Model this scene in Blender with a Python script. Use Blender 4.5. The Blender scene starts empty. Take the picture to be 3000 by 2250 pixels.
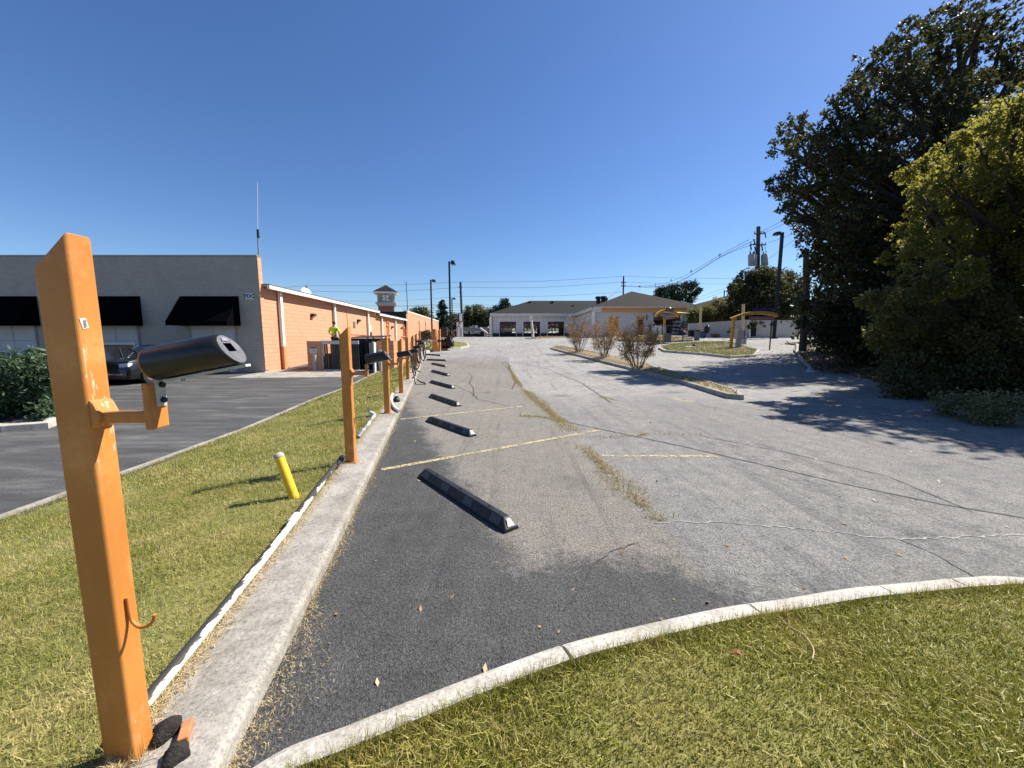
import bpy, math, random
import numpy as np
from mathutils import Vector, Matrix
random.seed(7); RNG = np.random.default_rng(11)
C = bpy.context.scene.collection
sc = bpy.context.scene
# ------------------------------------------------------------------ camera calibration
F = 1127.0; HZ = 990.0; CAMZ = 1.6
PIT = math.atan((1125-HZ)/F); CP, SP = math.cos(PIT), math.sin(PIT)
def ray(px, py):
    rx = (px-1500)/F; u = (1125-py)/F
    return rx, CP+u*SP, -SP+u*CP
def at(px, py, Y):
    x, y, z = ray(px, py); t = Y/y
    return Vector((x*t, Y, CAMZ+z*t))
def mpp(Y): return Y/F*1.0
def sst(t):
    t = np.clip(t, 0, 1); return t*t*(3-2*t)
def H(x, y):
    y = np.asarray(y, float)
    x = np.asarray(x, float)
    return 1.75*sst((y-12)/50.0) - 1.25*sst((y-77)/18.0) + .36*sst((x-10)/8.0)*sst((y-30)/17.0)
KX = ([-4, -.5, 1.2, 2.89, 13.67, 30, 60], [.1, -.72, -1.05, -1.36, -3.5, -6.7, -12.6])
def kx(y): return np.interp(y, *KX)
EX = ([-4, 3.7, 7.5, 11.4, 13.7, 20.9, 30, 60], [-5.1, -5.18, -5.34, -5.88, -6.05, -7.0, -8.6, -14])
def ex(y): return np.interp(y, *EX)
KW = .37; KH = .10
def HL(x, y):
    a = kx(y)-KW; b = ex(y)
    t = np.clip((a-x)/np.maximum(a-b, .01), 0, 1)
    return H(x, y) + .075 - .29*sst(t*.92+.02)
def gp(px, py, off=0.0, h=None):
    h = h or H
    x, y, z = ray(px, py)
    prev = None; lo = .3
    for i in range(1, 4000):
        Y = .3*(1.0025**i); t = Y/y
        d = CAMZ+z*t - (float(h(x*t, Y))+off)
        if d <= 0:
            a, b = lo, Y
            for k in range(30):
                m = (a+b)/2; t = m/y
                if CAMZ+z*t-(float(h(x*t, m))+off) > 0: a = m
                else: b = m
            t = b/y
            return Vector((x*t, b, CAMZ+z*t))
        lo = Y
    print('NOGROUND', px, py); Y = 46.0 if px > 1900 else 62.0
    return gY(px, Y)
def gY(px, Y):
    x = (px-1500)/(F/CP)*Y
    return Vector((x, Y, float(H(x, Y))))
# ------------------------------------------------------------------ materials
MATS = {}
def rgb(h):
    return tuple(h)+(1,) if len(h) == 3 else tuple(h)
class NT:
    def __init__(s, name):
        s.m = bpy.data.materials.new(name); s.m.use_nodes = True
        s.t = s.m.node_tree; s.n = s.t.nodes; s.l = s.t.links
        s.b = s.n['Principled BSDF']; s.out = s.n['Material Output']
    def N(s, typ, **kw):
        n = s.n.new(typ)
        for k, v in kw.items():
            if k.startswith('i_'):
                key = k[2:]
                key = int(key) if key.isdigit() else key.replace('_', ' ')
                n.inputs[key].default_value = v
            else: setattr(n, k, v)
        return n
    def L(s, a, b): s.l.new(a, b)
    def pos(s):
        return s.N('ShaderNodeNewGeometry').outputs['Position']
    def noise(s, vec, scale, detail=4, rough=.55, dist=0):
        n = s.N('ShaderNodeTexNoise'); n.inputs['Scale'].default_value = scale
        n.inputs['Detail'].default_value = detail; n.inputs['Roughness'].default_value = rough
        n.inputs['Distortion'].default_value = dist
        s.L(vec, n.inputs['Vector']); return n.outputs['Fac']
    def ramp(s, fac, stops, interp='LINEAR'):
        r = s.N('ShaderNodeValToRGB'); cr = r.color_ramp; cr.interpolation = interp
        while len(cr.elements) < len(stops): cr.elements.new(.5)
        for e, (p, c) in zip(cr.elements, stops):
            e.position = p; e.color = rgb(c) if hasattr(c, '__len__') else (c, c, c, 1)
        s.L(fac, r.inputs['Fac']); return r.outputs['Color']
    def mix(s, fac, a, b, mode='MIX'):
        m = s.N('ShaderNodeMix', data_type='RGBA', blend_type=mode)
        for sock, v in ((m.inputs['Factor'], fac), (m.inputs[6], a), (m.inputs[7], b)):
            if hasattr(v, 'default_value'): s.L(v, sock)
            elif hasattr(v, '__len__'): sock.default_value = rgb(v)
            else: sock.default_value = v
        return m.outputs[2]
    def math(s, op, a, b=0.0, clamp=False):
        m = s.N('ShaderNodeMath', operation=op, use_clamp=clamp)
        for i, v in enumerate((a, b)):
            if hasattr(v, 'default_value'): s.L(v, m.inputs[i])
            else: m.inputs[i].default_value = v
        return m.outputs[0]
    def bump(s, h, strength=.3, dist=.01):
        b = s.N('ShaderNodeBump'); b.inputs['Strength'].default_value = strength
        b.inputs['Distance'].default_value = dist
        s.L(h, b.inputs['Height']); s.L(b.outputs['Normal'], s.b.inputs['Normal'])
    def fin(s, col=None, rough=.8, metal=0.0, spec=.5):
        if col is not None:
            if hasattr(col, 'default_value'): s.L(col, s.b.inputs['Base Color'])
            else: s.b.inputs['Base Color'].default_value = rgb(col)
        s.b.inputs['Roughness'].default_value = rough; s.b.inputs['Metallic'].default_value = metal
        s.b.inputs['Specular IOR Level'].default_value = spec
        return s.m
def M(name, c1, c2=None, scale=6.0, lo=.4, hi=.65, rough=.8, metal=0.0, bump=None, spec=.4, stretch=None):
    if name in MATS: return MATS[name]
    t = NT(name)
    p = t.pos()
    if stretch:
        mp = t.N('ShaderNodeMapping'); mp.inputs['Scale'].default_value = stretch; t.L(p, mp.inputs['Vector']); p = mp.outputs[0]
    c2 = c2 if c2 is not None else tuple(v*.8 for v in c1)
    f = t.noise(p, scale, 6, .65)
    col = t.ramp(f, [(lo, c1), (hi, c2)])
    if bump: t.bump(t.noise(p, bump[0], 3), bump[1], bump[2] if len(bump) > 2 else .01)
    MATS[name] = t.fin(col, rough, metal, spec); return MATS[name]
def brickmat(name, axis, c1, c2, mortar, bw, bh, ms=.02, rough=.85, bump=.4, off=.5, stain=None):
    if name in MATS: return MATS[name]
    t = NT(name); p = t.pos()
    s = t.N('ShaderNodeSeparateXYZ'); t.L(p, s.inputs[0])
    c = t.N('ShaderNodeCombineXYZ'); t.L(s.outputs[axis], c.inputs[0]); t.L(s.outputs[2], c.inputs[1])
    b = t.N('ShaderNodeTexBrick'); b.offset = off
    b.inputs['Color1'].default_value = rgb(c1); b.inputs['Color2'].default_value = rgb(c2); b.inputs['Mortar'].default_value = rgb(mortar)
    b.inputs['Scale'].default_value = 1; b.inputs['Mortar Size'].default_value = ms; b.inputs['Brick Width'].default_value = bw; b.inputs['Row Height'].default_value = bh
    b.inputs['Mortar Smooth'].default_value = .3; b.inputs['Bias'].default_value = 0
    t.L(c.outputs[0], b.inputs['Vector'])
    col = b.outputs['Color']
    col = t.mix(t.ramp(t.noise(p, 1.3, 6, .7), [(.35, 0.), (.75, .35)]), col, stain or tuple(v*.6 for v in c1))
    nz = t.noise(p, 18, 4)
    col = t.mix(t.ramp(nz, [(.5, 0.), (.8, .35)]), col, tuple(v*.55 for v in c1))
    h = t.math('ADD', t.math('MULTIPLY', b.outputs['Fac'], -1.0), t.math('MULTIPLY', nz, .5))
    t.bump(h, bump, .012)
    MATS[name] = t.fin(col, rough); return MATS[name]
def leafmat(name, cols, trans=.3, rough=.5, tcol=None, patch=None):
    if name in MATS: return MATS[name]
    t = NT(name)
    g = t.N('ShaderNodeNewGeometry'); r = g.outputs['Random Per Island']
    n = len(cols)
    col = t.ramp(r, [(i/max(n-1, 1), c) for i, c in enumerate(cols)])
    big = t.noise(g.outputs['Position'], .9, 3)
    col = t.mix(t.ramp(big, [(.35, 0.), (.7, .5)]), col, cols[0])
    if patch: col = t.mix(t.ramp(t.noise(g.outputs['Position'], 2.3, 6, .7), [(.46, 0.), (.66, .75)]), col, patch)
    m = t.fin(col, rough, 0, .35)
    tr = t.N('ShaderNodeBsdfTranslucent')
    if tcol: t.L(t.mix(.6, col, tcol), tr.inputs['Color'])
    else: t.L(col, tr.inputs['Color'])
    mx = t.N('ShaderNodeMixShader'); mx.inputs[0].default_value = trans
    t.L(t.b.outputs[0], mx.inputs[1]); t.L(tr.outputs[0], mx.inputs[2]); t.L(mx.outputs[0], t.out.inputs['Surface'])
    MATS[name] = m; return m
def glassmat(name, col=(.02, .025, .03), rough=.05):
    if name in MATS: return MATS[name]
    t = NT(name); MATS[name] = t.fin(col, rough, 0, .8); return MATS[name]
# ------------------------------------------------------------------ meshes and objects
ORG = {}
class MB:
    def __init__(s): s.v = []; s.f = []; s.sm = []
    def add(s, vs, fs, smooth=False):
        o = len(s.v); s.v += [tuple(v) for v in vs]; s.f += [tuple(i+o for i in f) for f in fs]; s.sm += [smooth]*len(fs); return s
    def box(s, c, d, rz=0.0, rot=None):
        c = Vector(c); hx, hy, hz = d[0]/2, d[1]/2, d[2]/2
        R = rot if rot is not None else Matrix.Rotation(rz, 3, 'Z')
        vs = [c+R@Vector((x*hx, y*hy, z*hz)) for z in (-1, 1) for y in (-1, 1) for x in (-1, 1)]
        return s.add(vs, [(0, 2, 3, 1), (4, 5, 7, 6), (0, 1, 5, 4), (2, 6, 7, 3), (0, 4, 6, 2), (1, 3, 7, 5)])
    def bb(s, a, b):
        return s.box([(a[i]+b[i])/2 for i in range(3)], [abs(b[i]-a[i]) for i in range(3)])
    def prism(s, poly, vec):
        n = len(poly); vec = Vector(vec)
        vs = [Vector(p) for p in poly]+[Vector(p)+vec for p in poly]
        fs = [tuple(range(n))[::-1], tuple(range(n, 2*n))]+[(i, (i+1) % n, n+(i+1) % n, n+i) for i in range(n)]
        return s.add(vs, fs)
    def tube(s, pts, r, seg=8, caps=True, smooth=True):
        pts = [Vector(p) for p in pts]; n = len(pts)
        rs = list(r) if hasattr(r, '__len__') else [r]*n
        vs = []; prev = None
        for i, p in enumerate(pts):
            t = (pts[min(i+1, n-1)]-pts[max(i-1, 0)])
            t = t.normalized() if t.length > 1e-9 else Vector((0, 0, 1))
            if prev is None:
                a = Vector((1, 0, 0)) if abs(t.x) < .8 else Vector((0, 1, 0))
                u = t.cross(a).normalized()
            else:
                u = (prev-t*prev.dot(t)); u = u.normalized() if u.length > 1e-6 else t.orthogonal().normalized()
            prev = u; w = t.cross(u)
            for k in range(seg):
                an = 2*math.pi*k/seg
                vs.append(p+(u*math.cos(an)+w*math.sin(an))*rs[i])
        fs = [(i*seg+k, i*seg+(k+1) % seg, (i+1)*seg+(k+1) % seg, (i+1)*seg+k) for i in range(n-1) for k in range(seg)]
        s.add(vs, fs, smooth)
        if caps:
            s.add(vs[:seg], [tuple(range(seg))[::-1]]); s.add(vs[-seg:], [tuple(range(seg))])
        return s
    def cyl(s, p0, p1, r0, r1=None, seg=12): return s.tube([p0, p1], [r0, r0 if r1 is None else r1], seg)
    def lathe(s, base, prof, seg=16):
        base = Vector(base); vs = []
        for r, z in prof:
            for k in range(seg):
                a = 2*math.pi*k/seg; vs.append(base+Vector((r*math.cos(a), r*math.sin(a), z)))
        n = len(prof)
        s.add(vs, [(i*seg+k, i*seg+(k+1) % seg, (i+1)*seg+(k+1) % seg, (i+1)*seg+k) for i in range(n-1) for k in range(seg)], True)
        s.add(vs[:seg], [tuple(range(seg))[::-1]]); s.add(vs[-seg:], [tuple(range(seg))]); return s
    def build(s, name, mat, parent=None, bevel=0.0, bseg=2):
        o0 = ORG.get(parent, Vector((0, 0, 0))) if parent else Vector((0, 0, 0))
        me = bpy.data.meshes.new(name)
        me.from_pydata([(a-o0.x, b-o0.y, c-o0.z) for a, b, c in s.v], [], s.f)
        me.polygons.foreach_set('use_smooth', s.sm)
        me.update()
        return link(name, me, mat, parent, o0, bevel, bseg)
def link(name, me, mat, parent=None, o0=Vector((0, 0, 0)), bevel=0.0, bseg=2):
    o = bpy.data.objects.new(name, me); C.objects.link(o)
    if mat: me.materials.append(mat)
    if parent: o.parent = parent
    ORG[o] = o0
    if bevel:
        b = o.modifiers.new('bevel', 'BEVEL'); b.width = bevel; b.segments = bseg; b.limit_method = 'ANGLE'
    return o
def npmesh(name, verts, nper, mat, parent=None, smooth=False):
    """verts (n*nper,3): every nper vertices are one face"""
    o0 = ORG.get(parent, Vector((0, 0, 0))) if parent else Vector((0, 0, 0))
    verts = (verts-np.array(o0)).astype(np.float32)
    n = len(verts)//nper
    me = bpy.data.meshes.new(name)
    me.vertices.add(n*nper); me.vertices.foreach_set('co', verts.ravel())
    me.loops.add(n*nper); me.loops.foreach_set('vertex_index', np.arange(n*nper, dtype=np.int32))
    me.polygons.add(n); me.polygons.foreach_set('loop_start', np.arange(0, n*nper, nper, dtype=np.int32))
    me.polygons.foreach_set('loop_total', np.full(n, nper, dtype=np.int32))
    me.update(calc_edges=True); me.validate()
    return link(name, me, mat, parent, o0)
def gridmesh(name, X, Y, Z, mat, attr=None):
    r, c = X.shape
    v = np.stack([X, Y, Z], -1).reshape(-1, 3).astype(np.float32)
    i = np.arange(r*c).reshape(r, c)
    q = np.stack([i[:-1, :-1], i[:-1, 1:], i[1:, 1:], i[1:, :-1]], -1).reshape(-1, 4).astype(np.int32)
    me = bpy.data.meshes.new(name); n = len(q)
    me.vertices.add(r*c); me.vertices.foreach_set('co', v.ravel())
    me.loops.add(n*4); me.loops.foreach_set('vertex_index', q.ravel())
    me.polygons.add(n); me.polygons.foreach_set('loop_start', np.arange(0, n*4, 4, dtype=np.int32)); me.polygons.foreach_set('loop_total', np.full(n, 4, dtype=np.int32))
    me.polygons.foreach_set('use_smooth', np.ones(n, bool))
    if attr is not None:
        a = me.color_attributes.new('zone', 'FLOAT_COLOR', 'POINT')
        a.data.foreach_set('color', attr.reshape(-1, 4).astype(np.float32).ravel())
    me.update(calc_edges=True)
    return link(name, me, mat)
def tag(o, label, cat, group=None, kind=None):
    o['label'] = label; o['category'] = cat
    if group: o['group'] = group
    if kind: o['kind'] = kind
    return o
def thing(name, label, cat, loc=(0, 0, 0), group=None, kind=None):
    o = bpy.data.objects.new(name, None); C.objects.link(o); o.location = loc; o.empty_display_size = .2
    ORG[o] = Vector(loc); return tag(o, label, cat, group, kind)
def struct(o, label, cat): return tag(o, label, cat, kind='structure')
def stuff(o, label, cat): return tag(o, label, cat, kind='stuff')
def text_mesh(name, body, size, origin, xdir, updir, mat, parent, ext=.004, align='CENTER', bold=0.0, sx=1.0):
    cu = bpy.data.curves.new(name, 'FONT'); cu.body = body; cu.size = size; cu.extrude = ext; cu.align_x = align; cu.align_y = 'CENTER'; cu.offset = bold
    tmp = bpy.data.objects.new('tmp_text', cu); C.objects.link(tmp)
    dg = bpy.context.evaluated_depsgraph_get(); me = bpy.data.meshes.new_from_object(tmp.evaluated_get(dg))
    bpy.data.objects.remove(tmp); bpy.data.curves.remove(cu)
    xd = Vector(xdir).normalized(); ud = Vector(updir).normalized(); nd = xd.cross(ud)
    o0 = ORG.get(parent, Vector((0, 0, 0))); og = Vector(origin)-o0
    for v in me.vertices: v.co = og+xd*v.co.x*sx+ud*v.co.y+nd*v.co.z
    me.name = name; me.materials.clear()
    return link(name, me, mat, parent, o0)
def sweep(mb, pts, prof, zf, closed=False, step=None, left=1):
    """prof: (offset to the left of travel, height); points follow the ground"""
    P = [Vector((p[0], p[1])) for p in pts]
    if step:
        Q = []
        n = len(P)
        for i in range(n if closed else n-1):
            a, b = P[i], P[(i+1) % n]; k = max(1, int((b-a).length/step))
            Q += [a.lerp(b, j/k) for j in range(k)]
        if not closed: Q.append(P[-1])
        P = Q
    n = len(P); m = len(prof); vs = []
    for i, p in enumerate(P):
        a = P[(i-1) % n] if (closed or i > 0) else P[i]; b = P[(i+1) % n] if (closed or i < n-1) else P[i]
        t = (b-a).normalized(); nn = Vector((-t.y, t.x))*left
        for o, h in prof:
            q = p+nn*o; vs.append((q.x, q.y, float(zf(p.x, p.y))+h))
    fs = []
    for i in range(n if closed else n-1):
        j = (i+1) % n
        for k in range(m-1):
            fs.append((i*m+k, j*m+k, j*m+k+1, i*m+k+1))
    mb.add(vs, fs, False)
    if not closed:
        mb.add(vs[:m], [tuple(range(m))]); mb.add(vs[-m:], [tuple(range(m))[::-1]])
def smooth_pts(pts, n=8):
    pts = [Vector(p) for p in pts]; out = []
    for i in range(len(pts)-1):
        p0 = pts[max(i-1, 0)]; p1 = pts[i]; p2 = pts[i+1]; p3 = pts[min(i+2, len(pts)-1)]
        for k in range(n):
            t = k/n
            out.append(.5*((2*p1)+(p2-p0)*t+(2*p0-5*p1+4*p2-p3)*t*t+(3*p1-p0-3*p2+p3)*t**3))
    return out+[pts[-1]]
def inpoly(x, y, poly):
    ins = np.zeros(x.shape, bool); n = len(poly)
    for i in range(n):
        x1, y1 = poly[i][0], poly[i][1]; x2, y2 = poly[(i+1) % n][0], poly[(i+1) % n][1]
        c = ((y1 > y) != (y2 > y)) & (x < (x2-x1)*(y-y1)/((y2-y1) if abs(y2-y1) > 1e-9 else 1e-9)+x1)
        ins ^= c
    return ins
def ribbon(mb, pts, w, zf, off=.005, jag=0.0, step=.05):
    """flat strip lying on the ground"""
    P = []
    for i in range(len(pts)-1):
        a, b = Vector((pts[i][0], pts[i][1])), Vector((pts[i+1][0], pts[i+1][1])); k = max(1, int((b-a).length/step))
        P += [a.lerp(b, j/k) for j in range(k)]
    P.append(Vector((pts[-1][0], pts[-1][1]))); vs = []
    n = len(P)
    for i, p in enumerate(P):
        t = (P[min(i+1, n-1)]-P[max(i-1, 0)]).normalized(); nn = Vector((-t.y, t.x))
        ww = w*(1+random.uniform(-.5, .7)*(1 if jag else 0))/2; q = p+nn*random.uniform(-jag, jag)
        for s in (1, -1):
            r = q+nn*ww*s; vs.append((r.x, r.y, float(zf(r.x, r.y))+off))
    mb.add(vs, [(2*i, 2*i+1, 2*i+3, 2*i+2) for i in range(n-1)])
def blades(n_or_pts, hmin, hmax, w, lean, zf, flat=0.0):
    x, y = n_or_pts; n = len(x)
    z = zf(x, y); a = RNG.uniform(0, 2*np.pi, n); h = RNG.uniform(hmin, hmax, n)
    ln = np.abs(RNG.normal(0, lean, n)); 
    fl = RNG.random(n) < flat; ln = np.where(fl, RNG.uniform(1.2, 1.5, n), np.minimum(ln, 1.35)); h = np.where(fl, h*1.4, h)
    d = RNG.uniform(0, 2*np.pi, n)
    wx, wy = np.cos(a)*w/2, np.sin(a)*w/2
    tx = x+np.cos(d)*np.sin(ln)*h; ty = y+np.sin(d)*np.sin(ln)*h; tz = z+np.cos(ln)*h+np.where(fl, RNG.uniform(.005, .03, n), 0)
    b = np.where(fl, RNG.uniform(.005, .025, n), -.004)
    V = np.empty((n, 3, 3))
    V[:, 0] = np.stack([x-wx, y-wy, z+b], -1); V[:, 1] = np.stack([x+wx, y+wy, z+b], -1); V[:, 2] = np.stack([tx, ty, tz], -1)
    return V.reshape(-1, 3)
def scatter(poly, dens, mask=None):
    xs = [p[0] for p in poly]; ys = [p[1] for p in poly]
    n = int((max(xs)-min(xs))*(max(ys)-min(ys))*dens)
    x = RNG.uniform(min(xs), max(xs), n); y = RNG.uniform(min(ys), max(ys), n)
    k = inpoly(x, y, poly)
    if mask is not None: k &= mask(x, y)
    return x[k], y[k]
def leaves(cl, n, size, twigs=14, spread=.22, aspect=.55, droop=0.0, shell=.45):
    """cl: list of (x,y,z,r); rhombic leaves gathered round twig ends"""
    out = []
    tot = sum(c[3]**2 for c in cl)
    for (x, y, z, r) in cl:
        k = max(20, int(n*r*r/tot)); nt = max(6, int(twigs*(.6+r)))
        d = RNG.normal(size=(nt, 3)); d /= np.linalg.norm(d, axis=1)[:, None]
        rr = r*(shell+(1-shell)*RNG.random(nt)**.5)
        tc = np.array([x, y, z])+d*rr[:, None]*np.array([1, 1, .85])
        c = tc[RNG.integers(0, nt, k)]+RNG.normal(0, spread*r, (k, 3))
        a = RNG.normal(size=(k, 3)); a[:, 2] -= droop; a /= np.linalg.norm(a, axis=1)[:, None]
        b = np.cross(a, RNG.normal(size=(k, 3))); b /= np.linalg.norm(b, axis=1)[:, None]
        s = (size*RNG.uniform(.6, 1.3, k))[:, None]
        V = np.stack([c-a*s*.5, c+b*s*aspect*.5+a*s*.05, c+a*s*.5, c-b*s*aspect*.5+a*s*.05], 1)
        out.append(V.reshape(-1, 3))
    return np.concatenate(out)
def limbs(mb, base, top, r0, cl, seg=7, twig=True, rs=.5):
    base, top = Vector(base), Vector(top)
    mid = base.lerp(top, .5)+Vector((random.uniform(-.3, .3), random.uniform(-.3, .3), 0))*r0*4
    tp = smooth_pts([base, mid, top], 6)
    mb.tube(tp, [r0*(1-.8*i/(len(tp)-1))*(1.35 if i == 0 else 1) for i in range(len(tp))], seg+2)
    for (x, y, z, r) in cl:
        c = Vector((x, y, z)); zz = min(max(.75*(z-base.z), .12*(top.z-base.z)), .95*(top.z-base.z))
        f = zz/max(top.z-base.z, .01); k = min(int(f*(len(tp)-1)), len(tp)-2); s = tp[k].lerp(tp[k+1], f*(len(tp)-1)-k)
        L = (c-s).length; m = s.lerp(c, .5)+Vector((random.uniform(-.1, .1), random.uniform(-.1, .1), -.06))*L
        rr = min(r0*rs*(1-.55*f), .05*L+.01)
        bp = smooth_pts([s, m, c], 4); mb.tube(bp, [rr*(1-.75*i/(len(bp)-1)) for i in range(len(bp))], seg)
        if twig:
            for j in range(5):
                e = c+Vector((random.gauss(0, 1), random.gauss(0, 1), random.gauss(.2, .8))).normalized()*r*.85
                q = m.lerp(c, random.uniform(.3, 1)); mb.tube([q, q.lerp(e, .5)+Vector((0, 0, .06*r)), e], [rr*.32, rr*.2, rr*.07], 5)
# ------------------------------------------------------------------ camera, sky, sun
cam = bpy.data.cameras.new('camera'); co = bpy.data.objects.new('camera', cam); C.objects.link(co)
co.location = (0, 0, CAMZ); co.rotation_euler = (math.pi/2-PIT, 0, 0)
cam.sensor_width = 36; cam.lens = 36*F/3000; cam.clip_start = .05; cam.clip_end = 5000
sc.camera = co
SUN = Vector((.912, .41, 0)).normalized(); ELV = math.radians(47.5)
w = bpy.data.worlds.new('World'); sc.world = w; w.use_nodes = True
nt = w.node_tree; sky = nt.nodes.new('ShaderNodeTexSky'); sky.sky_type = 'NISHITA'; sky.sun_disc = False
sky.sun_elevation = ELV; sky.sun_rotation = math.atan2(SUN.x, SUN.y); sky.altitude = 0; sky.air_density = 1.0; sky.dust_density = .3; sky.ozone_density = 6.5
hs = nt.nodes.new('ShaderNodeHueSaturation'); hs.inputs['Hue'].default_value = .506; hs.inputs['Saturation'].default_value = 1.1; nt.links.new(sky.outputs[0], hs.inputs['Color']); nt.links.new(hs.outputs[0], nt.nodes['Background'].inputs[0]); nt.nodes['Background'].inputs[1].default_value = .076
sl = bpy.data.lights.new('sun', 'SUN'); sl.energy = 5.0; sl.angle = math.radians(.53); sl.color = (1, .94, .85)
so = bpy.data.objects.new('sun', sl); C.objects.link(so)
so.rotation_euler = Vector((SUN.x*math.cos(ELV), SUN.y*math.cos(ELV), math.sin(ELV))).to_track_quat('Z', 'Y').to_euler()
sc.view_settings.view_transform = 'Standard'; sc.view_settings.look = 'None'; sc.view_settings.exposure = .9; sc.view_settings.gamma = 1
# ------------------------------------------------------------------ materials shared
def asphalt():
    t = NT('asphalt'); p = t.pos()
    at_ = t.N('ShaderNodeVertexColor', layer_name='zone'); s = t.N('ShaderNodeSeparateColor'); t.L(at_.outputs['Color'], s.inputs[0])
    brk = t.noise(p, 1.7, 8, .7); brk2 = t.noise(p, 13, 8, .8)
    def edge(ch, wdt=.9):
        v = t.math('ADD', t.math('ADD', ch, t.math('MULTIPLY', t.math('SUBTRACT', brk, .5), wdt)), t.math('MULTIPLY', t.math('SUBTRACT', brk2, .5), .9))
        return t.ramp(v, [(.35, 0.), (.65, 1.)])
    dark = edge(s.outputs[0]); tan = edge(s.outputs[1]); pale = edge(s.outputs[2], .7)
    fine = t.noise(p, 95, 3, .75); mid = t.noise(p, 5, 8, .75)
    vor = t.N('ShaderNodeTexVoronoi'); vor.inputs['Scale'].default_value = 120; t.L(p, vor.inputs['Vector'])
    base = t.ramp(mid, [(.3, (.155, .15, .139)), (.7, (.28, .27, .248))])
    base = t.mix(pale, base, t.ramp(t.noise(p, 2.4, 8, .75), [(.35, (.235, .227, .21)), (.65, (.37, .357, .33))]))
    base = t.mix(tan, base, t.ramp(mid, [(.3, (.18, .165, .14)), (.7, (.25, .228, .195))]))
    base = t.mix(dark, base, t.ramp(mid, [(.3, (.044, .045, .045)), (.72, (.084, .084, .081))]))
    big = t.noise(p, .35, 5, .6)
    base = t.mix(t.ramp(big, [(.42, 0.), (.7, .42)]), base, (.12, .12, .12))
    mp = t.N('ShaderNodeMapping'); mp.inputs['Rotation'].default_value = (0, 0, .2); mp.inputs['Scale'].default_value = (2.6, .12, 1); t.L(p, mp.inputs['Vector'])
    st = t.noise(mp.outputs[0], 1.6, 5, .6)
    base = t.mix(t.ramp(st, [(.5, 0.), (.72, .3)]), base, (.13, .128, .125))
    gr = t.noise(p, 46, 4, .8)
    spot = t.noise(p, 7, 8, .8)
    base = t.mix(t.ramp(spot, [(.54, 0.), (.64, .6)]), base, (.075, .073, .068))
    spot2 = t.noise(p, 1.1, 10, .8)
    base = t.mix(t.ramp(spot2, [(.58, 0.), (.63, .4)]), base, (.10, .098, .094))
    mp3 = t.N('ShaderNodeMapping'); mp3.inputs['Rotation'].default_value = (0, 0, .3); mp3.inputs['Scale'].default_value = (3.2, .16, 1); t.L(p, mp3.inputs['Vector'])
    base = t.mix(t.ramp(t.noise(mp3.outputs[0], 1.0, 7, .75), [(.55, 0.), (.62, .38)]), base, (.085, .083, .08))
    oil = t.N('ShaderNodeTexVoronoi'); oil.inputs['Scale'].default_value = .55; t.L(p, oil.inputs['Vector'])
    base = t.mix(t.ramp(t.math('ADD', oil.outputs['Distance'], t.math('MULTIPLY', t.noise(p, 6, 5), .16)), [(.12, .6), (.26, 0.)]), base, (.05, .048, .046))
    agg = t.mix(.5, t.ramp(fine, [(.32, .2), (.5, .95), (.68, 1.9)]), t.ramp(gr, [(.34, .15), (.5, 1.), (.66, 1.95)]))
    base = t.mix(1.0, base, agg, 'MULTIPLY')
    peb = t.ramp(vor.outputs['Color'], [(.0, .72), (1., 1.3)])
    base = t.mix(1.0, base, peb, 'MULTIPLY')
    h = t.math('ADD', t.math('MULTIPLY', gr, 1.3), t.math('MULTIPLY', vor.outputs['Distance'], .5))
    t.bump(h, .8, .012)
    return t.fin(base, .88, 0, .25)
ASPH = asphalt()
def concmat(name, c1, c2, dirt=(.16, .14, .11)):
    t = NT(name); p = t.pos()
    col = t.ramp(t.noise(p, 6, 8, .7), [(.3, c1), (.7, c2)])
    col = t.mix(t.ramp(t.noise(p, 2.1, 8, .75), [(.45, 0.), (.66, .75)]), col, dirt)
    sp = t.ramp(t.noise(p, 55, 5, .8), [(.32, .5), (.5, 1.), (.68, 1.3)]); col = t.mix(1., col, sp, 'MULTIPLY')
    t.bump(t.noise(p, 90, 4, .7), .5, .006); m = t.fin(col, .9, 0, .2); MATS[name] = m; return m
CONC = concmat('old_concrete', (.29, .27, .235), (.40, .375, .33)); CONC2 = concmat('pale_concrete', (.42, .395, .345), (.56, .535, .48), (.27, .24, .19))
DRIVE = None
def drivemat():
    t = NT('dark_asphalt'); p = t.pos()
    mp = t.N('ShaderNodeMapping'); mp.inputs['Scale'].default_value = (.35, 1.6, 1); mp.inputs['Rotation'].default_value = (0, 0, .25); t.L(p, mp.inputs['Vector'])
    col = t.ramp(t.noise(mp.outputs[0], 1.7, 8, .72), [(.3, (.040, .040, .041)), (.52, (.072, .071, .069)), (.75, (.165, .16, .15))])
    col = t.mix(1., col, t.ramp(t.noise(p, 60, 3, .7), [(.3, .6), (.7, 1.5)]), 'MULTIPLY')
    t.bump(t.noise(p, 70, 3), .4, .008); return t.fin(col, .85, 0, .3)
DRIVE = drivemat()
SOIL = M('turf_soil', (.21, .19, .06), (.15, .15, .04), 9, .4, .6, .95, bump=(60, .2, .01))
DIRT = M('dry_soil', (.26, .20, .12), (.15, .12, .07), 7, .35, .65, .95, bump=(60, .7, .02))
LITTER = M('leaf_litter_soil', (.05, .038, .024), (.11, .075, .04), 12, .35, .65, .95, bump=(50, .8, .03))
GRASS = leafmat('grass_blades', [(.14, .145, .015), (.25, .25, .028), (.35, .335, .05), (.44, .40, .09), (.60, .53, .21), (.19, .21, .02), (.32, .31, .04)], .28, .55, None, (.42, .35, .11))
GRASS2 = leafmat('lawn_blades', [(.12, .15, .018), (.23, .26, .03), (.34, .335, .055), (.47, .41, .13), (.66, .56, .28), (.17, .21, .022), (.30, .31, .045)], .28, .55, None, (.56, .46, .20))
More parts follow.
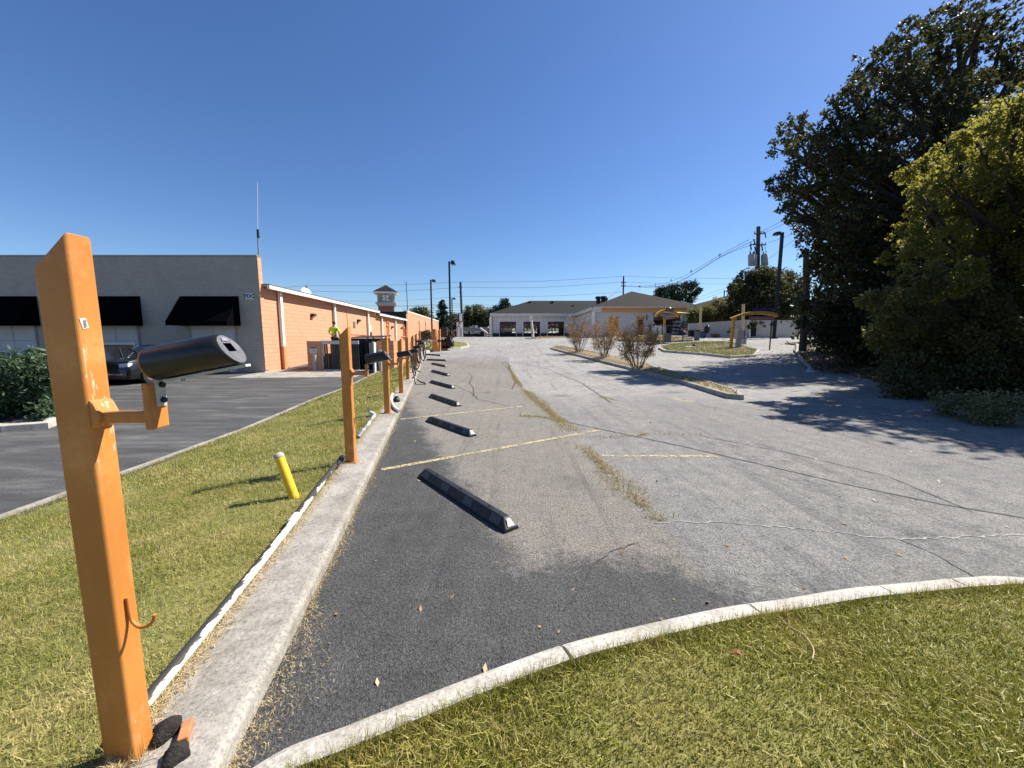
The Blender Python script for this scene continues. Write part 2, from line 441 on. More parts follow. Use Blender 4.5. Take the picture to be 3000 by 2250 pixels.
STRAW = leafmat('straw_blades', [(.52, .40, .20), (.64, .52, .29), (.42, .31, .14)], .2, .6)
WEED = leafmat('seam_weeds', [(.40, .29, .12), (.30, .26, .08), (.54, .42, .20), (.22, .21, .06)], .2, .6)
PAINT_Y = None
def linemat(name, col, wear):
    t = NT(name); p = t.pos(); f = t.noise(p, 26, 8, .75); g = t.noise(p, 3, 4)
    k = t.ramp(t.math('ADD', f, t.math('MULTIPLY', g, .25)), [(wear-.06, 1.), (wear+.06, 0.)])
    tr = t.N('ShaderNodeBsdfTransparent'); mx = t.N('ShaderNodeMixShader'); t.fin(t.ramp(f, [(.3, col), (.7, tuple(v*.75 for v in col))]), .8, 0, .3)
    t.L(t.math('SUBTRACT', 1., k), mx.inputs[0]); t.L(t.b.outputs[0], mx.inputs[1]); t.L(tr.outputs[0], mx.inputs[2]); t.L(mx.outputs[0], t.out.inputs['Surface']); return t.m
YLINE = linemat('worn_yellow_paint', (.50, .43, .25), .65); WLINE = linemat('faded_paint', (.52, .46, .28), .62)
CRACK = M('crack_fill', (.03, .028, .025), (.055, .05, .045), 9); CRACKL = M('crack_dust', (.34, .325, .29), (.17, .165, .155), 9, .42, .6)
# ------------------------------------------------------------------ ground sheets
ax = np.concatenate([-np.geomspace(2500, 60, 14), np.linspace(-50, 70, 61), np.geomspace(80, 2500, 14)])
ay = np.concatenate([-np.geomspace(2500, 30, 10), np.linspace(-20, 110, 66), np.geomspace(120, 2500, 14)])
X, Y = np.meshgrid(ax, ay)
struct(gridmesh('ground', X, Y, H(X, Y)-.62, M('earth', (.20, .17, .10), (.10, .11, .05), .5)), 'wide dull earth and grass ground under the whole site', 'ground')
# parking lot
u = np.concatenate([np.arange(-.06, 9, .085), np.geomspace(9.05, 62, 50)])
yv = np.concatenate([np.arange(-4, 12, .085), np.geomspace(12.05, 97, 110)])
U, Y = np.meshgrid(u, yv); X = kx(Y)+U
SEAMPX = [(1935, 1525), (1915, 1510), (1840, 1440), (1740, 1340), (1650, 1240), (1580, 1180), (1530, 1135), (1508, 1108), (1490, 1072)]
SEAM = [gp(*q) for q in SEAMPX]
sy = [q.y for q in SEAM]; sx = [q.x for q in SEAM]
DK = [gp(*q) for q in [(1560, 1700), (1480, 1580), (1405, 1470), (1330, 1370), (1262, 1270), (1225, 1200), (1205, 1150), (1205, 1110)]]
def seamx(y): return np.interp(y, sy, sx)
dkx = np.interp(Y, [q.y for q in DK], [q.x for q in DK]); dkx = np.where(Y > DK[-1].y, kx(Y)+.3, dkx)
ytan = gp(1300, 1058).y
dark = np.clip(.5+(dkx-X)/.7, 0, 1); near = np.clip(.5+(2.55+.12*np.sin(X*2.1)-Y)/1.1, 0, 1)*(1-.42*sst((X-.2)/2.2))
grad = np.clip((Y-2.2)/9, 0, 1)
dark = np.maximum(np.maximum(dark*np.clip(1.1-Y/22, .1, 1), near), .36*np.exp(-((X-seamx(Y)-2.2)/1.3)**2)*(Y < 6))
tan = np.where((X < seamx(Y)) & (Y < ytan), .85, .08)*np.clip((ytan-Y)/.4, 0, 1)
pale = np.clip((Y-4.5)/12, 0, .62)*(X > seamx(Y)-.02)+np.clip((Y-ytan)/6, 0, .6)*(X <= seamx(Y))
Z = np.stack([dark, tan, np.clip(pale, 0, .75), np.ones_like(dark)], -1)
struct(gridmesh('parking_lot', X, Y, H(X, Y), ASPH, Z), 'weathered grey asphalt parking lot rising toward the white garage', 'parking lot')
# left driveway and lawn base
yv = np.concatenate([np.arange(-4, 25, .5), np.arange(25, 62, 3)]); tt = np.linspace(0, 1, 16)
T, Y = np.meshgrid(tt, yv); b = ex(Y)+.12
X = -60+(b+60)*T; Zd = H(X, Y)+.075-.29-.005
struct(gridmesh('driveway', X, Y, Zd, DRIVE), 'dark asphalt driveway along the painted brick store', 'driveway')
tt = np.linspace(0, 1, 22); T, Y = np.meshgrid(tt, yv); a = kx(Y)-KW+.01; b = ex(Y)
X = b+(a-b)*T; Zl = HL(X, Y)-.006; Zl[:, 0] -= .12
struct(gridmesh('lawn', X, Y, Zl, SOIL), 'sloping strip of turf between the driveway and the post kerb', 'lawn')
# concrete apron before the dumpster enclosure
mb = MB(); P = [gp(775, 1105, 0, lambda x, y: H(x, y)-.215), gp(1005, 1108, 0, lambda x, y: H(x, y)-.215)]
ap = [(-12.6, 16.9), (-7.1, 17.3), (-7.2, 20.3), (-12.6, 20.3)]
mb.prism([(x, y, float(H(x, y))-.215-.05) for x, y in ap], (0, 0, .056)); struct(mb.build('apron', CONC), 'stained concrete apron in front of the dumpster enclosure', 'pavement')
# kerbs
mb = MB(); ys = np.arange(-3, 33, .4)
sweep(mb, [(float(kx(y)), y) for y in ys], [(.0, -.05), (0, KH-.035), (.003, KH-.022), (.010, KH-.010), (.022, KH-.003), (.04, KH), (KW, KH-.004), (KW, -.2)], lambda x, y: H(x, y))
struct(mb.build('kerb', CONC), 'long flat concrete kerb carrying the orange posts', 'kerb')
mb = MB(); ys = np.arange(-3, 22, .5)
sweep(mb, [(float(ex(y))+.02, y) for y in ys], [(.0, -.31), (0, -.195), (.08, -.195), (.08, -.31)], lambda x, y: H(x, y))
struct(mb.build('edge_strip', CONC), 'thin concrete edging strip where the lawn meets the driveway', 'kerb')
CKPX = [(800, 2250), (1017, 2163), (1190, 2090), (1356, 2022), (1525, 1960), (1695, 1905), (1865, 1860), (2034, 1824), (2170, 1797), (2305, 1776), (2577, 1738), (2807, 1719), (3000, 1717)]
CK = [gp(*q) for q in CKPX]; CK = [Vector((-1.12, 1.02, 0))]+CK+[Vector((4.6, 2.12, 0)), Vector((7, 2.0, 0))]
CKS = smooth_pts([(p.x, p.y, 0) for p in CK], 8)
mb = MB(); CKW = .135
# the corner kerb is cast in lengths with open joints
L = 0; seg = []; cuts = [1.55, 2.7, 3.55, 4.15, 5.6, 7.6]; ci = 0
for i, p in enumerate(CKS):
    if i: L += (p-CKS[i-1]).length
    seg.append((p.x, p.y))
    if (ci < len(cuts) and L > cuts[ci]) or i == len(CKS)-1:
        if len(seg) > 2: sweep(mb, seg, [(0, -.05), (.006, .045), (.022, .075), (.05, .092), (CKW, .098), (CKW, -.1)], lambda x, y: H(x, y)+.004*np.sin(x*7), left=-1)
        q = seg[-1]; seg = [(q[0]+.012, q[1]+.002)]; ci += 1
struct(mb.build('kerb', CONC2), 'pale curved concrete kerb round the near grass corner', 'kerb')
# near corner turf
inner = []
for i, p in enumerate(CKS):
    t = (CKS[min(i+1, len(CKS)-1)]-CKS[max(i-1, 0)]).normalized(); inner.append((p.x+t.y*CKW, p.y-t.x*CKW))
CPOLY = [q for q in inner if q[0] > -1.2]+[(7, .1), (-.9, .1)]
mb = MB(); mb.add([(x, y, .075) for x, y in CPOLY], [tuple(range(len(CPOLY)))[::-1]]); struct(mb.build('grass_corner', SOIL), 'turf corner inside the pale curved kerb', 'lawn')
# ------------------------------------------------------------------ painted lines, cracks
def gline(name, pts, wdt, m, label, off=.006):
    mb = MB(); P = [gp(*q) for q in pts]; ribbon(mb, [(p.x, p.y) for p in P], wdt, H, off, 0, .3)
    return struct(mb.build(name, m), label, 'painted line')
random.seed(3)
gline('painted_line', [(1118, 1377), (1755, 1261)], .085, YLINE, 'worn yellow stall line beyond the nearest wheel stop')
gline('painted_line', [(1172, 1229), (1530, 1191)], .09, YLINE, 'yellow stall line beyond the second wheel stop')
gline('painted_line', [(1760, 1336), (2100, 1338)], .07, WLINE, 'faded yellow stall line right of the weedy seam')
gline('painted_line', [(1972, 1168), (2034, 1179)], .16, YLINE, 'short yellow paint mark beside the shrub island')
gline('painted_line', [(1204, 1162), (1232, 1161)], .10, WLINE, 'faded pale stub of a stall line by the kerb')
def crack(pts, wdt, m, jag, label, off=.004):
    mb = MB(); P = [gp(*q) for q in pts]; ribbon(mb, [(p.x, p.y) for p in P], wdt, H, off, jag, .045); return struct(mb.build('crack', m), label, 'crack')
crack([(1660, 1237), (1820, 1270), (2000, 1308), (2250, 1366), (2500, 1424), (2760, 1478), (3000, 1518)], .022, CRACK, .006, 'long dark joint crack running to the right from the weedy seam')
crack([(1910, 1530), (2100, 1530), (2300, 1545), (2640, 1582), (2800, 1575), (3020, 1565)], .014, CRACKL, .02, 'pale dusty crack crossing the near asphalt')
crack([(2640, 1582), (2740, 1625), (2880, 1705)], .007, CRACK, .008, 'thin dark crack branching toward the curved kerb')
crack([(1870, 1592), (1800, 1612), (1745, 1650), (1722, 1690), (1690, 1745), (1650, 1790)], .007, CRACK, .012, 'thin wandering crack before the nearest wheel stop')
crack([(2060, 1278), (2300, 1325), (2600, 1395), (2850, 1500)], .012, CRACK, .01, 'faint tar line on the pale asphalt')
crack([(1495, 1072), (1480, 1062), (1440, 1058), (1380, 1058), (1300, 1060)], .04, CRACK, .02, 'dark patch joint closing the far end of the tan asphalt')
crack([(1500, 1140), (1510, 1120), (1500, 1090), (1470, 1063)], .03, CRACK, .02, 'dark joint beside the far end of the weedy seam')
crack([(1385, 1162), (1388, 1140), (1375, 1122), (1383, 1102), (1370, 1092)], .02, CRACK, .03, 'zigzag crack in the tan asphalt')
crack([(1330, 1128), (1380, 1150), (1400, 1170), (1490, 1190)], .015, CRACK, .03, 'hairline crack near the middle wheel stops')
crack([(1260, 1066), (1300, 1066), (1420, 1066)], .06, CRACK, .05, 'dark tar seam across the far stalls')
crack([(1500, 1060), (1600, 1080), (1700, 1120), (1790, 1180)], .03, CRACK, .03, 'dark wandering crack on the middle of the lot')
crack([(2180, 1180), (2240, 1176), (2300, 1190), (2380, 1192)], .02, CRACK, .02, 'dark crack beyond the tip of the shrub island')
# ------------------------------------------------------------------ islands
def island(pts, kname, label, cat_soil, fill, hh=.13, wd=.15, kmat=CONC):
    P = [gp(*q) for q in pts]; P = [(p.x, p.y) for p in P]
    area = sum(P[i][0]*P[(i+1) % len(P)][1]-P[(i+1) % len(P)][0]*P[i][1] for i in range(len(P)))
    if area < 0: P = P[::-1]
    mb = MB(); sweep(mb, P, [(0, -.06), (.01, hh-.015), (.025, hh), (wd, hh), (wd, -.06)], H, closed=True, step=.6)
    struct(mb.build('kerb', kmat), label, 'kerb')
    cx = sum(p[0] for p in P)/len(P); cy = sum(p[1] for p in P)/len(P)
    Q = []
    n = len(P)
    for i, p in enumerate(P):
        a, b = Vector(P[i-1]), Vector(P[(i+1) % n]); t = (b-a).normalized(); q = Vector(p)+Vector((-t.y, t.x))*wd*.8; Q.append((q.x, q.y))
    mb = MB(); mb.add([(x, y, float(H(x, y))+hh-.02) for x, y in Q], [tuple(range(n))]); struct(mb.build('island_soil', fill), cat_soil, 'soil')
    return Q
ISL1 = island([(2180, 1172), (2130, 1168), (2000, 1127), (1830, 1080), (1700, 1046), (1612, 1023), (1622, 1018), (1650, 1018), (1750, 1036), (1900, 1072), (2050, 1118), (2160, 1152)], 'kerb', 'long kerbed strip holding the three bare shrubs', 'dry soil of the shrub strip', DIRT)
ISL2 = island([(1928, 1022), (1945, 1032), (2050, 1040), (2140, 1050), (2215, 1046), (2225, 1030), (2150, 1007), (2060, 1005), (1960, 1012)], 'kerb', 'kerb of the grassy island under the yellow arch sign', 'dry soil of the arch sign island', DIRT, .16, .2, CONC2)
ISL3 = island([(1800, 997), (1850, 1002), (1960, 1003), (2030, 1000), (2040, 996), (1960, 992), (1810, 990)], 'kerb', 'low dark kerb in front of the pay machine', 'weedy soil round the pay machine', DIRT, .2, .25)
ISL4 = island([(1243, 1036), (1262, 1031), (1300, 1026), (1350, 1022), (1376, 1017), (1372, 1010), (1340, 1004), (1300, 1000), (1240, 999)], 'kerb', 'kerb of the end island under the tall lamp post', 'turf of the end island', SOIL, .15, .18, CONC2)
ISL5 = island([(1538, 992.5), (1570, 992.6), (1660, 989.5), (1700, 988.3), (1600, 987.9)], 'kerb', 'low weedy kerb under the leaning white post', 'dry soil by the leaning white post', DIRT, .1, .2)
# forest floor on the right
FK = [gp(*q) for q in [(2300, 1008), (2332, 1012), (2330, 1035), (2342, 1060), (2372, 1088)]]
FE = [(float(p.x), float(p.y)) for p in FK]+[(14.2, 16), (12.4, 12.2), (11.2, 9.2), (10.0, 7.2), (9.4, 5.2), (9.2, 2), (9.5, -4)]
mb = MB(); sweep(mb, [(p.x, p.y) for p in FK], [(0, -.05), (.01, .12), (.03, .14), (.18, .14), (.18, -.05)], H, step=.5)
struct(mb.build('kerb', CONC2), 'broken white kerb bending at the foot of the dark trees', 'kerb')
rows = []
for x, y in FE:
    rows.append([(x+d, y, float(H(x, y))+.03+min(d, 9)*.06+(.1*math.sin(x*3+d) if d else -.05)) for d in (0, .6, 1.5, 3, 5, 9, 15, 25, 40)])
A = np.array(rows); struct(gridmesh('forest_floor', A[..., 0], A[..., 1], A[..., 2], LITTER), 'shaded leaf covered bank under the trees', 'forest floor')
# ------------------------------------------------------------------ grass and weeds
def lawn_z(x, y): return HL(x, y)
def lawnmask(x, y): return (x < kx(y)-KW-.075) & (x > ex(y)+.03)
def trampled(x, y): return RNG.random(len(x)) < .45+.55*np.clip(np.sin(x*3.1+y*1.7)+np.sin(y*4.3-x*1.2)+.9, 0, 1)
def lm(x, y): return lawnmask(x, y) & trampled(x, y)
g1 = scatter([(-5.6, .7), (-1, .7), (-1, 4.2), (-5.6, 4.2)], 13000, lm)
g2 = scatter([(-6, 4.2), (-1.5, 4.2), (-2.4, 9), (-6, 9)], 4200, lm)
g3 = scatter([(-8.2, 9), (-2, 9), (-6, 31), (-12, 31)], 1100, lm)
V = np.concatenate([blades(g1, .014, .045, .0042, .85, lawn_z, .2), blades(g2, .02, .055, .008, .85, lawn_z, .15), blades(g3, .03, .07, .016, .7, lawn_z, .06)])
stuff(npmesh('grass', V, 3, GRASS2), 'mown patchy green and straw grass on the sloping strip', 'grass')
g1 = scatter(CPOLY, 36000, lambda x, y: (y > .75) & (x < 4.3) & trampled(x, y))
g2 = scatter(CPOLY, 3000, lambda x, y: (x >= 4.3))
cz = lambda x, y: np.full(x.shape, .078)
V = np.concatenate([blades(g1, .012, .04, .005, .8, cz, .12), blades(g2, .025, .05, .008, .6, cz)])
stuff(npmesh('grass', V, 3, GRASS), 'dense olive green turf in the near right corner', 'grass')
# tufts hanging over the near kerb
ex_, ey_ = [], []
for p, q in zip(inner[8:], inner[9:]):
    for k in range(70):
        if random.random() < .75: ex_.append(p[0]+(q[0]-p[0])*random.random()+random.gauss(.01, .02)); ey_.append(p[1]+(q[1]-p[1])*random.random()-abs(random.gauss(0, .02)))
V = blades((np.array(ex_), np.array(ey_)), .03, .085, .004, .8, lambda x, y: np.full(x.shape, .08))
stuff(npmesh('grass_fringe', V, 3, GRASS), 'ragged grass fringe along the pale curved kerb', 'grass')
# straw along the kerb foot and over its back edge
n = 10000; yy = .9+13*RNG.random(n)**1.9
amp = .02+.025*np.sin(yy*5)+.085*np.exp(-((yy-1.75)/.4)**2)
xx = kx(yy)+np.abs(RNG.normal(0, 1, n))*np.maximum(amp, .015)+.004
V1 = blades((xx, yy), .006, .019, .003, 1.3, lambda x, y: H(x, y)+.004, .7)
n = 7000; yy = 1.1+12*RNG.random(n)**2; xx = kx(yy)-KW+np.abs(RNG.normal(0, .035, n))
V2 = blades((xx, yy), .015, .04, .004, 1.2, lambda x, y: H(x, y)+KH, .5)
stuff(npmesh('straw_litter', np.concatenate([V1, V2]), 3, STRAW), 'dry straw and clippings along the long kerb', 'straw')
# tufts at the first kerb and the near post
def tuft(cx, cy, r, n, h, w, z, lean=.8):
    a = RNG.uniform(0, 6.28, n); d = np.abs(RNG.normal(0, r, n)); return blades((cx+np.cos(a)*d, cy+np.sin(a)*d), h*.4, h, w, lean, lambda x, y: np.full(x.shape, z))
q = gp(360, 2235, .06); o = npmesh('grass_tuft', np.concatenate([tuft(q.x-.02, q.y, .05, 160, .14, .004, .06), tuft(q.x+.08, q.y-.03, .04, 90, .11, .004, .08)]), 3, WEED); tag(o, 'green and dry grass blades at the foot of the nearest orange post', 'grass tuft')
q = gp(872, 1770); V = np.concatenate([tuft(q.x+.02, q.y, .03, 220, .13, .0035, 0), tuft(q.x+.04, q.y-.06, .05, 160, .10, .0035, 0)])
o = npmesh('grass_tuft', V, 3, WEED); tag(o, 'dry grass tuft growing at the foot of the kerb near the orange post', 'grass tuft')
# weedy seam
xs, ys = [], []
for i in range(len(SEAM)-1):
    a, b = SEAM[i], SEAM[i+1]; L = (b-a).length; n = int(L*1100)
    for k in range(n):
        t = random.random(); p = a.lerp(b, t); f = (i+t)/(len(SEAM)-1)
        if math.sin(f*40)+math.sin(f*23+1)+1.75 < random.random()*1.2: continue
        s = (.045+.065*math.sin(min(1, f*1.15)*3.1))*(.8+.4*math.sin(f*31)); xs.append(p.x+random.gauss(0, max(s, .02))); ys.append(p.y+random.gauss(0, .02))
def seg_w(pts, n, s):
    P = [gp(*q) for q in pts]
    for i in range(len(P)-1):
        for k in range(n//(len(P)-1)):
            p = P[i].lerp(P[i+1], random.random()); xs.append(p.x+random.gauss(0, s)); ys.append(p.y+random.gauss(0, s))
seg_w([(1525, 1219), (1590, 1222), (1655, 1236)], 900, .05)
seg_w([(1745, 1283), (1870, 1277), (1890, 1272), (2060, 1275)], 500, .03)
seg_w([(1750, 1163), (1775, 1166), (1808, 1174)], 420, .07)
seg_w([(1440, 1134), (1525, 1134)], 260, .04)
seg_w([(1530, 1140), (1580, 1182), (1640, 1236)], 1700, .07)
V = blades((np.array(xs), np.array(ys)), .015, .065, .006, .9, lambda x, y: H(x, y), .25)
stuff(npmesh('weeds', V, 3, WEED), 'dry weeds growing in the long asphalt seam', 'weeds')
# weeds on the islands
def island_weeds(Q, dens, h, wd, label, m=WEED, z=.12):
    g = scatter(Q, dens); V = blades(g, h*.4, h, wd, .7, lambda x, y: H(x, y)+z, .3)
    stuff(npmesh('weeds', V, 3, m), label, 'weeds')
island_weeds(ISL1, 90, .16, .03, 'dry weeds in the shrub strip')
island_weeds(ISL2, 130, .22, .05, 'green and dry weeds under the arch sign', leafmat('isl_weeds', [(.24, .29, .07), (.36, .36, .12), (.28, .22, .09), (.2, .26, .06)], .2), .14)
island_weeds(ISL3, 60, .3, .06, 'tall dry weeds round the pay machine', WEED, .18)
island_weeds(ISL4, 70, .12, .035, 'short grass on the end island', GRASS2, .13)
island_weeds(ISL5, 40, .2, .07, 'dry weeds by the leaning white post', WEED, .09)
# dead leaves and grit scattered over the lot
n = 420; gx = RNG.uniform(-2, 9, n); gy = 1.3+18*RNG.random(n)**1.6; k = gx > kx(gy)+.1; gx, gy = gx[k], gy[k]
V = []
for x, y in zip(gx, gy):
    s = random.uniform(.008, .026); a = random.uniform(0, 6.3); c = np.array([x, y, float(H(x, y))+.006])
    e1 = np.array([math.cos(a), math.sin(a), random.uniform(0, .5)])*s; e2 = np.array([-math.sin(a), math.cos(a), random.uniform(0, .4)])*s*.5
    V.append(np.array([c-e1, c+e2, c+e1+[0, 0, s*.3], c-e2]))
stuff(npmesh('leaf_scatter', np.concatenate(V), 4, leafmat('dead_leaf', [(.40, .28, .14), (.30, .17, .08), (.55, .42, .22)], .1)), 'scattered dead leaves and grit on the asphalt', 'dead leaves')
# litter on the forest bank
V = []
for k in range(7000):
    i = random.randint(0, len(FE)-2); t = random.random(); x = FE[i][0]*(1-t)+FE[i+1][0]*t; y = FE[i][1]*(1-t)+FE[i+1][1]*t; d = abs(random.gauss(0, 1.6))
    if y < 4: continue
    s = random.uniform(.03, .09); a = random.uniform(0, 6.3); c = np.array([x+d-.12, y, float(H(x, y))+.06+min(d, 9)*.06+random.uniform(0, .09)])
    e1 = np.array([math.cos(a), math.sin(a), random.uniform(-.7, .7)])*s; e2 = np.array([-math.sin(a), math.cos(a), random.uniform(-.7, .7)])*s*.6
    V.append(np.array([c-e1, c+e2, c+e1, c-e2]))
stuff(npmesh('leaf_litter', np.concatenate(V), 4, leafmat('bank_litter', [(.12, .075, .035), (.2, .14, .07), (.08, .085, .03), (.27, .2, .11)], .15)), 'fallen leaves and ground plants on the forest bank', 'leaf litter')
# ------------------------------------------------------------------ vacuum posts
def orange_paint():
    t = NT('orange_paint'); p = t.pos()
    a = t.noise(p, 3.0, 5); b = t.noise(p, 34, 8, .72); c = t.noise(p, 150, 3, .6); d = t.noise(p, 1.7, 3)
    col = t.ramp(a, [(.3, (.57, .235, .05)), (.7, (.47, .18, .036))])
    mp = t.N('ShaderNodeMapping'); mp.inputs['Scale'].default_value = (26, 26, 5); t.L(p, mp.inputs['Vector'])
    drip = t.noise(mp.outputs[0], 1.0, 7, .7)
    nrm = t.N('ShaderNodeSeparateXYZ'); gn = t.N('ShaderNodeNewGeometry'); t.L(gn.outputs['Normal'], nrm.inputs[0])
    chip = t.ramp(t.math('ADD', t.math('ADD', t.math('MULTIPLY', drip, .8), t.math('MULTIPLY', d, .42)), t.math('MULTIPLY', nrm.outputs[0], .10)), [(.80, 0.), (.845, .9)])
    col = t.mix(chip, col, (.74, .62, .42))
    mp2 = t.N('ShaderNodeMapping'); mp2.inputs['Scale'].default_value = (30, 30, 1.1); t.L(p, mp2.inputs['Vector']); stk = t.noise(mp2.outputs[0], 1.0, 6, .65)
    col = t.mix(t.ramp(stk, [(.5, 0.), (.75, .45)]), col, (.42, .15, .03))
    col = t.mix(t.ramp(t.noise(p, 5.5, 6, .7), [(.52, 0.), (.72, .4)]), col, (.78, .42, .16))
    rust = t.ramp(t.math('ADD', b, t.math('MULTIPLY', d, .25)), [(.79, 0.), (.85, .9)]); col = t.mix(rust, col, (.24, .10, .035))
    sp = t.ramp(c, [(.68, 0.), (.75, .7)]); col = t.mix(sp, col, (.33, .14, .05))
    low = t.N('ShaderNodeSeparateXYZ'); t.L(p, low.inputs[0])
    t.bump(t.math('ADD', t.math('MULTIPLY', c, .4), t.math('SUBTRACT', 1., chip)), .25, .0015)
    m = t.fin(col, .5, 0, .4); MATS['orange_paint'] = m; return m
ORANGE = orange_paint()
BLACKP = M('black_plastic', (.012, .012, .013), (.022, .02, .02), 9, rough=.38, bump=(90, .08, .002))
ENDCAP = M('worn_grey_plastic', (.09, .092, .10), (.14, .14, .147), 30, rough=.55, bump=(160, .3, .002))
CREAM = M('cream_metal', (.55, .52, .45), (.38, .35, .3), 14, rough=.6)
STEEL = M('dull_steel', (.32, .32, .33), (.22, .22, .22), 12, rough=.45, metal=.6)
BOLT = M('dark_bolt', (.02, .02, .022), (.05, .04, .035), 30, rough=.4, metal=.5)
RUBBER = M('black_rubber', (.014, .014, .015), (.03, .03, .031), 20, .45, .7, rough=.55, bump=(80, .2, .003))
PW, PD = .112, .078
def holder(r, ox, oy, oz, detail=True, L=.255, R=.055, yaw=.08, pit=.19):
    """black hose holder tube on a bracket; (ox,oy,oz) is the lower left end of the axis"""
    ax_ = Vector((math.cos(yaw)*math.cos(pit), math.sin(yaw)*math.cos(pit), math.sin(pit)))
    sd = Vector((-math.sin(yaw), math.cos(yaw), 0)); up = ax_.cross(sd)
    o = Vector((ox, oy, oz)); n = 28; cut = math.tan(math.radians(24))
    def P(l, a, b, c=0.0): return o+ax_*(l-b*c)+sd*a+up*b
    mb = MB(); rings = []
    for l, rr, c in ((0.012, R*.80, 0), (0, R*.9, 0), (0.012, R, 0), (L-.02, R, cut), (L-.004, R*.97, cut), (L, R*.9, cut)):
        rings.append([P(l, rr*math.cos(2*math.pi*k/n), rr*math.sin(2*math.pi*k/n), c) for k in range(n)])
    vs = [v for g in rings for v in g]
    mb.add(vs, [(i*n+k, i*n+(k+1) % n, (i+1)*n+(k+1) % n, (i+1)*n+k) for i in range(len(rings)-1) for k in range(n)], True)
    mb.add(rings[0], [tuple(range(n))])
    tube = mb.build('hose_holder', BLACKP, r)
    # end cap with a slot
    outer = rings[-1]
    def slot(k):
        a = 2*math.pi*k/n; x = math.cos(a); y = math.sin(a); return (max(-1, min(1, x*1.5))*R*.36, max(-1, min(1, y*1.35))*R*.27)
    inn = [P(L-.002, slot(k)[0], slot(k)[1]+R*.12, cut) for k in range(n)]
    bk = [P(L-.10, slot(k)[0], slot(k)[1]+R*.12, cut) for k in range(n)]
    mb = MB(); mb.add(outer+inn, [(k, (k+1) % n, n+(k+1) % n, n+k) for k in range(n)], False)
    mb.build('end_cap', ENDCAP, tube)
    mb = MB(); mb.add(inn+bk, [(k, (k+1) % n, n+(k+1) % n, n+k) for k in range(n)], False); mb.add(bk, [tuple(range(n))]); mb.build('slot', BLACKP, tube)
    mb = MB(); q0 = P(.03, 0, -R-.006); q1 = P(L+.035, 0, -R-.006)
    w2 = sd*.014; h2 = up*.004
    mb.add([q0-w2-h2, q0+w2-h2, q0+w2+h2, q0-w2+h2, q1-w2-h2, q1+w2-h2, q1+w2+h2, q1-w2+h2], [(0, 1, 2, 3), (7, 6, 5, 4), (0, 4, 5, 1), (1, 5, 6, 2), (2, 6, 7, 3), (3, 7, 4, 0)])
    mb.build('strap', CREAM, tube)
    if detail:
        for l in (.08, L-.02):
            q = P(l, 0, -R-.009); MB().cyl(q, q-up*.008, .006, seg=8).build('screw', STEEL, tube)
        # small faded sticker above the slot
        mb = MB(); mb.add([P(L+.0015, -R*.3, R*.52, cut), P(L+.0015, R*.3, R*.52, cut), P(L+.0015, R*.27, R*.74, cut), P(L+.0015, -R*.27, R*.74, cut)], [(0, 1, 2, 3)])
        mb.build('sticker', M('faded_sticker', (.10, .12, .17), (.30, .31, .33), 120, .45, .55, rough=.5), tube)
    return tube
def post(corner_px, top_py, label, za_drop=.555, hold=True, Y=None, topz=None, hook=True, near=False):
    if Y is None:
        c = gp(corner_px[0], corner_px[1], KH)
    else:
        c = Vector((float(kx(Y))-.13, Y, float(H(0, Y))+KH))
    bz = c.z; cx, cy = c.x-PW/2, c.y+PD/2
    if topz is None: topz = at(corner_px[0], top_py, c.y).z
    Ht = topz-bz
    r = thing('vacuum_post', label, 'post', (cx, cy, bz), 'orange vacuum posts along the kerb')
    W = lambda x, y, z: (cx+x, cy+y, bz+z)
    mb = MB(); hw, hd = PW/2, PD/2
    mb.prism([W(-hw, -hd, -.12), W(hw, -hd, -.12), W(hw, -hd, Ht), W(-hw, -hd, Ht-.108)], (0, PD, 0))
    col = mb.build('column', ORANGE, r, .010, 4)
    if not near: mb = MB(); mb.box(W(0, 0, .004), (PW+.05, PD+.05, .012)); mb.build('base_plate', ORANGE, r, .003)
    if hold:
        za = Ht-za_drop
        # welded saddle and arm
        mb = MB(); mb.box(W(hw+.085, -.004, za), (.172, .037, .036)); arm = mb.build('arm', ORANGE, r, .005)
        mb = MB(); mb.prism([W(hw-.002, -hd+.004, za-.035), W(hw+.012, -hd+.004, za-.03), W(hw+.03, -hd+.004, za+.01), W(hw+.012, -hd+.004, za+.05), W(hw-.002, -hd+.004, za+.062)], (0, PD-.01, 0)); mb.build('weld_saddle', ORANGE, arm, .006)
        mb = MB(); mb.box(W(hw+.183, -.004, za+.038), (.02, .068, .150)); pl = mb.build('bracket', ORANGE, r, .005)
        mb = MB(); mb.box(W(hw+.1965, .004, za+.085), (.005, .034, .10)); mb.box(W(hw+.205, .004, za+.132), (.02, .034, .006)); br = mb.build('angle_strip', CREAM, pl)
        if near or True:
            for dz in (.055, .105): MB().cyl(W(hw+.199, .006, za+dz), W(hw+.208, .006, za+dz), .0095, seg=6).build('bolt', BOLT, pl)
        holder(r, cx+hw+.180, cy+.0, bz+za+.112+.060, near)
    if hook:
        zb = .60*Ht/1.8
        pts = [W(hw+.006, 0, zb), W(hw+.008, 0, zb-.06), W(hw+.014, 0, zb-.09), W(hw+.04, -.004, zb-.108), W(hw+.075, -.008, zb-.10), W(hw+.098, -.01, zb-.078), W(hw+.106, -.011, zb-.055)]
        mb = MB(); mb.tube(smooth_pts(pts, 5), .0058, 8); mb.build('hook', ORANGE, r)
    return r
P1 = post((395, 2235), 675, 'nearest and largest orange steel post with chipped paint and a black tube', near=True, za_drop=.575)
P2 = post((1039, 1355), 956, 'orange post standing behind the yellow bollard and before the first stall line')
P3 = post((1142, 1211), 983, 'orange post with the curved white conduit at its foot')
P4 = post((1181, 1151), 990, 'orange post with two black tubes end to end, just before the hanging hoses')
P5 = post((1199, 1111), 987, 'orange post whose black hoses hang in loops down to the asphalt')
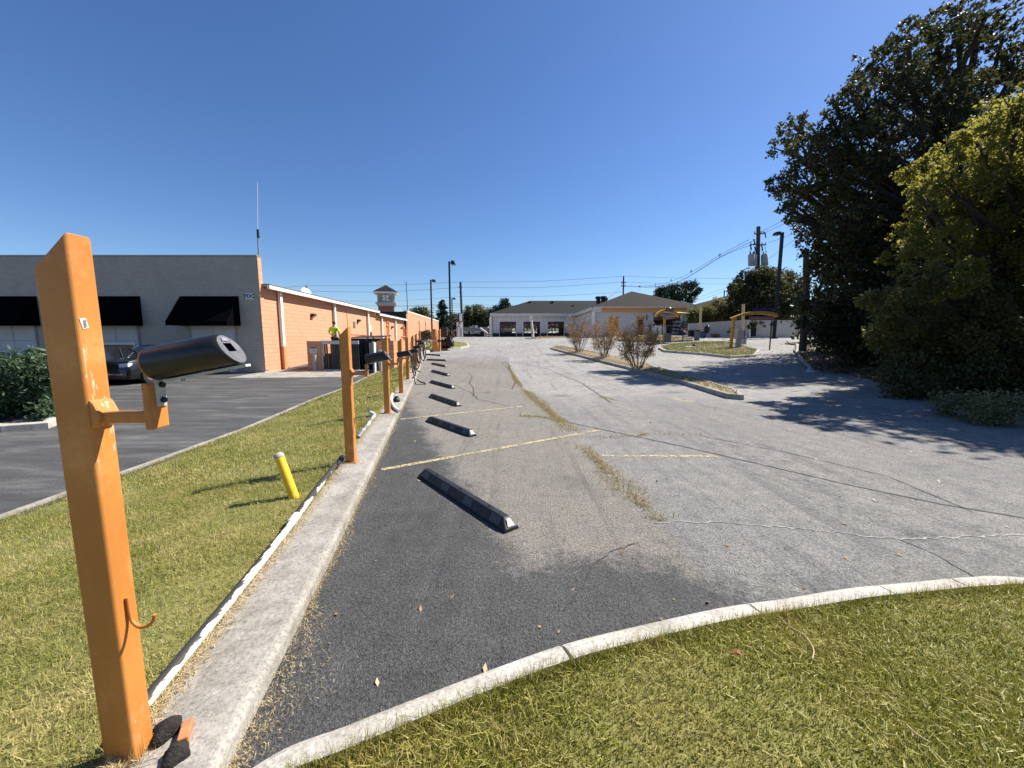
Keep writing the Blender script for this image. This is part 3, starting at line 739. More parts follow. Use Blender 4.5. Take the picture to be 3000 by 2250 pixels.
P6 = post((1209, 1090), 981, 'orange post half hidden by the hanging hoses, next to the last dumpster wall', Y=16.3, topz=at(1209, 981, 16.3).z)
P7 = post((1220, 1070), 976, 'second farthest orange post of the row, before the brick store wall', Y=19.2, topz=at(1220, 976, 19.2).z, hook=False)
P8 = post((1231, 1050), 970, 'farthest orange post of the row, next to the brown bush', Y=23.5, topz=at(1231, 970, 23.5).z, hook=False)
# barcode sticker on the nearest post (lies on the lit side)
c0 = ORG[P1]; mb = MB(); zc = at(236, 948, c0.y).z
mb.box((c0.x+PW/2+.001, c0.y-.018, zc), (.0016, .018, .032), rot=Matrix.Rotation(.2, 3, 'X')); st = mb.build('barcode_sticker', M('white_label', (.75, .74, .70), (.62, .6, .56), 60), P1)
mb = MB()
for k in range(6): mb.box((c0.x+PW/2+.0022, c0.y-.017, zc-.011+k*.004), (.0012, .009, .0016 if k % 2 else .0026), rot=Matrix.Rotation(.2, 3, 'X'))
mb.build('barcode', M('ink', (.03, .03, .04)), st)
# ------------------------------------------------------------------ hoses
def hose(pts, Y, label, r=.02, dY=None):
    W = [at(px, py, Y+(dY[i] if dY else .05*math.sin(i*1.7))) for i, (px, py) in enumerate(pts)]
    mb = MB(); mb.tube(smooth_pts(W, 6), r, 8); o = mb.build('vacuum_hose', RUBBER); return tag(o, label, 'hose', 'black vacuum hoses hanging on the posts')
gy = gp(1218, 1127).y
hose([(1202, 1026), (1204, 1050), (1208, 1075), (1213, 1100), (1217, 1124), (1228, 1127), (1246, 1126.5), (1244, 1122), (1232, 1119), (1222, 1112)], gy, 'black hose falling to the asphalt and ending in a flat loop', .021, [1, .9, .6, .3, .05, .0, .0, .35, .5, .6])
hose([(1205, 1028), (1207, 1055), (1213, 1079), (1222, 1081), (1228, 1070), (1224, 1052), (1217, 1030)], 13.9, 'black hose in a wide loop beside the first hanging hose', .021)
hose([(1210, 1024), (1213, 1060), (1217, 1090), (1215, 1102), (1208, 1106)], 14.3, 'black hose curling back to the kerb behind the loops', .021)
hose([(1219, 1012), (1221, 1040), (1224, 1060), (1229, 1064), (1230, 1052), (1226, 1020)], 16.6, 'black hose in a narrow loop under the horizontal nozzle', .022)
hose([(1216, 1016), (1216, 1050), (1220, 1082), (1227, 1088), (1233, 1089)], 16.3, 'black hose with its tip resting at the kerb edge', .022)
hose([(1231, 1003), (1245, 1000), (1258, 1002), (1263, 1009), (1257, 1017), (1245, 1019), (1232, 1014)], 19.3, 'black hose bowed out sideways in front of the grass', .025)
hose([(1233, 1006), (1232, 1030), (1235, 1052), (1241, 1057), (1243, 1046), (1238, 1010)], 21.0, 'black hose hanging near the far end of the row', .028)
hose([(1226, 1008), (1228, 1035), (1231, 1056), (1235, 1066)], 19.2, 'black hose hanging straight at the second farthest post', .026)
hose([(1240, 1000), (1239, 1030), (1244, 1048), (1247, 1040), (1243, 1008)], 23.4, 'black hose hanging on the farthest post', .03)
a, b = at(1236, 1000, 18.6), at(1283, 999, 18.2)
r = thing('vacuum_nozzle', 'grey vacuum wand held out level from a far post with a black pointed tip', 'nozzle', a)
mb = MB(); mb.tube([a, b], [.024, .022], 8); mb.build('wand', CREAM, r)
mb = MB(); mb.tube([b, b+(b-a).normalized()*.10, b+(b-a).normalized()*.25], [.055, .05, .012], 8); mb.build('tip', RUBBER, r)
mb = MB(); mb.tube([a-(b-a).normalized()*.35, a], [.05, .05], 8); mb.build('grip', RUBBER, r)
# ------------------------------------------------------------------ bollard, pipes, small things at the kerb
q = gp(862, 1455, 0, HL); r = thing('bollard', 'short leaning yellow bollard with a grey concrete cap on the lawn', 'bollard', q)
tp = Vector((-.135, .03, .385)); YEL = M('yellow_paint', (.80, .52, .03), (.66, .40, .03), 9, .45, .75, rough=.5, bump=(60, .15, .003))
mb = MB(); mb.tube([q-tp*.15, q+tp], [.043, .043], 24, True); mb.build('pipe', YEL, r)
n = tp.normalized(); e = q+tp; mb = MB(); mb.tube([e, e+n*.012, e+n*.03, e+n*.043, e+n*.048], [.0465, .0475, .042, .028, .008], 24); mb.build('cap', M('cap_concrete', (.42, .40, .36), (.30, .28, .25), 25, bump=(90, .5, .004)), r)
def pipemat():
    t = NT('worn_white_pipe'); p = t.pos(); mp = t.N('ShaderNodeMapping'); mp.inputs['Scale'].default_value = (14, 3.5, 14); t.L(p, mp.inputs['Vector']); f = t.noise(mp.outputs[0], 1, 7, .7, .4)
    s = t.N('ShaderNodeSeparateXYZ'); t.L(p, s.inputs[0])
    side = t.math('MULTIPLY', t.math('ADD', t.math('ADD', s.outputs[0], 1.186), t.math('MULTIPLY', s.outputs[1], .2002)), -7.0)
    far = t.ramp(t.math('MULTIPLY', s.outputs[1], .2), [(.58, .0), (.66, .16)])
    k = t.ramp(t.math('ADD', t.math('ADD', f, far), side), [(.50, 0.), (.53, 1.)])
    return t.fin(t.mix(k, t.ramp(t.noise(p, 40, 4), [(.3, (.78, .77, .73)), (.7, (.66, .64, .58))]), (.05, .045, .04)), .5, 0, .4)
PIPE = pipemat()
def kpt(y, off, z): return Vector((float(kx(y))-KW-off, y, float(H(0, y))+z))
r = thing('drain_pipe', 'long white plastic pipe with black worn paint lying beside the kerb', 'pipe', kpt(1.3, .03, .09))
mb = MB(); ysr = np.linspace(1.28, 4.5, 20); mb.tube([kpt(y, .04+.008*math.sin(y*2), .118) for y in ysr], .0275, 14); mb.build('pipe', PIPE, r)
mb = MB(); yc = gp(864, 1522, .12).y; mb.tube([kpt(yc-.07, .04, .118), kpt(yc-.066, .04, .118), kpt(yc+.07, .04, .118)], [.031, .0345, .0345], 16); mb.tube([kpt(yc-.01, .04, .118), kpt(yc+.005, .04, .118)], [.038, .038], 16); mb.build('coupling', M('white_plastic', (.74, .73, .69), (.6, .58, .53), 20, rough=.45), r)
mb = MB(); mb.tube([kpt(4.35, .03, .11), kpt(4.62, .03, .13), kpt(4.7, .02, .10)], [.034, .036, .03], 10); mb.build('elbow', RUBBER, r)
r = thing('drain_pipe', 'grey and white pipe length lying on the lawn edge between the second and third post', 'pipe', kpt(6, .05, .1))
mb = MB(); mb.tube([kpt(5.75, .06, .085), kpt(6.6, .05, .10), kpt(7.35, .05, .11)], .03, 10); mb.build('pipe', M('grey_pipe', (.20, .20, .21), (.6, .6, .57), 5, .5, .6), r)
mb = MB(); mb.tube([kpt(7.3, .03, .12), kpt(7.5, .2, .16)], .032, 10); mb.build('tee', MATS['white_plastic'], r)
W = [gp(px, py, .13) for px, py in [(1150, 1152), (1146, 1165), (1149, 1182), (1158, 1196), (1170, 1204)]]
mb = MB(); mb.tube(smooth_pts(W, 6), .032, 10); tag(mb.build('conduit', MATS['white_plastic']), 'curved white conduit arching over the kerb by the third post', 'conduit')
q = gp(1162, 1177, KH); mb = MB(); mb.lathe(q, [(.075, 0), (.08, .01), (.08, .075), (.055, .08), (.055, .12), (.05, .13)], 16); tag(mb.build('floor_drain', RUBBER), 'black plastic drain cap standing on the kerb', 'drain cap')
q = gp(500, 2195, .06)
def lump(name, c, rad, sq, mat, label, cat, n=900, s=.012):
    me = bpy.data.meshes.new(name); import bmesh
    bm = bmesh.new(); bmesh.ops.create_icosphere(bm, subdivisions=4, radius=1)
    for v in bm.verts:
        k = 1+.10*math.sin(v.co.x*4+c.x*9)+.08*math.sin(v.co.y*5+1)+.035*random.uniform(-1, 1)
        v.co = Vector((v.co.x*rad*k, v.co.y*rad*k*sq[1], v.co.z*rad*sq[0]*k))
    bm.to_mesh(me); bm.free()
    for p in me.polygons: p.use_smooth = True
    o = link(name, me, mat); o.location = c; return tag(o, label, cat)
RAG = M('black_felt', (.016, .014, .012), (.035, .03, .026), 60, rough=1.0, bump=(120, 1., .01))
lump('foam_lump', gp(488, 2140, .11), .046, (.8, 1.1), RAG, 'black fuzzy lump against the foot of the nearest post', 'foam')
lump('foam_lump', gp(516, 2216, .10), .046, (.8, .95), RAG, 'black fuzzy lump lower down at the kerb edge by the nearest post', 'foam')
q = gp(545, 2155, .1); mb = MB(); mb.box(q+Vector((0, 0, .016)), (.035, .085, .03), .5); tag(mb.build('brick_piece', M('brick_orange', (.55, .22, .09), (.4, .15, .07), 20), None, .005), 'broken orange brick piece on the kerb by the nearest post', 'brick')
q = gp(1775, 1897); lump('stone', q+Vector((0, .01, .02)), .036, (.7, 1.0), M('tan_stone', (.50, .40, .24), (.36, .28, .17), 25, bump=(50, .4, .004)), 'small tan stone beside the curved kerb', 'stone')
q = gp(2158, 1925, .1); mb = MB(); mb.add([q+Vector(v) for v in ((-.03, .01, .012), (0, -.008, .028), (.03, -.012, .014), (.004, .012, .03))], [(0, 1, 2, 3)]); mb.add([q+Vector(v) for v in ((-.03, .01, .010), (0, -.008, .026), (.03, -.012, .012), (.004, .012, .028))], [(3, 2, 1, 0)])
tag(mb.build('dead_leaf', M('red_leaf', (.36, .10, .05), (.25, .07, .04), 30)), 'small reddish dead leaf lying on the near turf', 'leaf')
def straw(px, off, label):
    W = [gp(a, b, off) for a, b in px]; mb = MB(); mb.tube(smooth_pts(W, 4), .003, 5); tag(mb.build('straw_stem', STRAW), label, 'straw')
straw([(2310, 1835), (2355, 1860), (2383, 1900), (2380, 1930)], .11, 'long bent straw stem on the near turf below the kerb')
straw([(2655, 2122), (2685, 2150), (2725, 2175)], .11, 'thick pale straw stem on the near turf at the right')
# ------------------------------------------------------------------ wheel stops
REFL = M('faded_reflector', (.05, .053, .065), (.085, .085, .10), 40, rough=.5); REFW = M('end_reflector', (.62, .52, .46), (.4, .35, .32), 40, rough=.4)
def wheel_stop(e0, e1, label, name='wheel_stop'):
    a, b = gp(*e0), gp(*e1); mid = (a+b)/2; d = b-a; L = d.length; rz = math.atan2(d.y, d.x)
    r = thing(name, label, 'wheel stop', (0, 0, 0), 'black rubber wheel stops along the stalls')
    wb, wt, h, lip = .075, .03, .098, .022; el = .075; x1 = L/2
    mb = MB()
    vs = []
    for x, k in ((-x1, 0), (-x1+el, 1), (x1-el, 1), (x1, 0)):
        hh = h if k else lip+.004; t_ = wt if k else wb*.7
        vs += [(x, -wb, 0), (x, -wb, lip), (x, -t_, hh), (x, t_, hh), (x, wb, lip), (x, wb, 0)]
    fs = [(i*6+j, i*6+j+1, (i+1)*6+j+1, (i+1)*6+j) for i in range(3) for j in range(5)]+[(0, 5, 4, 3, 2, 1), (18, 19, 20, 21, 22, 23)]+[(i*6, (i+1)*6, (i+1)*6+5, i*6+5) for i in range(3)]
    fs = [f[::-1] for f in fs]
    mb.add(vs, fs); body = mb.build('body', RUBBER, r, .006, 2)
    nrm = Vector((0, -(h-lip), -(wb-wt))).normalized()
    for s in (-1, 1):
        for k in range(4):
            x = -x1+el+.09+k*(L-2*el-.18)/3
            mb = MB()
            def q(xx, f): 
                y = wb+(wt-wb)*f; z = lip+(h-lip)*f; return (xx, s*(y+.0022), z+.0012)
            mb.add([q(x-.07, .12), q(x+.07, .12), q(x+.07, .88), q(x-.07, .88)], [(0, 1, 2, 3) if s < 0 else (3, 2, 1, 0)]); mb.build('reflector', REFL, r)
    for s in (-1, 1):
        mb = MB(); mb.add([(s*(x1-.012), -.036, lip+.012), (s*(x1-.012), .036, lip+.012), (s*(x1-el+.016), .018, h-.012), (s*(x1-el+.016), -.018, h-.012)], [(0, 1, 2, 3) if s > 0 else (3, 2, 1, 0)])
        for v in range(4): mb.v[v] = (mb.v[v][0]+s*.006, mb.v[v][1], mb.v[v][2]+.006)
        mb.build('end_reflector', REFW, r)
    for x in (-L*.3, 0, L*.3):
        mb = MB(); mb.cyl((x, 0, h-.002), (x, 0, h+.006), .014, seg=10); mb.build('bolt', BOLT, r)
    tilt = math.asin((b.z-a.z)/L)
    r.location = mid+Vector((0, 0, .002)); r.rotation_euler = (0, -tilt, rz)
    return r
for (a, b), lab in zip([((1243, 1392), (1500, 1556)), ((1257, 1233), (1386, 1279)), ((1263, 1163), (1344, 1191)), ((1263, 1121), (1328, 1139)), ((1266, 1089), (1314, 1102)), ((1266, 1067), (1307, 1076)), ((1250, 1056), (1308, 1058)), ((1246, 1040), (1292, 1043))],
        ['nearest black rubber wheel stop, largest on the dark asphalt', 'black wheel stop between the two yellow stall lines', 'black wheel stop just beyond the second yellow stall line', 'black wheel stop with pale squares below the zigzag crack', 'black wheel stop with a weedy crack at its right end', 'short black wheel stop just past the dark tar seam', 'black wheel stop lying square to the view, second from the end island', 'farthest black wheel stop, by the kerb of the end island']): wheel_stop(a, b, lab)
# white paper litter by the dark kerb
q = gp(2385, 1090); mb = MB(); pts = [q+Vector(v) for v in ((-.5, -.1, .01), (.25, -.12, .02), (.55, .45, .06), (.05, .5, .16), (-.2, .2, .05))]
mb.add(pts+[p-Vector((0, 0, .008)) for p in pts], [(0, 1, 2, 4), (4, 2, 3), (9, 7, 6, 5), (8, 7, 9)]); tag(mb.build('paper_sheet', M('white_paper', (.78, .78, .78), (.65, .66, .68), 6)), 'crumpled white sheet lying at the end of the white kerb', 'paper')
# ------------------------------------------------------------------ painted brick store on the left
GBRICK = brickmat('grey_painted_brick', 0, (.54, .465, .385), (.47, .405, .335), (.36, .31, .26), .22, .075, .010, bump=.7, stain=(.27, .245, .21))
OBLOCK = brickmat('orange_block', 1, (.66, .34, .195), (.60, .30, .17), (.48, .23, .13), .42, .21, .014, bump=.55, stain=(.54, .27, .155))
OBLOCKX = brickmat('orange_block_front', 0, (.70, .33, .16), (.65, .30, .14), (.54, .24, .11), .42, .21, .014, bump=.55)
OROUGH = brickmat('orange_split_block', 1, (.72, .34, .18), (.58, .25, .12), (.50, .21, .10), .4, .2, .02, bump=1.0)
RBRICK = brickmat('orange_brick', 1, (.62, .27, .14), (.70, .36, .2), (.50, .25, .15), .24, .085, .016, bump=.5)
DBRICK = brickmat('red_brick', 0, (.26, .08, .05), (.32, .11, .07), (.3, .2, .16), .24, .085, .014)
DBRICKY = brickmat('red_brick_side', 1, (.26, .08, .05), (.32, .11, .07), (.3, .2, .16), .24, .085, .014)
WHITE = M('white_trim', (.80, .79, .74), (.70, .68, .62), 5, rough=.5)
PANEL = M('pale_panel', (.56, .56, .55), (.49, .49, .48), 3, rough=.6)
AWN = M('black_awning', (.003, .003, .004), (.005, .005, .006), 8, rough=.95, spec=0.0)
METALG = M('grey_green_flashing', (.28, .31, .29), (.22, .25, .23), 4, rough=.4, metal=.3)
DARK = M('dark_void', (.01, .01, .011), (.015, .014, .014), 4)
BRONZE = M('dark_bronze', (.012, .012, .013), (.02, .019, .019), 10, rough=.45, metal=.3)
ROOFM = M('roof_gravel', (.2, .19, .18), (.15, .14, .13), 2)
GZ = -.28; FY = 19.1; CX = -12.3
store = thing('store_building', 'long single storey store with a grey painted brick front and an orange block side', 'building', (CX, FY, GZ))
mb = MB(); mb.bb((-46, FY, GZ-.4), (CX, FY+.3, 5.5)); mb.build('front_wall', GBRICK, store)
mb = MB(); mb.bb((-46, FY-.03, 5.5), (CX+.03, FY+.33, 5.56)); mb.build('parapet_cap', METALG, store)
mb = MB(); mb.bb((-46, FY-.05, GZ-.4), (CX-.02, FY-.001, GZ+.16)); mb.build('base_course', M('dark_base', (.04, .04, .042), (.06, .06, .06), 5), store)
mb = MB(); mb.bb((CX+.001, FY+.01, 0), (CX+.03, FY+.30, 5.48)); mb.build('return_wall', OBLOCK, store)
def wx(y): return CX-.05*(y-FY)
def wq(y, z, off=0.0): return Vector((wx(y)+off, y, z))
def wallseg(name, y0, y1, z0, z1, m, th=.3, off=0.0):
    mb = MB(); mb.prism([wq(y0, z0, off), wq(y1, z0, off), wq(y1, z1, off), wq(y0, z1, off)], (-th, 0, 0)); return mb.build(name, m, store)
wallseg('side_wall', FY+.31, 38, -.8, 4.05, OBLOCK)
wallseg('side_wall', 38.002, 50.2, -.8, 3.85, OBLOCK)
wallseg('brick_wall', 50.21, 80, -.8, 4.95, RBRICK, .3, .25)
wallseg('wall_cap', 50.21, 80.05, 4.952, 5.12, WHITE, .4, .3)
mb = MB(); mb.bb((wx(50)-14, 50.0, 3.0), (wx(50)+.25, 50.2, 4.95)); mb.build('dark_parapet', M('dark_parapet', (.012, .012, .013), (.02, .02, .02), 4), store)
mb = MB(); mb.prism([(-46, FY+.3, 3.9), (CX-.3, FY+.3, 3.9), (wx(80)-.3, 80, 3.9), (-46, 80, 3.9)], (0, 0, .1)); mb.build('roof', ROOFM, store)
def gutter(y0, y1, z):
    mb = MB(); mb.prism([wq(y0, z, .42), wq(y1, z, .42), wq(y1, z+.2, .42), wq(y0, z+.2, .42)], (-.14, 0, 0)); g = mb.build('gutter', WHITE, store)
    mb = MB(); mb.prism([wq(y0, z+.12, .28), wq(y1, z+.12, .28), wq(y1, z+.18, .28), wq(y0, z+.18, .28)], (-.6, 0, 0)); mb.build('soffit', M('soffit', (.5, .36, .25), (.42, .3, .2), 5), g)
    mb = MB(); mb.prism([wq(y0-.02, z+.205, .45), wq(y1, z+.205, .45), wq(y1, z+.235, .45), wq(y0-.02, z+.235, .45)], (-.9, 0, 0)); mb.build('drip_edge', METALG, g)
gutter(FY+.2, 37.9, 4.0); gutter(37.92, 50.15, 3.78)
ORANGEP = M('orange_wall_paint', (.70, .27, .10), (.62, .23, .08), 4, rough=.6)
def downspout(px, z1, split=1.3):
    rt = (px-1500)/(F/CP); y = (CX+.05*FY)/(rt+.05)
    mb = MB(); p = wq(y, split, .13); mb.box((p.x, y, (split+z1)/2), (.13, .2, z1-split)); d = mb.build('downspout', WHITE, store)
    mb = MB(); mb.box((p.x, y, (split-.9)/2), (.125, .19, split+.9)); mb.build('lower_downspout', ORANGEP, d)
for px, z1 in ((822, 4.02), (979, 4.02), (1077, 4.02), (1117, 3.8), (1157, 3.8)): downspout(px, z1, 1.15 if px == 822 else -.3)
def wally(px): return (CX+.05*FY)/((px-1500)/(F/CP)+.05)
def wall_lamp(px, py):
    y = wally(px); z = CAMZ+(HZ-py)*y/F; c = wq(y, z)
    mb = MB(); mb.prism([(c.x, y-.17, z-.12), (c.x, y-.17, z+.14), (c.x+.2, y-.17, z+.14), (c.x+.26, y-.17, z+.05)], (0, .34, 0)); l = mb.build('wall_lamp', BRONZE, store)
    mb = MB(); mb.prism([(c.x+.03, y-.14, z-.11), (c.x+.262, y-.14, z+.035), (c.x+.24, y-.14, z+.02), (c.x+.03, y-.14, z-.13)], (0, .28, 0)); mb.build('lens', PANEL, l)
for q in ((917, 927), (1050, 942), (1148, 960), (1176, 962), (1199, 967)): wall_lamp(*q)
def wall_vent(px, py, n=6):
    y = wally(px); z = CAMZ+(HZ-py)*y/F; c = wq(y, z); mb = MB()
    for k in range(n): mb.box((c.x+.03, y, z+(k-n/2)*.085), (.07, .36, .045), rot=Matrix.Rotation(.4, 3, 'Y'))
    mb.build('vent', METALG, store)
wall_vent(1039, 950)
def conduit(pts, rad, m, off=.06):
    mb = MB(); W = []
    for px, py in pts:
        y = wally(px); W.append(wq(y, CAMZ+(HZ-py)*y/F, off))
    mb.tube(W, rad, 6); mb.build('conduit', m, store)
for pts in ([(1134, 938), (1134, 1010)], [(1139, 938), (1139, 1010)], [(1132, 944), (1141, 946)], [(1132, 955), (1141, 956)], [(1181, 952), (1181, 1020)], [(1184, 952), (1184, 1020)], [(1189, 952), (1189, 1020)], [(1174, 961), (1190, 961)], [(1176, 986), (1190, 987)], [(1203, 930), (1203, 975)]): conduit(pts, .05, ORANGEP)
conduit([(1028, 980), (1115, 984)], .02, ORANGEP, .03); conduit([(1018, 912), (1020, 945), (1019, 980)], .02, ORANGEP, .03)
def vbox(name, px, py, w, h, m, d=.14):
    y = wally(px); z = CAMZ+(HZ-py)*y/F; c = wq(y, z); mb = MB(); mb.box((c.x+d/2, y, z), (d, w, h)); mb.build(name, m, store)
vbox('meter_box', 1083, 961, .3, .5, WHITE); vbox('meter_box', 1084, 980, .3, .4, BRONZE); vbox('meter_box', 1094, 990, .6, .25, ORANGEP)
for px in (1214, 1235, 1256):
    y = wally(px)+2.5; mb = MB(); z = CAMZ+(HZ-(943 if px < 1230 else 946))*y/F; mb.box((wx(y)+.35, y, z), (.22, .3, .35)); l = mb.build('wall_light', WHITE, store)
    mb = MB(); mb.box((wx(y)+.29, y, z-2.0), (.06, .06, 3.6)); mb.build('conduit', BRONZE, l)
# awnings and panels under them
def awning(x0, x1, window=False):
    z0, z1, out = 2.19, 3.62, .95
    mb = MB(); prof = [(FY-.002, z1), (FY-out, z0+.18), (FY-out, z0), (FY-.002, z0)]
    mb.prism([(x0, y, z) for y, z in prof], (x1-x0, 0, 0)); mb.build('awning', AWN, store)
    mb = MB(); mb.bb((x0+.35, FY-.03, GZ+.2), (x1-.25, FY-.002, z0)); pn = mb.build('window_panel', PANEL, store)
    mb = MB(); xm = (x0+x1)/2+.05
    for x in (x0+.37, x1-.27): mb.bb((x-.04, FY-.06, GZ+.2), (x+.04, FY-.031, z0))
    mb.bb((xm-.015, FY-.036, GZ+.2), (xm+.015, FY-.031, z0)); mb.bb((x0+.41, FY-.0362, 1.45), (x1-.31, FY-.0312, 1.48)); mb.build('frame', M('grey_frame', (.36, .37, .37), (.3, .31, .31), 5), pn)
    if window:
        mb = MB(); mb.bb((x1-2.35, FY-.075, .05), (x1-.45, FY-.037, 1.35)); wf = mb.build('window', WHITE, store)
        mb = MB(); mb.bb((x1-2.27, FY-.08, .12), (x1-.53, FY-.0755, 1.27)); mb.build('pane', glassmat('dark_glass'), wf)
pxx = lambda px, Y: (px-1500)/(F/CP)*Y
AW = 2.86
for px_, win in ((709, False), (424, True), (125, False), (-170, False)): awning(pxx(px_, FY)-AW, pxx(px_, FY), win)
# FDC sign
q = at(731, 868, FY); r = thing('wall_sign', 'small white sign reading FDC at the corner of the grey brick wall', 'sign', (q.x, FY-.02, q.z))
mb = MB(); mb.box((q.x, FY-.014, q.z), (.40, .02, .30)); mb.build('board', M('sign_white', (.78, .77, .74), (.68, .68, .66), 8), r)
INK = M('navy_ink', (.03, .03, .07), (.05, .05, .1), 20)
text_mesh('lettering', 'FDC', .25, (q.x, FY-.026, q.z), (1, 0, 0), (0, 0, 1), INK, r, .002, bold=.009)
# antenna on the roof corner
q = at(755, 760, FY+.6); r = thing('antenna', 'tall thin whip antenna rising from the store roof corner', 'antenna', (q.x, q.y, 4.0))
mb = MB(); t0 = at(755, 675, FY+.6); mb.tube([(q.x, q.y, 3.9), t0], [.04, .035], 8); mb.build('mast', METALG, r)
mb = MB(); t1 = at(754, 533, FY+.6); mb.tube([t0, t1], [.014, .009], 6); mb.build('whip', M('pale_whip', (.7, .7, .7), (.6, .6, .6)), r)
mb = MB(); mb.tube([t0-Vector((0, 0, .35)), t0+Vector((0, 0, .05))], [.06, .05], 8); mb.build('clamp', BRONZE, r)
# clock tower behind the brick part
TY = 66.0; a = at(1100, 905, TY); b = at(1151, 905, TY); tx = (a.x+b.x)/2; tw = 2.55
zt = lambda py: CAMZ+(HZ-py)*TY/F
r = thing('clock_tower', 'small square clock tower with a tiled pyramid roof on a red brick base', 'tower', (tx, TY, 2))
R45 = math.radians(14)
mb = MB(); mb.box((tx, TY+1.3, (zt(930)+zt(898))/2), (tw, tw, zt(898)-zt(930)), R45); mb.build('base', DBRICK, r)
mb = MB(); mb.box((tx, TY+1.3, (zt(898)+zt(893))/2), (tw+.35, tw+.35, zt(893)-zt(898)), R45); mb.box((tx, TY+1.3, (zt(893)+zt(889))/2), (tw+.75, tw+.75, zt(889)-zt(893)), R45); mb.build('cornice', CREAM, r)
mb = MB(); mb.box((tx, TY+1.3, (zt(889)+zt(863))/2), (tw-.1, tw-.1, zt(863)-zt(889)), R45); body = mb.build('body', M('tower_stucco', (.40, .365, .30), (.32, .29, .24), 3), r)
Rm = Matrix.Rotation(R45, 3, 'Z')
for k in range(4):
    nd = Rm@Matrix.Rotation(k*math.pi/2, 3, 'Z')@Vector((0, -1, 0)); c = Vector((tx, TY+1.3, zt(876)))+nd*(tw/2-.05)
    mb = MB(); mb.cyl(c, c+nd*.05, .62, seg=24); cf = mb.build('clock_face', M('clock_white', (.66, .66, .64), (.6, .6, .58), 6), r)
    mb = MB(); xd = Vector((0, 0, 1)).cross(nd)
    for an in range(0, 360, 90):
        p = c+nd*.055+xd*math.sin(math.radians(an))*.6+Vector((0, 0, 1))*math.cos(math.radians(an))*.6; mb.cyl(p, p+nd*.02, .13, seg=8)
    mb.tube([c+nd*.07, c+nd*.07+Vector((0, 0, .42))-xd*.12], .035, 5); mb.tube([c+nd*.07, c+nd*.07-Vector((0, 0, .25))+xd*.25], .035, 5); mb.build('hands', BRONZE, cf)
    for s in (-1, 1):
        mb = MB(); p = c+xd*s*(tw/2-.14); mb.box((p.x, p.y, p.z), (.26, .26, zt(863.5)-zt(888.5)), R45); mb.build('corner_pilaster', MATS['tower_stucco'], r)
zr0, zr1 = zt(863), zt(837); hw = tw/2+.62; ctr = Vector((tx, TY+1.3, 0))
cor = [ctr+Rm@Vector((sx_*hw, sy_*hw, 0)) for sx_, sy_ in ((-1, -1), (1, -1), (1, 1), (-1, 1))]
mb = MB(); mb.add([(p.x, p.y, zr0+.25) for p in cor]+[(p.x, p.y, zr0) for p in cor], [(0, 3, 2, 1)[::-1], (4, 5, 6, 7)[::-1]]+[(i, 4+i, 4+(i+1) % 4, (i+1) % 4) for i in range(4)]); mb.build('eave', WHITE, r)
TILE = M('dark_roof_tile', (.018, .018, .017), (.035, .033, .03), 6, rough=.6)
mb = MB()
for i in range(7):
    f0, f1 = i/7, (i+1)/7
    z0, z1 = zr0+.252+(zr1-zr0-.25)*f0, zr0+.25+(zr1-zr0-.25)*f1
    lo_ = [ctr+(p-ctr)*(1-f0)*1.02 for p in cor]; hi_ = [ctr+(p-ctr)*max(1-f1, .01) for p in cor]
    mb.add([(p.x, p.y, z0) for p in lo_]+[(p.x, p.y, z0+.05) for p in lo_]+[(p.x, p.y, z1) for p in hi_], [(i_, (i_+1) % 4, 4+(i_+1) % 4, 4+i_) for i_ in range(4)]+[(4+i_, 4+(i_+1) % 4, 8+(i_+1) % 4, 8+i_) for i_ in range(4)])
mb.build('roof', TILE, r)
# whip antenna far behind, satellite dish and roof bits
q0, q1 = at(1195, 925, 70), at(1190, 828, 70); mb = MB(); mb.tube([q0, q1], [.07, .05], 6); mb.box(q1, (.12, .12, .3)); tag(mb.build('antenna', BRONZE), 'tall thin mast standing between the clock tower and the lamp posts', 'antenna')
q = at(895, 858, 27); r = thing('satellite_dish', 'small white dish tilted on the store roof edge', 'dish', q)
mb = MB(); mb.lathe((0, 0, 0), [(.02, 0), (.2, .03), (.33, .09), (.35, .11), (.32, .1), (.2, .045), (.02, .015)], 16)
Rd = Matrix.Rotation(math.radians(60), 3, 'Y')@Matrix.Rotation(.4, 3, 'X'); mb.v = [tuple(q+Rd@Vector(v)) for v in mb.v]; mb.build('dish', WHITE, r)
mb = MB(); mb.tube([q+Vector((.05, 0, -.5)), q], .03, 6); mb.build('mount', BRONZE, r)
# ------------------------------------------------------------------ dumpster enclosure
EG = -.2
enc = thing('dumpster_enclosure', 'orange block enclosure with slatted gates round the dumpster', 'enclosure', (-9, 20, EG))
def ez(py, y): return CAMZ+(HZ-py)*y/F
ET = 1.44
mb = MB(); mb.bb((-10.62, 20, EG-.3), (-9.92, 20.4, ET)); mb.bb((-10.62, 20.402, EG-.3), (-10.3, 24.5, ET-.002)); mb.build('left_wall', OBLOCKX, enc)
mb = MB(); mb.bb((-7.0, 20, EG-.3), (-6.42, 20.3, ET)); mb.build('front_wall', OBLOCKX, enc)
mb = MB(); mb.bb((-6.418, 19.98, EG-.3), (-6.12, 24.5, ET+.02)); mb.build('side_wall', OROUGH, enc)
WOODG = M('weathered_slats', (.05, .05, .048), (.03, .029, .027), 5, .4, .6, stretch=(6, 6, .6)); WOODW = M('white_slats', (.62, .62, .6), (.45, .45, .43), 5)
mb = MB()
for k in range(17):
    x = -9.86+k*.115
    if k in (3, 8): continue
    mb.box((x, 20.1, EG+.85), (.085, .025, 1.5), rot=Matrix.Rotation(random.uniform(-.015, .015), 3, 'Y'))
g = mb.build('gate', WOODG, enc)
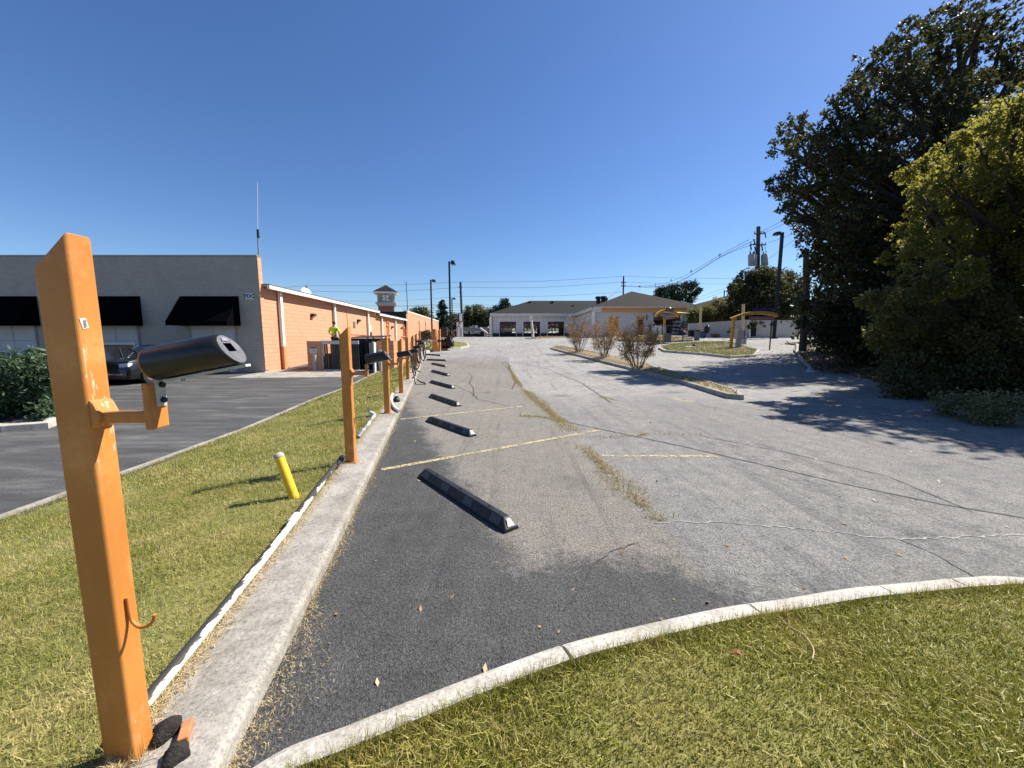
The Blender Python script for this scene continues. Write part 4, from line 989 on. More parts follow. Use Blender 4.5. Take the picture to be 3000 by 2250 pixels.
mb = MB(); mb.bb((-9.9, 20.03, EG+1.48), (-7.95, 20.08, EG+1.66)); mb.bb((-9.9, 20.03, EG+.05), (-9.84, 20.08, EG+1.48)); mb.bb((-9.9, 20.03, EG+.08), (-7.95, 20.08, EG+.16)); mb.build('gate_frame', WOODW, g)
mb = MB()
for k in range(9): mb.box((-7.02+.03*k, 19.9-.115*k, EG+.85), (.03, .09, 1.45))
g = mb.build('gate', WOODW, enc); mb = MB(); mb.prism([(-7.08, 19.95, EG+.05), (-6.8, 18.9, EG+.05), (-6.8, 18.9, EG+1.62), (-7.08, 19.95, EG+1.62)], (-.04, 0, 0)); mb.build('gate_frame', METALG, g)
mb = MB(); mb.tube([(-10.1, 19.7, EG), (-10.1, 19.7, EG+.95)], .09, 12); tag(mb.build('bollard', M('grey_pipe_post', (.35, .36, .37), (.28, .28, .28), 8)), 'grey pipe bollard guarding the enclosure gate post', 'bollard')
mb = MB(); mb.tube([(-6.75, 19.7, EG), (-6.75, 19.7, EG+1.2)], .09, 12); tag(mb.build('bollard', MATS['grey_pipe_post']), 'taller grey bollard at the right end of the open white gate', 'bollard')
r = thing('warning_sign', 'small white sign with a dark header on the orange enclosure pier', 'sign', (-10.27, 19.98, ET-.45))
mb = MB(); mb.bb((-10.45, 19.975, ET-.62), (-10.1, 19.995, ET-.28)); mb.build('board', MATS['sign_white'], r)
mb = MB(); mb.bb((-10.43, 19.968, ET-.39), (-10.12, 19.974, ET-.30)); mb.build('header', M('sign_red', (.22, .06, .05), (.3, .1, .08)), r)
mb = MB()
for k in range(3): mb.bb((-10.4, 19.97, ET-.46-k*.05), (-10.15+.02*k, 19.9745, ET-.445-k*.05))
mb.build('text_lines', INK, r)
du = thing('dumpster', 'black steel dumpster with an open lid behind the slatted gate', 'dumpster', (-8.6, 22, EG))
mb = MB(); mb.prism([(-9.6, 20.9, EG+.15), (-7.05, 20.9, EG+.15), (-7.05, 20.7, EG+1.78), (-9.6, 20.7, EG+1.78)], (0, 1.7, 0)); mb.build('bin', M('black_steel', (.012, .013, .014), (.03, .028, .025), 4, rough=.5), du)
mb = MB()
for k in range(9): mb.bb((-9.45+k*.28, 20.62, EG+.3), (-9.39+k*.28, 20.8, EG+1.7))
mb.build('ribs', MATS['black_steel'], du)
mb = MB(); mb.prism([(-8.6, 20.72, EG+1.80), (-7.05, 20.72, EG+1.81), (-7.0, 22.5, EG+1.9), (-8.65, 22.5, EG+1.88)], (0, 0, .05)); mb.build('lid', BLACKP, du)
mb = MB(); mb.box((-7.45, 20.55, EG+1.0), (.3, .05, 1.1)); tag(mb.build('panel', METALG), 'grey panel leaning at the front of the black dumpster', 'panel')
# ------------------------------------------------------------------ garage building
SHING = None
def shingle(name, c1, c2):
    t = NT(name); p = t.pos(); s = t.N('ShaderNodeSeparateXYZ'); t.L(p, s.inputs[0])
    wv = t.math('FRACT', t.math('MULTIPLY', s.outputs[2], 5.5))
    col = t.ramp(t.noise(p, 2.2, 7, .7), [(.3, c1), (.7, c2)]); col = t.mix(1., col, t.ramp(wv, [(.0, .7), (.15, 1.), (1., 1.1)]), 'MULTIPLY')
    col = t.mix(1., col, t.ramp(t.noise(p, 30, 3), [(.3, .75), (.7, 1.25)]), 'MULTIPLY'); return t.fin(col, .9, 0, .2)
SHING = shingle('grey_shingle', (.011, .012, .0125), (.021, .022, .0225)); SHING2 = shingle('brown_shingle', (.015, .013, .011), (.027, .022, .018))
WBLOCK = brickmat('white_block', 0, (.74, .73, .70), (.68, .67, .65), (.50, .50, .50), .4, .4, .035, bump=.5, off=0, stain=(.5, .48, .44)); WBLOCKY = brickmat('white_block_side', 1, (.74, .73, .70), (.68, .67, .65), (.5, .5, .5), .4, .2, .03, bump=.5)
BROWN = M('brown_roller_door', (.060, .030, .026), (.045, .024, .02), 3, rough=.5); BROWN2 = M('red_brown_shutter', (.20, .085, .055), (.16, .07, .045), 3, rough=.5)
FASC = M('cream_fascia', (.70, .66, .58), (.60, .56, .49), 2.5, rough=.6)
ORB = M('orange_band', (.72, .27, .035), (.62, .22, .03), 2, rough=.5)
ZE = 5.95; G0 = 1.7; WY = 70.0; RY = 55.0; XL = -3.5; XM = 11.7; XR = 26.3
gar = thing('garage_building', 'long white car wash garage with a grey hip roof and an orange trimmed wing', 'building', (10, 62, G0))
# main wing wall with three openings
op = [(pxx(1464, WY), pxx(1512, WY)), (pxx(1533, WY), pxx(1582, WY)), (pxx(1604, WY), pxx(1652, WY))]
zt_ = CAMZ+(HZ-943)*WY/F; zb_ = CAMZ+(HZ-977)*WY/F; zm_ = CAMZ+(HZ-962)*WY/F
xs_ = [XL]+[v for o in op for v in o]+[XM+3]
mb = MB()
for i in range(0, len(xs_), 2): mb.bb((xs_[i], WY, G0-1.5), (xs_[i+1], WY+.3, ZE-.6))
for a, b in op: mb.bb((a, WY+.001, zt_), (b, WY+.299, ZE-.6))
mb.build('wall', WBLOCK, gar)
mb = MB()
for i in range(0, len(xs_), 2): mb.bb((xs_[i]+.02, WY-.03, G0-1.5), (xs_[i+1]-.02, WY-.002, CAMZ+(HZ-976)*WY/F))
mb.build('base_course', M('dark_plinth', (.035, .03, .03), (.06, .05, .045), 4), gar)
mb = MB(); mb.bb((XL, WY+8.3, G0-1.5), (XM+3, WY+8.5, zb_)); mb.bb((XL, WY+8.3, zt_), (XM+3, WY+8.5, ZE-.3))
for i in range(0, len(xs_), 2): mb.bb((xs_[i], WY+8.301, zb_), (xs_[i+1], WY+8.499, zt_))
mb.build('back_wall', WBLOCK, gar)
mb = MB(); mb.bb((XL, WY+.301, G0-1.5), (XL+.3, WY+8.299, ZE-.6)); mb.build('end_wall', WBLOCKY, gar)
mb = MB(); mb.bb((XL, WY+.3, G0-.02), (XM+3, WY+8.3, G0+.05)); mb.build('floor', CONC, gar)
for a, b in op:
    mb = MB(); n = 5
    for k in range(n): z0 = zm_+(zt_-zm_)*k/n; mb.bb((a+.02, WY+.1, z0+.01), (b-.02, WY+.14, zm_+(zt_-zm_)*(k+1)/n-.01))
    d = mb.build('roller_door', BROWN, gar)
    mb = MB(); mb.bb((a+.02, WY+.1, zb_-.05), (b-.02, WY+.16, zb_+.1)); mb.bb((a+.02, WY+.1, (zb_+zm_)/2-.04), (b-.02, WY+.16, (zb_+zm_)/2+.04))
    for k in range(5): x = a+.05+(b-a-.1)*k/4; mb.bb((x-.04, WY+.101, zb_+.1), (x+.04, WY+.159, zm_))
    mb.build('window_frame', BRONZE, d)
    mb = MB(); mb.bb((a+.02, WY+.02, G0-1.5), (b-.02, WY+.2, zb_-.05)); mb.build('door_base', DARK, d)
    mb = MB(); mb.bb((a-.12, WY-.04, G0), (a, WY-.004, zt_+.12)); mb.bb((b, WY-.04, G0), (b+.12, WY-.004, zt_+.12)); mb.bb((a, WY-.04, zt_), (b, WY-.004, zt_+.12)); mb.build('door_trim', WHITE, d)
# roof: two hips meeting in a valley
mb = MB(); e = .55; yv = WY-e; xv = XM-e
A = (XL-e, yv, ZE); B = (xv, yv, ZE); Cc = (xv, RY-e, ZE); D = (XR+e, RY-e, ZE); E_ = (XR+e, 87, ZE); G_ = (XL-e, 87, ZE)
ZR = 8.95; rx = (xv+XR+e)/2; k1 = (rx, RY-e+8.0, ZR); k2 = (rx, 78.0, ZR); k3 = (3.6, 78.0, ZR)
mb.add([A, B, k2, k3, G_], [(0, 1, 2, 3), (0, 3, 4)]); mb.add([B, Cc, k1, k2], [(0, 1, 2, 3)]); mb.add([G_, k3, k2, E_], [(0, 1, 2, 3)])
roof = mb.build('roof', SHING, gar)
mb = MB(); mb.add([Cc, D, k1], [(0, 1, 2)]); mb.add([D, E_, k2, k1], [(0, 1, 2, 3)]); mb.build('wing_roof', SHING2, gar)
def fascia(p, q, h, name, m, th=.12):
    mb = MB(); d = (Vector(q)-Vector(p)).normalized(); n = Vector((-d.y, d.x, 0)); mb.prism([p, q, (q[0], q[1], q[2]-h), (p[0], p[1], p[2]-h)], n*th); return mb.build(name, m, gar)
def dz(p, z): return (p[0], p[1], p[2]+z)
fascia(dz(A, -.01), dz(B, -.01), .62, 'fascia', FASC); fascia(dz(G_, -.012), dz(A, -.012), .62, 'fascia', FASC); fascia(dz(B, -.014), dz(Cc, -.014), .5, 'fascia', FASC)
fascia(dz(Cc, -.01), dz(D, -.01), .16, 'fascia', FASC); fascia(dz(D, -.013), dz(E_, -.013), .62, 'fascia', FASC)
x0b, x1b = pxx(1760, RY-e), pxx(2008, RY-e)
fascia((x0b, RY-e+.01, ZE-.175), (x1b, RY-e+.01, ZE-.175), .52, 'orange_band', ORB); fascia((Cc[0], RY-e+.012, ZE-.172), (x0b-.002, RY-e+.012, ZE-.172), .56, 'fascia', FASC); fascia((x1b+.002, RY-e+.012, ZE-.172), (D[0], RY-e+.012, ZE-.172), .5, 'fascia', FASC)
mb = MB(); mb.prism([dz(A, -.55), dz(B, -.55), (B[0], WY+.1, ZE-.55), (A[0], WY+.1, ZE-.55)], (0, 0, .04)); mb.prism([dz(Cc, -.56), dz(D, -.56), (D[0], RY+.1, ZE-.56), (Cc[0], RY+.1, ZE-.56)], (0, 0, .04)); mb.prism([dz(B, -.54), (XM+.1, B[1], ZE-.54), (XM+.1, RY-.4, ZE-.54), dz(Cc, -.54)], (0, 0, .04)); mb.build('soffit', M('soffit_white', (.6, .57, .52), (.5, .48, .44), 3), gar)
for (x, y) in ((XL-.3, WY-.35), (XM-.25, RY-.3)):
    mb = MB(); mb.tube([(x, y, G0-1), (x, y, ZE-.55)], .24, 14); mb.build('column', WHITE, gar)
# right wing
bx0, bx1 = pxx(1912, RY), pxx(1990, RY); bz = CAMZ+(HZ-922)*RY/F
mb = MB(); mb.bb((XM, RY, G0-1), (bx0, RY+.3, ZE-.5)); mb.bb((bx1, RY, G0-1), (XR, RY+.3, ZE-.5)); mb.bb((bx0, RY+.001, bz), (bx1, RY+.299, ZE-.5)); mb.build('wing_wall', WBLOCK, gar)
mb = MB(); mb.bb((XM, RY+.301, G0-1), (XM+.3, WY-.002, ZE-.5)); mb.bb((XR-.3, RY+.301, G0-1), (XR, 86, ZE-.5)); mb.bb((XM+.3, RY+7, G0-1), (XR-.3, RY+7.2, ZE-.5)); mb.build('wing_side_wall', WBLOCKY, gar)
zs = CAMZ+(HZ-939)*RY/F; mb = MB()
for k in range(6): mb.bb((bx0+.02, RY+.08, zs+(bz-zs)*k/6+.008), (bx1-.02, RY+.13, zs+(bz-zs)*(k+1)/6-.008))
d = mb.build('shutter', BROWN2, gar); mb = MB(); mb.bb((bx0-.15, RY-.05, bz), (bx1+.15, RY-.003, bz+.16)); mb.build('lintel', M('lintel_brown', (.28, .13, .06), (.2, .09, .05)), d)
def odoor(px0, px1, py0, dark):
    x0, x1 = pxx(px0, RY), pxx(px1, RY); z1 = CAMZ+(HZ-py0)*RY/F
    mb = MB(); mb.bb((x0, RY-.06, G0), (x1, RY-.004, z1)); d = mb.build('door', ORB if not dark else ORB, gar)
    mb = MB(); mb.prism([(x0-.1, RY-.12, z1-.05), (x1+.1, RY-.12, z1-.05), (x1+.2, RY-.12, z1+.14), (x0-.2, RY-.12, z1+.14)], (0, .1, 0)); mb.build('cornice', ORB, d)
    mb = MB(); xm = (x0+x1)/2; mb.prism([(xm-.12, RY-.16, z1-.1), (xm+.12, RY-.16, z1-.1), (xm+.2, RY-.16, z1+.25), (xm-.2, RY-.16, z1+.25)], (0, .039, 0)); mb.build('keystone', WHITE, d)
    if dark:
        mb = MB(); mb.bb((x0+.22, RY-.07, G0), (x1-.22, RY-.0605, z1-.35)); mb.build('door_leaf', DARK, d)
    else:
        mb = MB()
        for s in (0, 1):
            for u in (0, 1): mb.bb((x0+.15+(x1-x0)*.5*s, RY-.075, G0+.3+1.2*u), (x0+.02+(x1-x0)*.5*(s+1)-.1, RY-.0605, G0+1.3+1.0*u))
        mb.build('door_panel', ORB, d)
odoor(1783, 1810, 932, False); odoor(1865, 1884, 931, True)
def gp_z(px, py, Y): return at(px, py, Y)
mb = MB(); a = at(1895, 921, RY); b = at(1895, 938, RY); mb.bb((a.x-.04, RY-.1, b.z), (a.x+.04, RY-.004, a.z)); mb.build('conduit', BRONZE, gar)
# pipes and vents on the roofs
def vent(px, pyt, pyb, Y, rad, label, cap=True):
    t = at(px, pyt, Y); b = at(px, pyb, Y); b.x = t.x
    r = thing('roof_vent', label, 'vent', b); mb = MB(); mb.tube([b-Vector((0, 0, .4)), t], rad, 10); mb.build('pipe', BRONZE, r)
    if cap: mb = MB(); mb.tube([t-Vector((0, 0, .05)), t+Vector((0, 0, rad*.8))], [rad*1.5, rad*1.3], 10); mb.build('cap', BRONZE, r)
vent(1753, 874, 893, 57.5, .32, 'tall dark flue pipe on the roof corner of the orange trimmed wing')
vent(1768, 874, 888, 57.8, .36, 'wide dark turbine vent beside the tall flue pipe')
vent(1776, 876, 886, 58.3, .2, 'smaller dark pipe right of the turbine vent')
vent(1552, 886.5, 890, 76.5, .24, 'dark roof vent at the left end of the long ridge'); vent(1618, 886, 890, 76.3, .24, 'dark roof vent near the middle of the long ridge')
vent(1679, 897, 903, 74.2, .2, 'dark roof vent below the ridge near the orange wing'); vent(1597, 910, 916, 71.5, .07, 'thin vent pipe low on the grey roof', False); vent(1660, 914, 919, 70.9, .08, 'short stub pipe low on the grey roof', False)
# interior stock in the open bay and things before it
STK = [M('stock_a', (.30, .3, .3), (.12, .1, .1), 5), M('stock_b', (.38, .12, .08), (.5, .45, .4), 5), M('stock_c', (.10, .14, .25), (.3, .32, .35), 5), M('stock_d', (.5, .5, .46), (.2, .2, .2), 6)]
GR = float(H(0, 54))
mb = MB(); mb.bb((bx0, RY+.3, G0), (bx1, RY+7, G0+.06)); mb.build('bay_floor', CONC, gar)
def shelf(px, Y, wdt, h, label):
    c = at(px, 980, Y); z0 = float(H(c.x, Y)); r = thing('shelf_rack', label, 'shelf', (c.x, Y, z0)); mb = MB()
    for s in (-1, 1):
        for d in (-.2, .2): mb.box((c.x+s*wdt/2, Y+d, z0+h/2), (.04, .04, h))
    n = 5
    for k in range(n): mb.box((c.x, Y, z0+.15+k*(h-.2)/(n-1)), (wdt, .45, .03))
    mb.build('frame', BRONZE, r)
    for k in range(n-1):
        x = -wdt/2+.1
        while x < wdt/2-.12:
            w_ = random.uniform(.1, .2); hh = random.uniform(.12, (h-.2)/(n-1)*.75); MB().box((c.x+x+w_/2, Y-.03, z0+.165+k*(h-.2)/(n-1)+hh/2), (w_*.9, .3, hh)).build('packet', random.choice(STK), r); x += w_
shelf(1978, 53.6, 1.2, 2.2, 'dark shelf rack full of mixed stock before the open bay'); shelf(1966, 54.2, .7, 1.5, 'low rack of pale goods left of the tall shelf rack'); shelf(1992, 53.9, .6, 1.4, 'narrow rack of goods beside the poster board')
def appliance(px, Y, wd, h, m, label, lid=None):
    c = at(px, 980, Y); z0 = float(H(c.x, Y)); r = thing('chest_cabinet', label, 'cabinet', (c.x, Y, z0))
    mb = MB(); mb.box((c.x, Y, z0+h*.46), (wd, .7, h*.92)); mb.build('body', m, r, .02); mb = MB(); mb.box((c.x, Y, z0+h*.965), (wd+.04, .74, h*.06)); mb.build('lid', lid or WHITE, r, .01)
PALEB = M('pale_enamel', (.62, .66, .66), (.5, .55, .56), 3, rough=.4)
appliance(1915, 52.0, .42, 1.25, PALEB, 'narrow pale cabinet beside the wide white cabinet'); appliance(1927, 52.0, .72, 1.3, PALEB, 'wide white cabinet standing in front of the open bay'); appliance(1908, 52.8, .8, 1.45, M('dark_blue_enamel', (.05, .07, .12), (.08, .1, .16), 3), 'dark blue cabinet behind the pale cabinets', DARK)
c = at(1931, 962, 53.4); r = thing('stock_display', 'red and white striped row of goods on a table behind the white cabinets', 'goods', (c.x, 53.4, c.z-1))
mb = MB(); mb.box((c.x, 53.4, c.z-.28), (1.1, .6, .06)); mb.box((c.x-.5, 53.4, c.z-.8), (.06, .06, 1.0)); mb.box((c.x+.5, 53.4, c.z-.8), (.06, .06, 1.0)); mb.build('table', BRONZE, r)
mb = MB(); [mb.box((c.x-.45+k*.15, 53.4, c.z), (.09, .3, .5), rot=Matrix.Rotation(.1, 3, 'Y')) for k in range(7)]; mb.build('goods', M('red_goods', (.5, .12, .09), (.6, .3, .25), 5), r)
mb = MB(); [mb.box((c.x-.375+k*.15, 53.42, c.z-.02), (.055, .28, .46)) for k in range(6)]; mb.build('white_goods', WHITE, r)
c = at(2006, 957, RY-.15); r = thing('poster_board', 'dark poster board with pale and red bands on the white wall', 'poster', c)
mb = MB(); mb.box(c, (.78, .06, 1.4)); mb.build('board', M('poster_dark', (.035, .02, .03), (.06, .03, .035), 3), r)
for k, (dz_, hh, m) in enumerate(((.45, .22, STK[3]), (.08, .2, STK[0]), (-.35, .4, MATS['red_goods']))): mb = MB(); mb.box((c.x, c.y-.034, c.z+dz_), (.6, .008, hh)); mb.build('poster_band', m, r)
mb = MB(); c = at(1914, 947, RY-.02); mb.box((c.x, RY-.03, c.z), (.34, .02, .28)); tag(mb.build('notice', WHITE), 'white notice sheet on the dark bay opening', 'notice')
c = at(2000, 978, 53); lump('tarp_heap', Vector((c.x, 53, float(H(c.x, 53))+.3)), .55, (.8, .7), M('navy_tarp', (.02, .022, .04), (.04, .04, .06), 5), 'dark covered heap at the foot of the poster board', 'heap')
# leaning white post in front of the garage
b = gp(1562, 990); t = at(1555, 926, b.y+.3); r = thing('leaning_post', 'peeling white wooden post leaning left in front of the garage doors', 'post', b)
mb = MB(); mb.tube([b-Vector((0, 0, .3)), b.lerp(t, .5), t], [.2, .17, .14], 7); mb.build('post', M('peeling_white', (.62, .58, .5), (.30, .24, .18), 3, .5, .62), r)
mb = MB(); mb.box(t-Vector((0, 0, .35)), (.34, .34, .5)); mb.build('cap_box', WHITE, r)
# ------------------------------------------------------------------ kiosks on the islands
YW = M('wood_yellow', (.58, .35, .06), (.46, .27, .05), 4, rough=.6); YB = M('bright_yellow', (.82, .62, .17), (.72, .53, .13), 3, rough=.5)
BLUE = M('deep_blue', (.03, .035, .16), (.05, .05, .2), 8, rough=.5); RED = M('sign_maroon', (.26, .05, .05), (.32, .08, .07), 8, rough=.5); GREYB = M('grey_enclosure', (.36, .38, .42), (.30, .32, .36), 3, rough=.5)
b = gp(1944, 1000, .2); KY = b.y; k = KY/F
Zk = lambda py: CAMZ+(HZ-py)*k; Xk = lambda px: pxx(px, KY)
r = thing('pay_kiosk', 'yellow arched kiosk with a blue crest, red sign and flat yellow roof', 'kiosk', b)
mb = MB(); mb.bb((Xk(1943), KY, b.z-.2), (Xk(1948.5), KY+.2, Zk(928))); mb.build('post', YW, r); 
xm = Xk(1956); hw = Xk(1985)-xm
def arch(n, x0, x1, zb, rise, th, y0, y1):
    mb = MB()
    top = []; bot = []
    for i in range(n+1):
        f = i/n; x = x0+(x1-x0)*f; z = zb+rise*(1-(2*f-1)**2); top.append((x, z+th)); bot.append((x, z))
    poly = [(x, y0, z) for x, z in bot]+[(x, y0, z) for x, z in top[::-1]]
    for i in range(n):
        mb.prism([(bot[i][0], y0, bot[i][1]), (bot[i+1][0], y0, bot[i+1][1]), (top[i+1][0], y0, top[i+1][1]), (top[i][0], y0, top[i][1])], (0, y1-y0, 0))
    return mb
arch(12, xm-hw*1.25, xm+hw, Zk(930), Zk(915)-Zk(930), .28, KY-.1, KY+.5).build('arch', YW, r)
mb = MB(); mb.bb((xm-hw*.8, KY+.1, Zk(927.5)), (xm+hw*.6, KY+.16, Zk(921))); mb.build('arch_panel', GREYB, r)
mb = MB(); mb.bb((Xk(1946), KY-.16, Zk(914)), (Xk(1967.5), KY-.11, Zk(905.5))); mb.build('crest', BLUE, r); mb = MB(); mb.tube([(Xk(1956.5), KY-.14, Zk(905.4)), (Xk(1956.5), KY-.14, Zk(901))], [.16, .02], 8); mb.build('crown', YB, r)
mb = MB(); [mb.box((Xk(1950+4.5*i), KY-.165, Zk(909.5)), (.06, .008, .14), rot=Matrix.Rotation(.3*(i-1.5), 3, 'Y')) for i in range(4)]; mb.build('crest_marks', STK[3], r)
mb = MB(); mb.prism([(Xk(1966), KY+.1, Zk(919)), (Xk(2025), KY+.6, Zk(919.5)), (Xk(2018), KY+2.4, Zk(913.5)), (Xk(1964), KY+1.9, Zk(913))], (0, 0, .08)); mb.build('canopy', YB, r)
mb = MB(); mb.tube([(Xk(2016), KY+1.2, b.z-.3), (Xk(2016), KY+1.2, Zk(916))], .05, 8); mb.build('canopy_post', BRONZE, r)
Rr = Matrix.Rotation(-.10, 3, 'Y'); mb = MB(); mb.box((Xk(1957), KY-.2, Zk(930.5)), (Xk(1972)-Xk(1941), .05, .26), rot=Rr); s_ = mb.build('sign_panel', RED, r)
mb = MB(); mb.box((Xk(1957), KY-.2, Zk(930.5)+.15), (Xk(1972)-Xk(1941), .06, .05), rot=Rr); mb.box((Xk(1957), KY-.2, Zk(930.5)-.15), (Xk(1972)-Xk(1941), .06, .05), rot=Rr); mb.build('sign_border', STK[3], s_)
mb = MB(); [mb.box((Xk(1945+3*i), KY-.228, Zk(930.5)-.02+.012*i), (.07, .006, .07)) for i in range(9)]; mb.build('sign_marks', WHITE, s_)
r = thing('pay_machine', 'grey pay machine with a pale face plate beside the yellow kiosk post', 'machine', (Xk(1955), KY-.1, b.z))
mb = MB(); mb.bb((Xk(1947), KY-.1, b.z-.1), (Xk(1966), KY+.5, Zk(976))); mb.build('base', M('slate_box', (.14, .15, .18), (.10, .11, .13), 4), r, .03)
mb = MB(); mb.bb((Xk(1949.5), KY+.21, Zk(975.8)), (Xk(1965), KY+.45, Zk(955))); mb.build('head', DARK, r); mb = MB(); mb.bb((Xk(1942.5), KY-.14, Zk(977)), (Xk(1949.3), KY-.02, Zk(956))); mb.build('face_plate', GREYB, r, .02); mb = MB(); mb.bb((Xk(1948), KY+.15, Zk(955)), (Xk(1967), KY+.5, Zk(953.3))); mb.build('hood', METALG, r)
# second kiosk with the long arch
b = gp(2143, 1022, .13); KY = b.y; k = KY/F; Zk = lambda py, k=k: CAMZ+(HZ-py)*k; Xk = lambda px, Y=KY: pxx(px, Y)
r = thing('arch_sign', 'long curved yellow beam sign with blue letters above and a maroon board below', 'sign', b)
mb = MB(); mb.prism([(Xk(2141), KY, b.z-.1), (Xk(2147.5), KY, b.z-.1), (Xk(2152), KY, Zk(932)), (Xk(2145), KY, Zk(932))], (0, .22, 0)); mb.build('post', YW, r)
mb = MB(); n = 16; tp_ = []; x0, x1 = Xk(2140), Xk(2273)
def azf(f): return Zk(932)+(Zk(913)-Zk(932))*(1-(1-min(f/.62, 1))**2) if f < .62 else Zk(913)-(Zk(913)-Zk(920))*((f-.62)/.38)**2
for i in range(n):
    f0, f1 = i/n, (i+1)/n; xa, xb = x0+(x1-x0)*f0, x0+(x1-x0)*f1
    h0, h1 = .08+.17*min(1, f0*2), .08+.17*min(1, f1*2)
    mb.prism([(xa, KY-.02, azf(f0)-h0), (xb, KY-.02, azf(f1)-h1), (xb, KY-.02, azf(f1)), (xa, KY-.02, azf(f0))], (0, .3, 0))
mb.build('beam', YW, r)
mb = MB(); mb.bb((Xk(2203), KY+.1, Zk(913.5)), (Xk(2262), KY+.16, Zk(903))); lb = mb.build('letter_board', M('dark_navy', (.012, .014, .05), (.02, .02, .07), 6), r)
mb = MB(); random.seed(5)
for i in range(17):
    x = Xk(2206)+i*.098; mb.box((x, KY+.09, Zk(908)+.02*math.sin(i)), (.05, .018, .2), rot=Matrix.Rotation(random.choice((-.3, 0, .3)), 3, 'Y'))
mb.build('letter_strokes', M('letter_blue', (.05, .06, .32), (.06, .07, .38), 5), lb)
mb = MB(); mb.bb((Xk(2193), KY+.05, Zk(938.5)), (Xk(2268), KY+.10, Zk(930))); s_ = mb.build('notice_board', RED, r)
mb = MB(); mb.bb((Xk(2193), KY+.04, Zk(930.6)), (Xk(2268), KY+.11, Zk(929.4))); mb.bb((Xk(2193), KY+.04, Zk(939.2)), (Xk(2268), KY+.11, Zk(938))); mb.build('border', STK[3], s_)
mb = MB(); [mb.box((Xk(2198+2.6*i), KY+.046, Zk(934.3)), (.045, .006, .075)) for i in range(26) if i not in (5, 9, 13, 20)]; mb.build('text_marks', M('pink_marks', (.5, .38, .36), (.45, .32, .3)), s_)
mb = MB(); mb.tube([(Xk(2262), KY+.2, b.z-.1), (Xk(2262), KY+.2, Zk(916))], .05, 8); mb.build('rear_post', BRONZE, r)
b2 = gp(2167, 1021, .13); r = thing('control_cabinet', 'grey control box on a tapered pedestal beside the yellow arch post', 'cabinet', b2); Y2 = b2.y
mb = MB(); mb.bb((Xk(2162, Y2), Y2, b2.z-.1), (Xk(2174, Y2), Y2+.35, Zk(992))); mb.build('pedestal', GREYB, r, .02); mb = MB(); mb.bb((Xk(2158, Y2), Y2-.12, Zk(993.5)), (Xk(2177.5, Y2), Y2+.42, Zk(966))); mb.build('box', GREYB, r, .02)
mb = MB(); mb.bb((Xk(2178, Y2), Y2+.0, Zk(993)), (Xk(2182, Y2), Y2+.35, Zk(968))); mb.build('side_box', DARK, r); mb = MB(); mb.bb((Xk(2168, Y2), Y2, Zk(966)), (Xk(2174, Y2), Y2+.2, Zk(963))); mb.build('top_fitting', BRONZE, r)
mb = MB(); mb.box((b2.x, Y2, b2.z-.01), (1.1, .9, .12)); tag(mb.build('plinth', CONC2), 'concrete plinth under the grey control box', 'plinth')
b3 = gp(2183, 1008, .1); mb = MB(); mb.box(b3+Vector((0, .2, .35)), (.3, .3, .75)); tag(mb.build('junction_box', GREYB, None, .02), 'small grey junction box behind the control cabinet', 'box')
def pole(px, pyb, pyt, rad, m, label, lean=0, Y=None):
    b = gp(px, pyb) if pyb > 60 else gY(px, pyb); Y = Y or b.y; t = at(px+lean, pyt, b.y); mb = MB(); mb.tube([b-Vector((0, 0, .1)), t], rad, 8); return tag(mb.build('pole', m), label, 'pole')
PY = M('pale_yellow_paint', (.66, .52, .27), (.55, .42, .2), 3, rough=.6)
pole(2174, 1003, 891, .13, PY, 'pale yellow pole rising behind the arch beam', 4); 
b = gY(2050, 45.5); r = thing('pole', 'pale yellow pole with a black foot near the trash bins', 'pole', b); t = at(2053, 896, b.y); mb = MB(); mb.tube([b.lerp(t, .15), t], .13, 8); mb.build('shaft', PY, r); mb = MB(); mb.tube([b-Vector((0, 0, .1)), b.lerp(t, .18)], .17, 8); mb.build('foot', RUBBER, r)
def bin_(px, pyb, wpx, hpx, m, label, lid):
    b = gp(px, pyb) if pyb > 60 else gY(px, pyb); s = b.y/F; r = thing('trash_bin', label, 'bin', b); wd = wpx*s; h = hpx*s
    mb = MB(); mb.prism([b+Vector((x*wd*.45, y*wd*.45, 0)) for x, y in ((-1, -1), (1, -1), (1, 1), (-1, 1))], (0, 0, .01)); mb.add([b+Vector((x*wd*.42, y*wd*.42, .01)) for x, y in ((-1, -1), (1, -1), (1, 1), (-1, 1))]+[b+Vector((x*wd*.5, y*wd*.5, h)) for x, y in ((-1, -1), (1, -1), (1, 1), (-1, 1))], [(i, (i+1) % 4, 4+(i+1) % 4, 4+i) for i in range(4)]+[(4, 5, 6, 7)]); mb.build('body', m, r)
    mb = MB(); mb.box(b+Vector((0, 0, h+.04)), (wd*1.08, wd*1.08, .08)); mb.box(b+Vector((0, -wd*.5, h-.06)), (wd*.7, .03, .05)); mb.build('lid', lid, r, .02)
bin_(2042, 41, 12, 28, M('slate_bin', (.17, .18, .2), (.12, .13, .15), 3), 'tall slate grey bin on the island near the white wall', BRONZE)
bin_(2024, 48, 13, 16, M('charcoal_bin', (.025, .022, .022), (.04, .035, .035), 3), 'black bin at the corner of the garage wing', DARK)
bin_(2060, 44.5, 13, 17, M('navy_bin', (.03, .05, .12), (.05, .08, .16), 3), 'blue bin piled with dark rubbish by the pale yellow pole', DARK)
b = gY(2064, 44.6); lump('rubbish_bag', b+Vector((.25, 0, 1.0)), .32, (1.3, .8), BLACKP, 'dark rubbish heaped on the blue bin', 'rubbish')
b = gY(2094, 44.6); r = thing('wood_crate', 'dark open wooden crate by the white block wall', 'crate', b); WOODD = M('dark_wood', (.07, .045, .03), (.12, .08, .05), 8)
s = b.y/F; mb = MB()
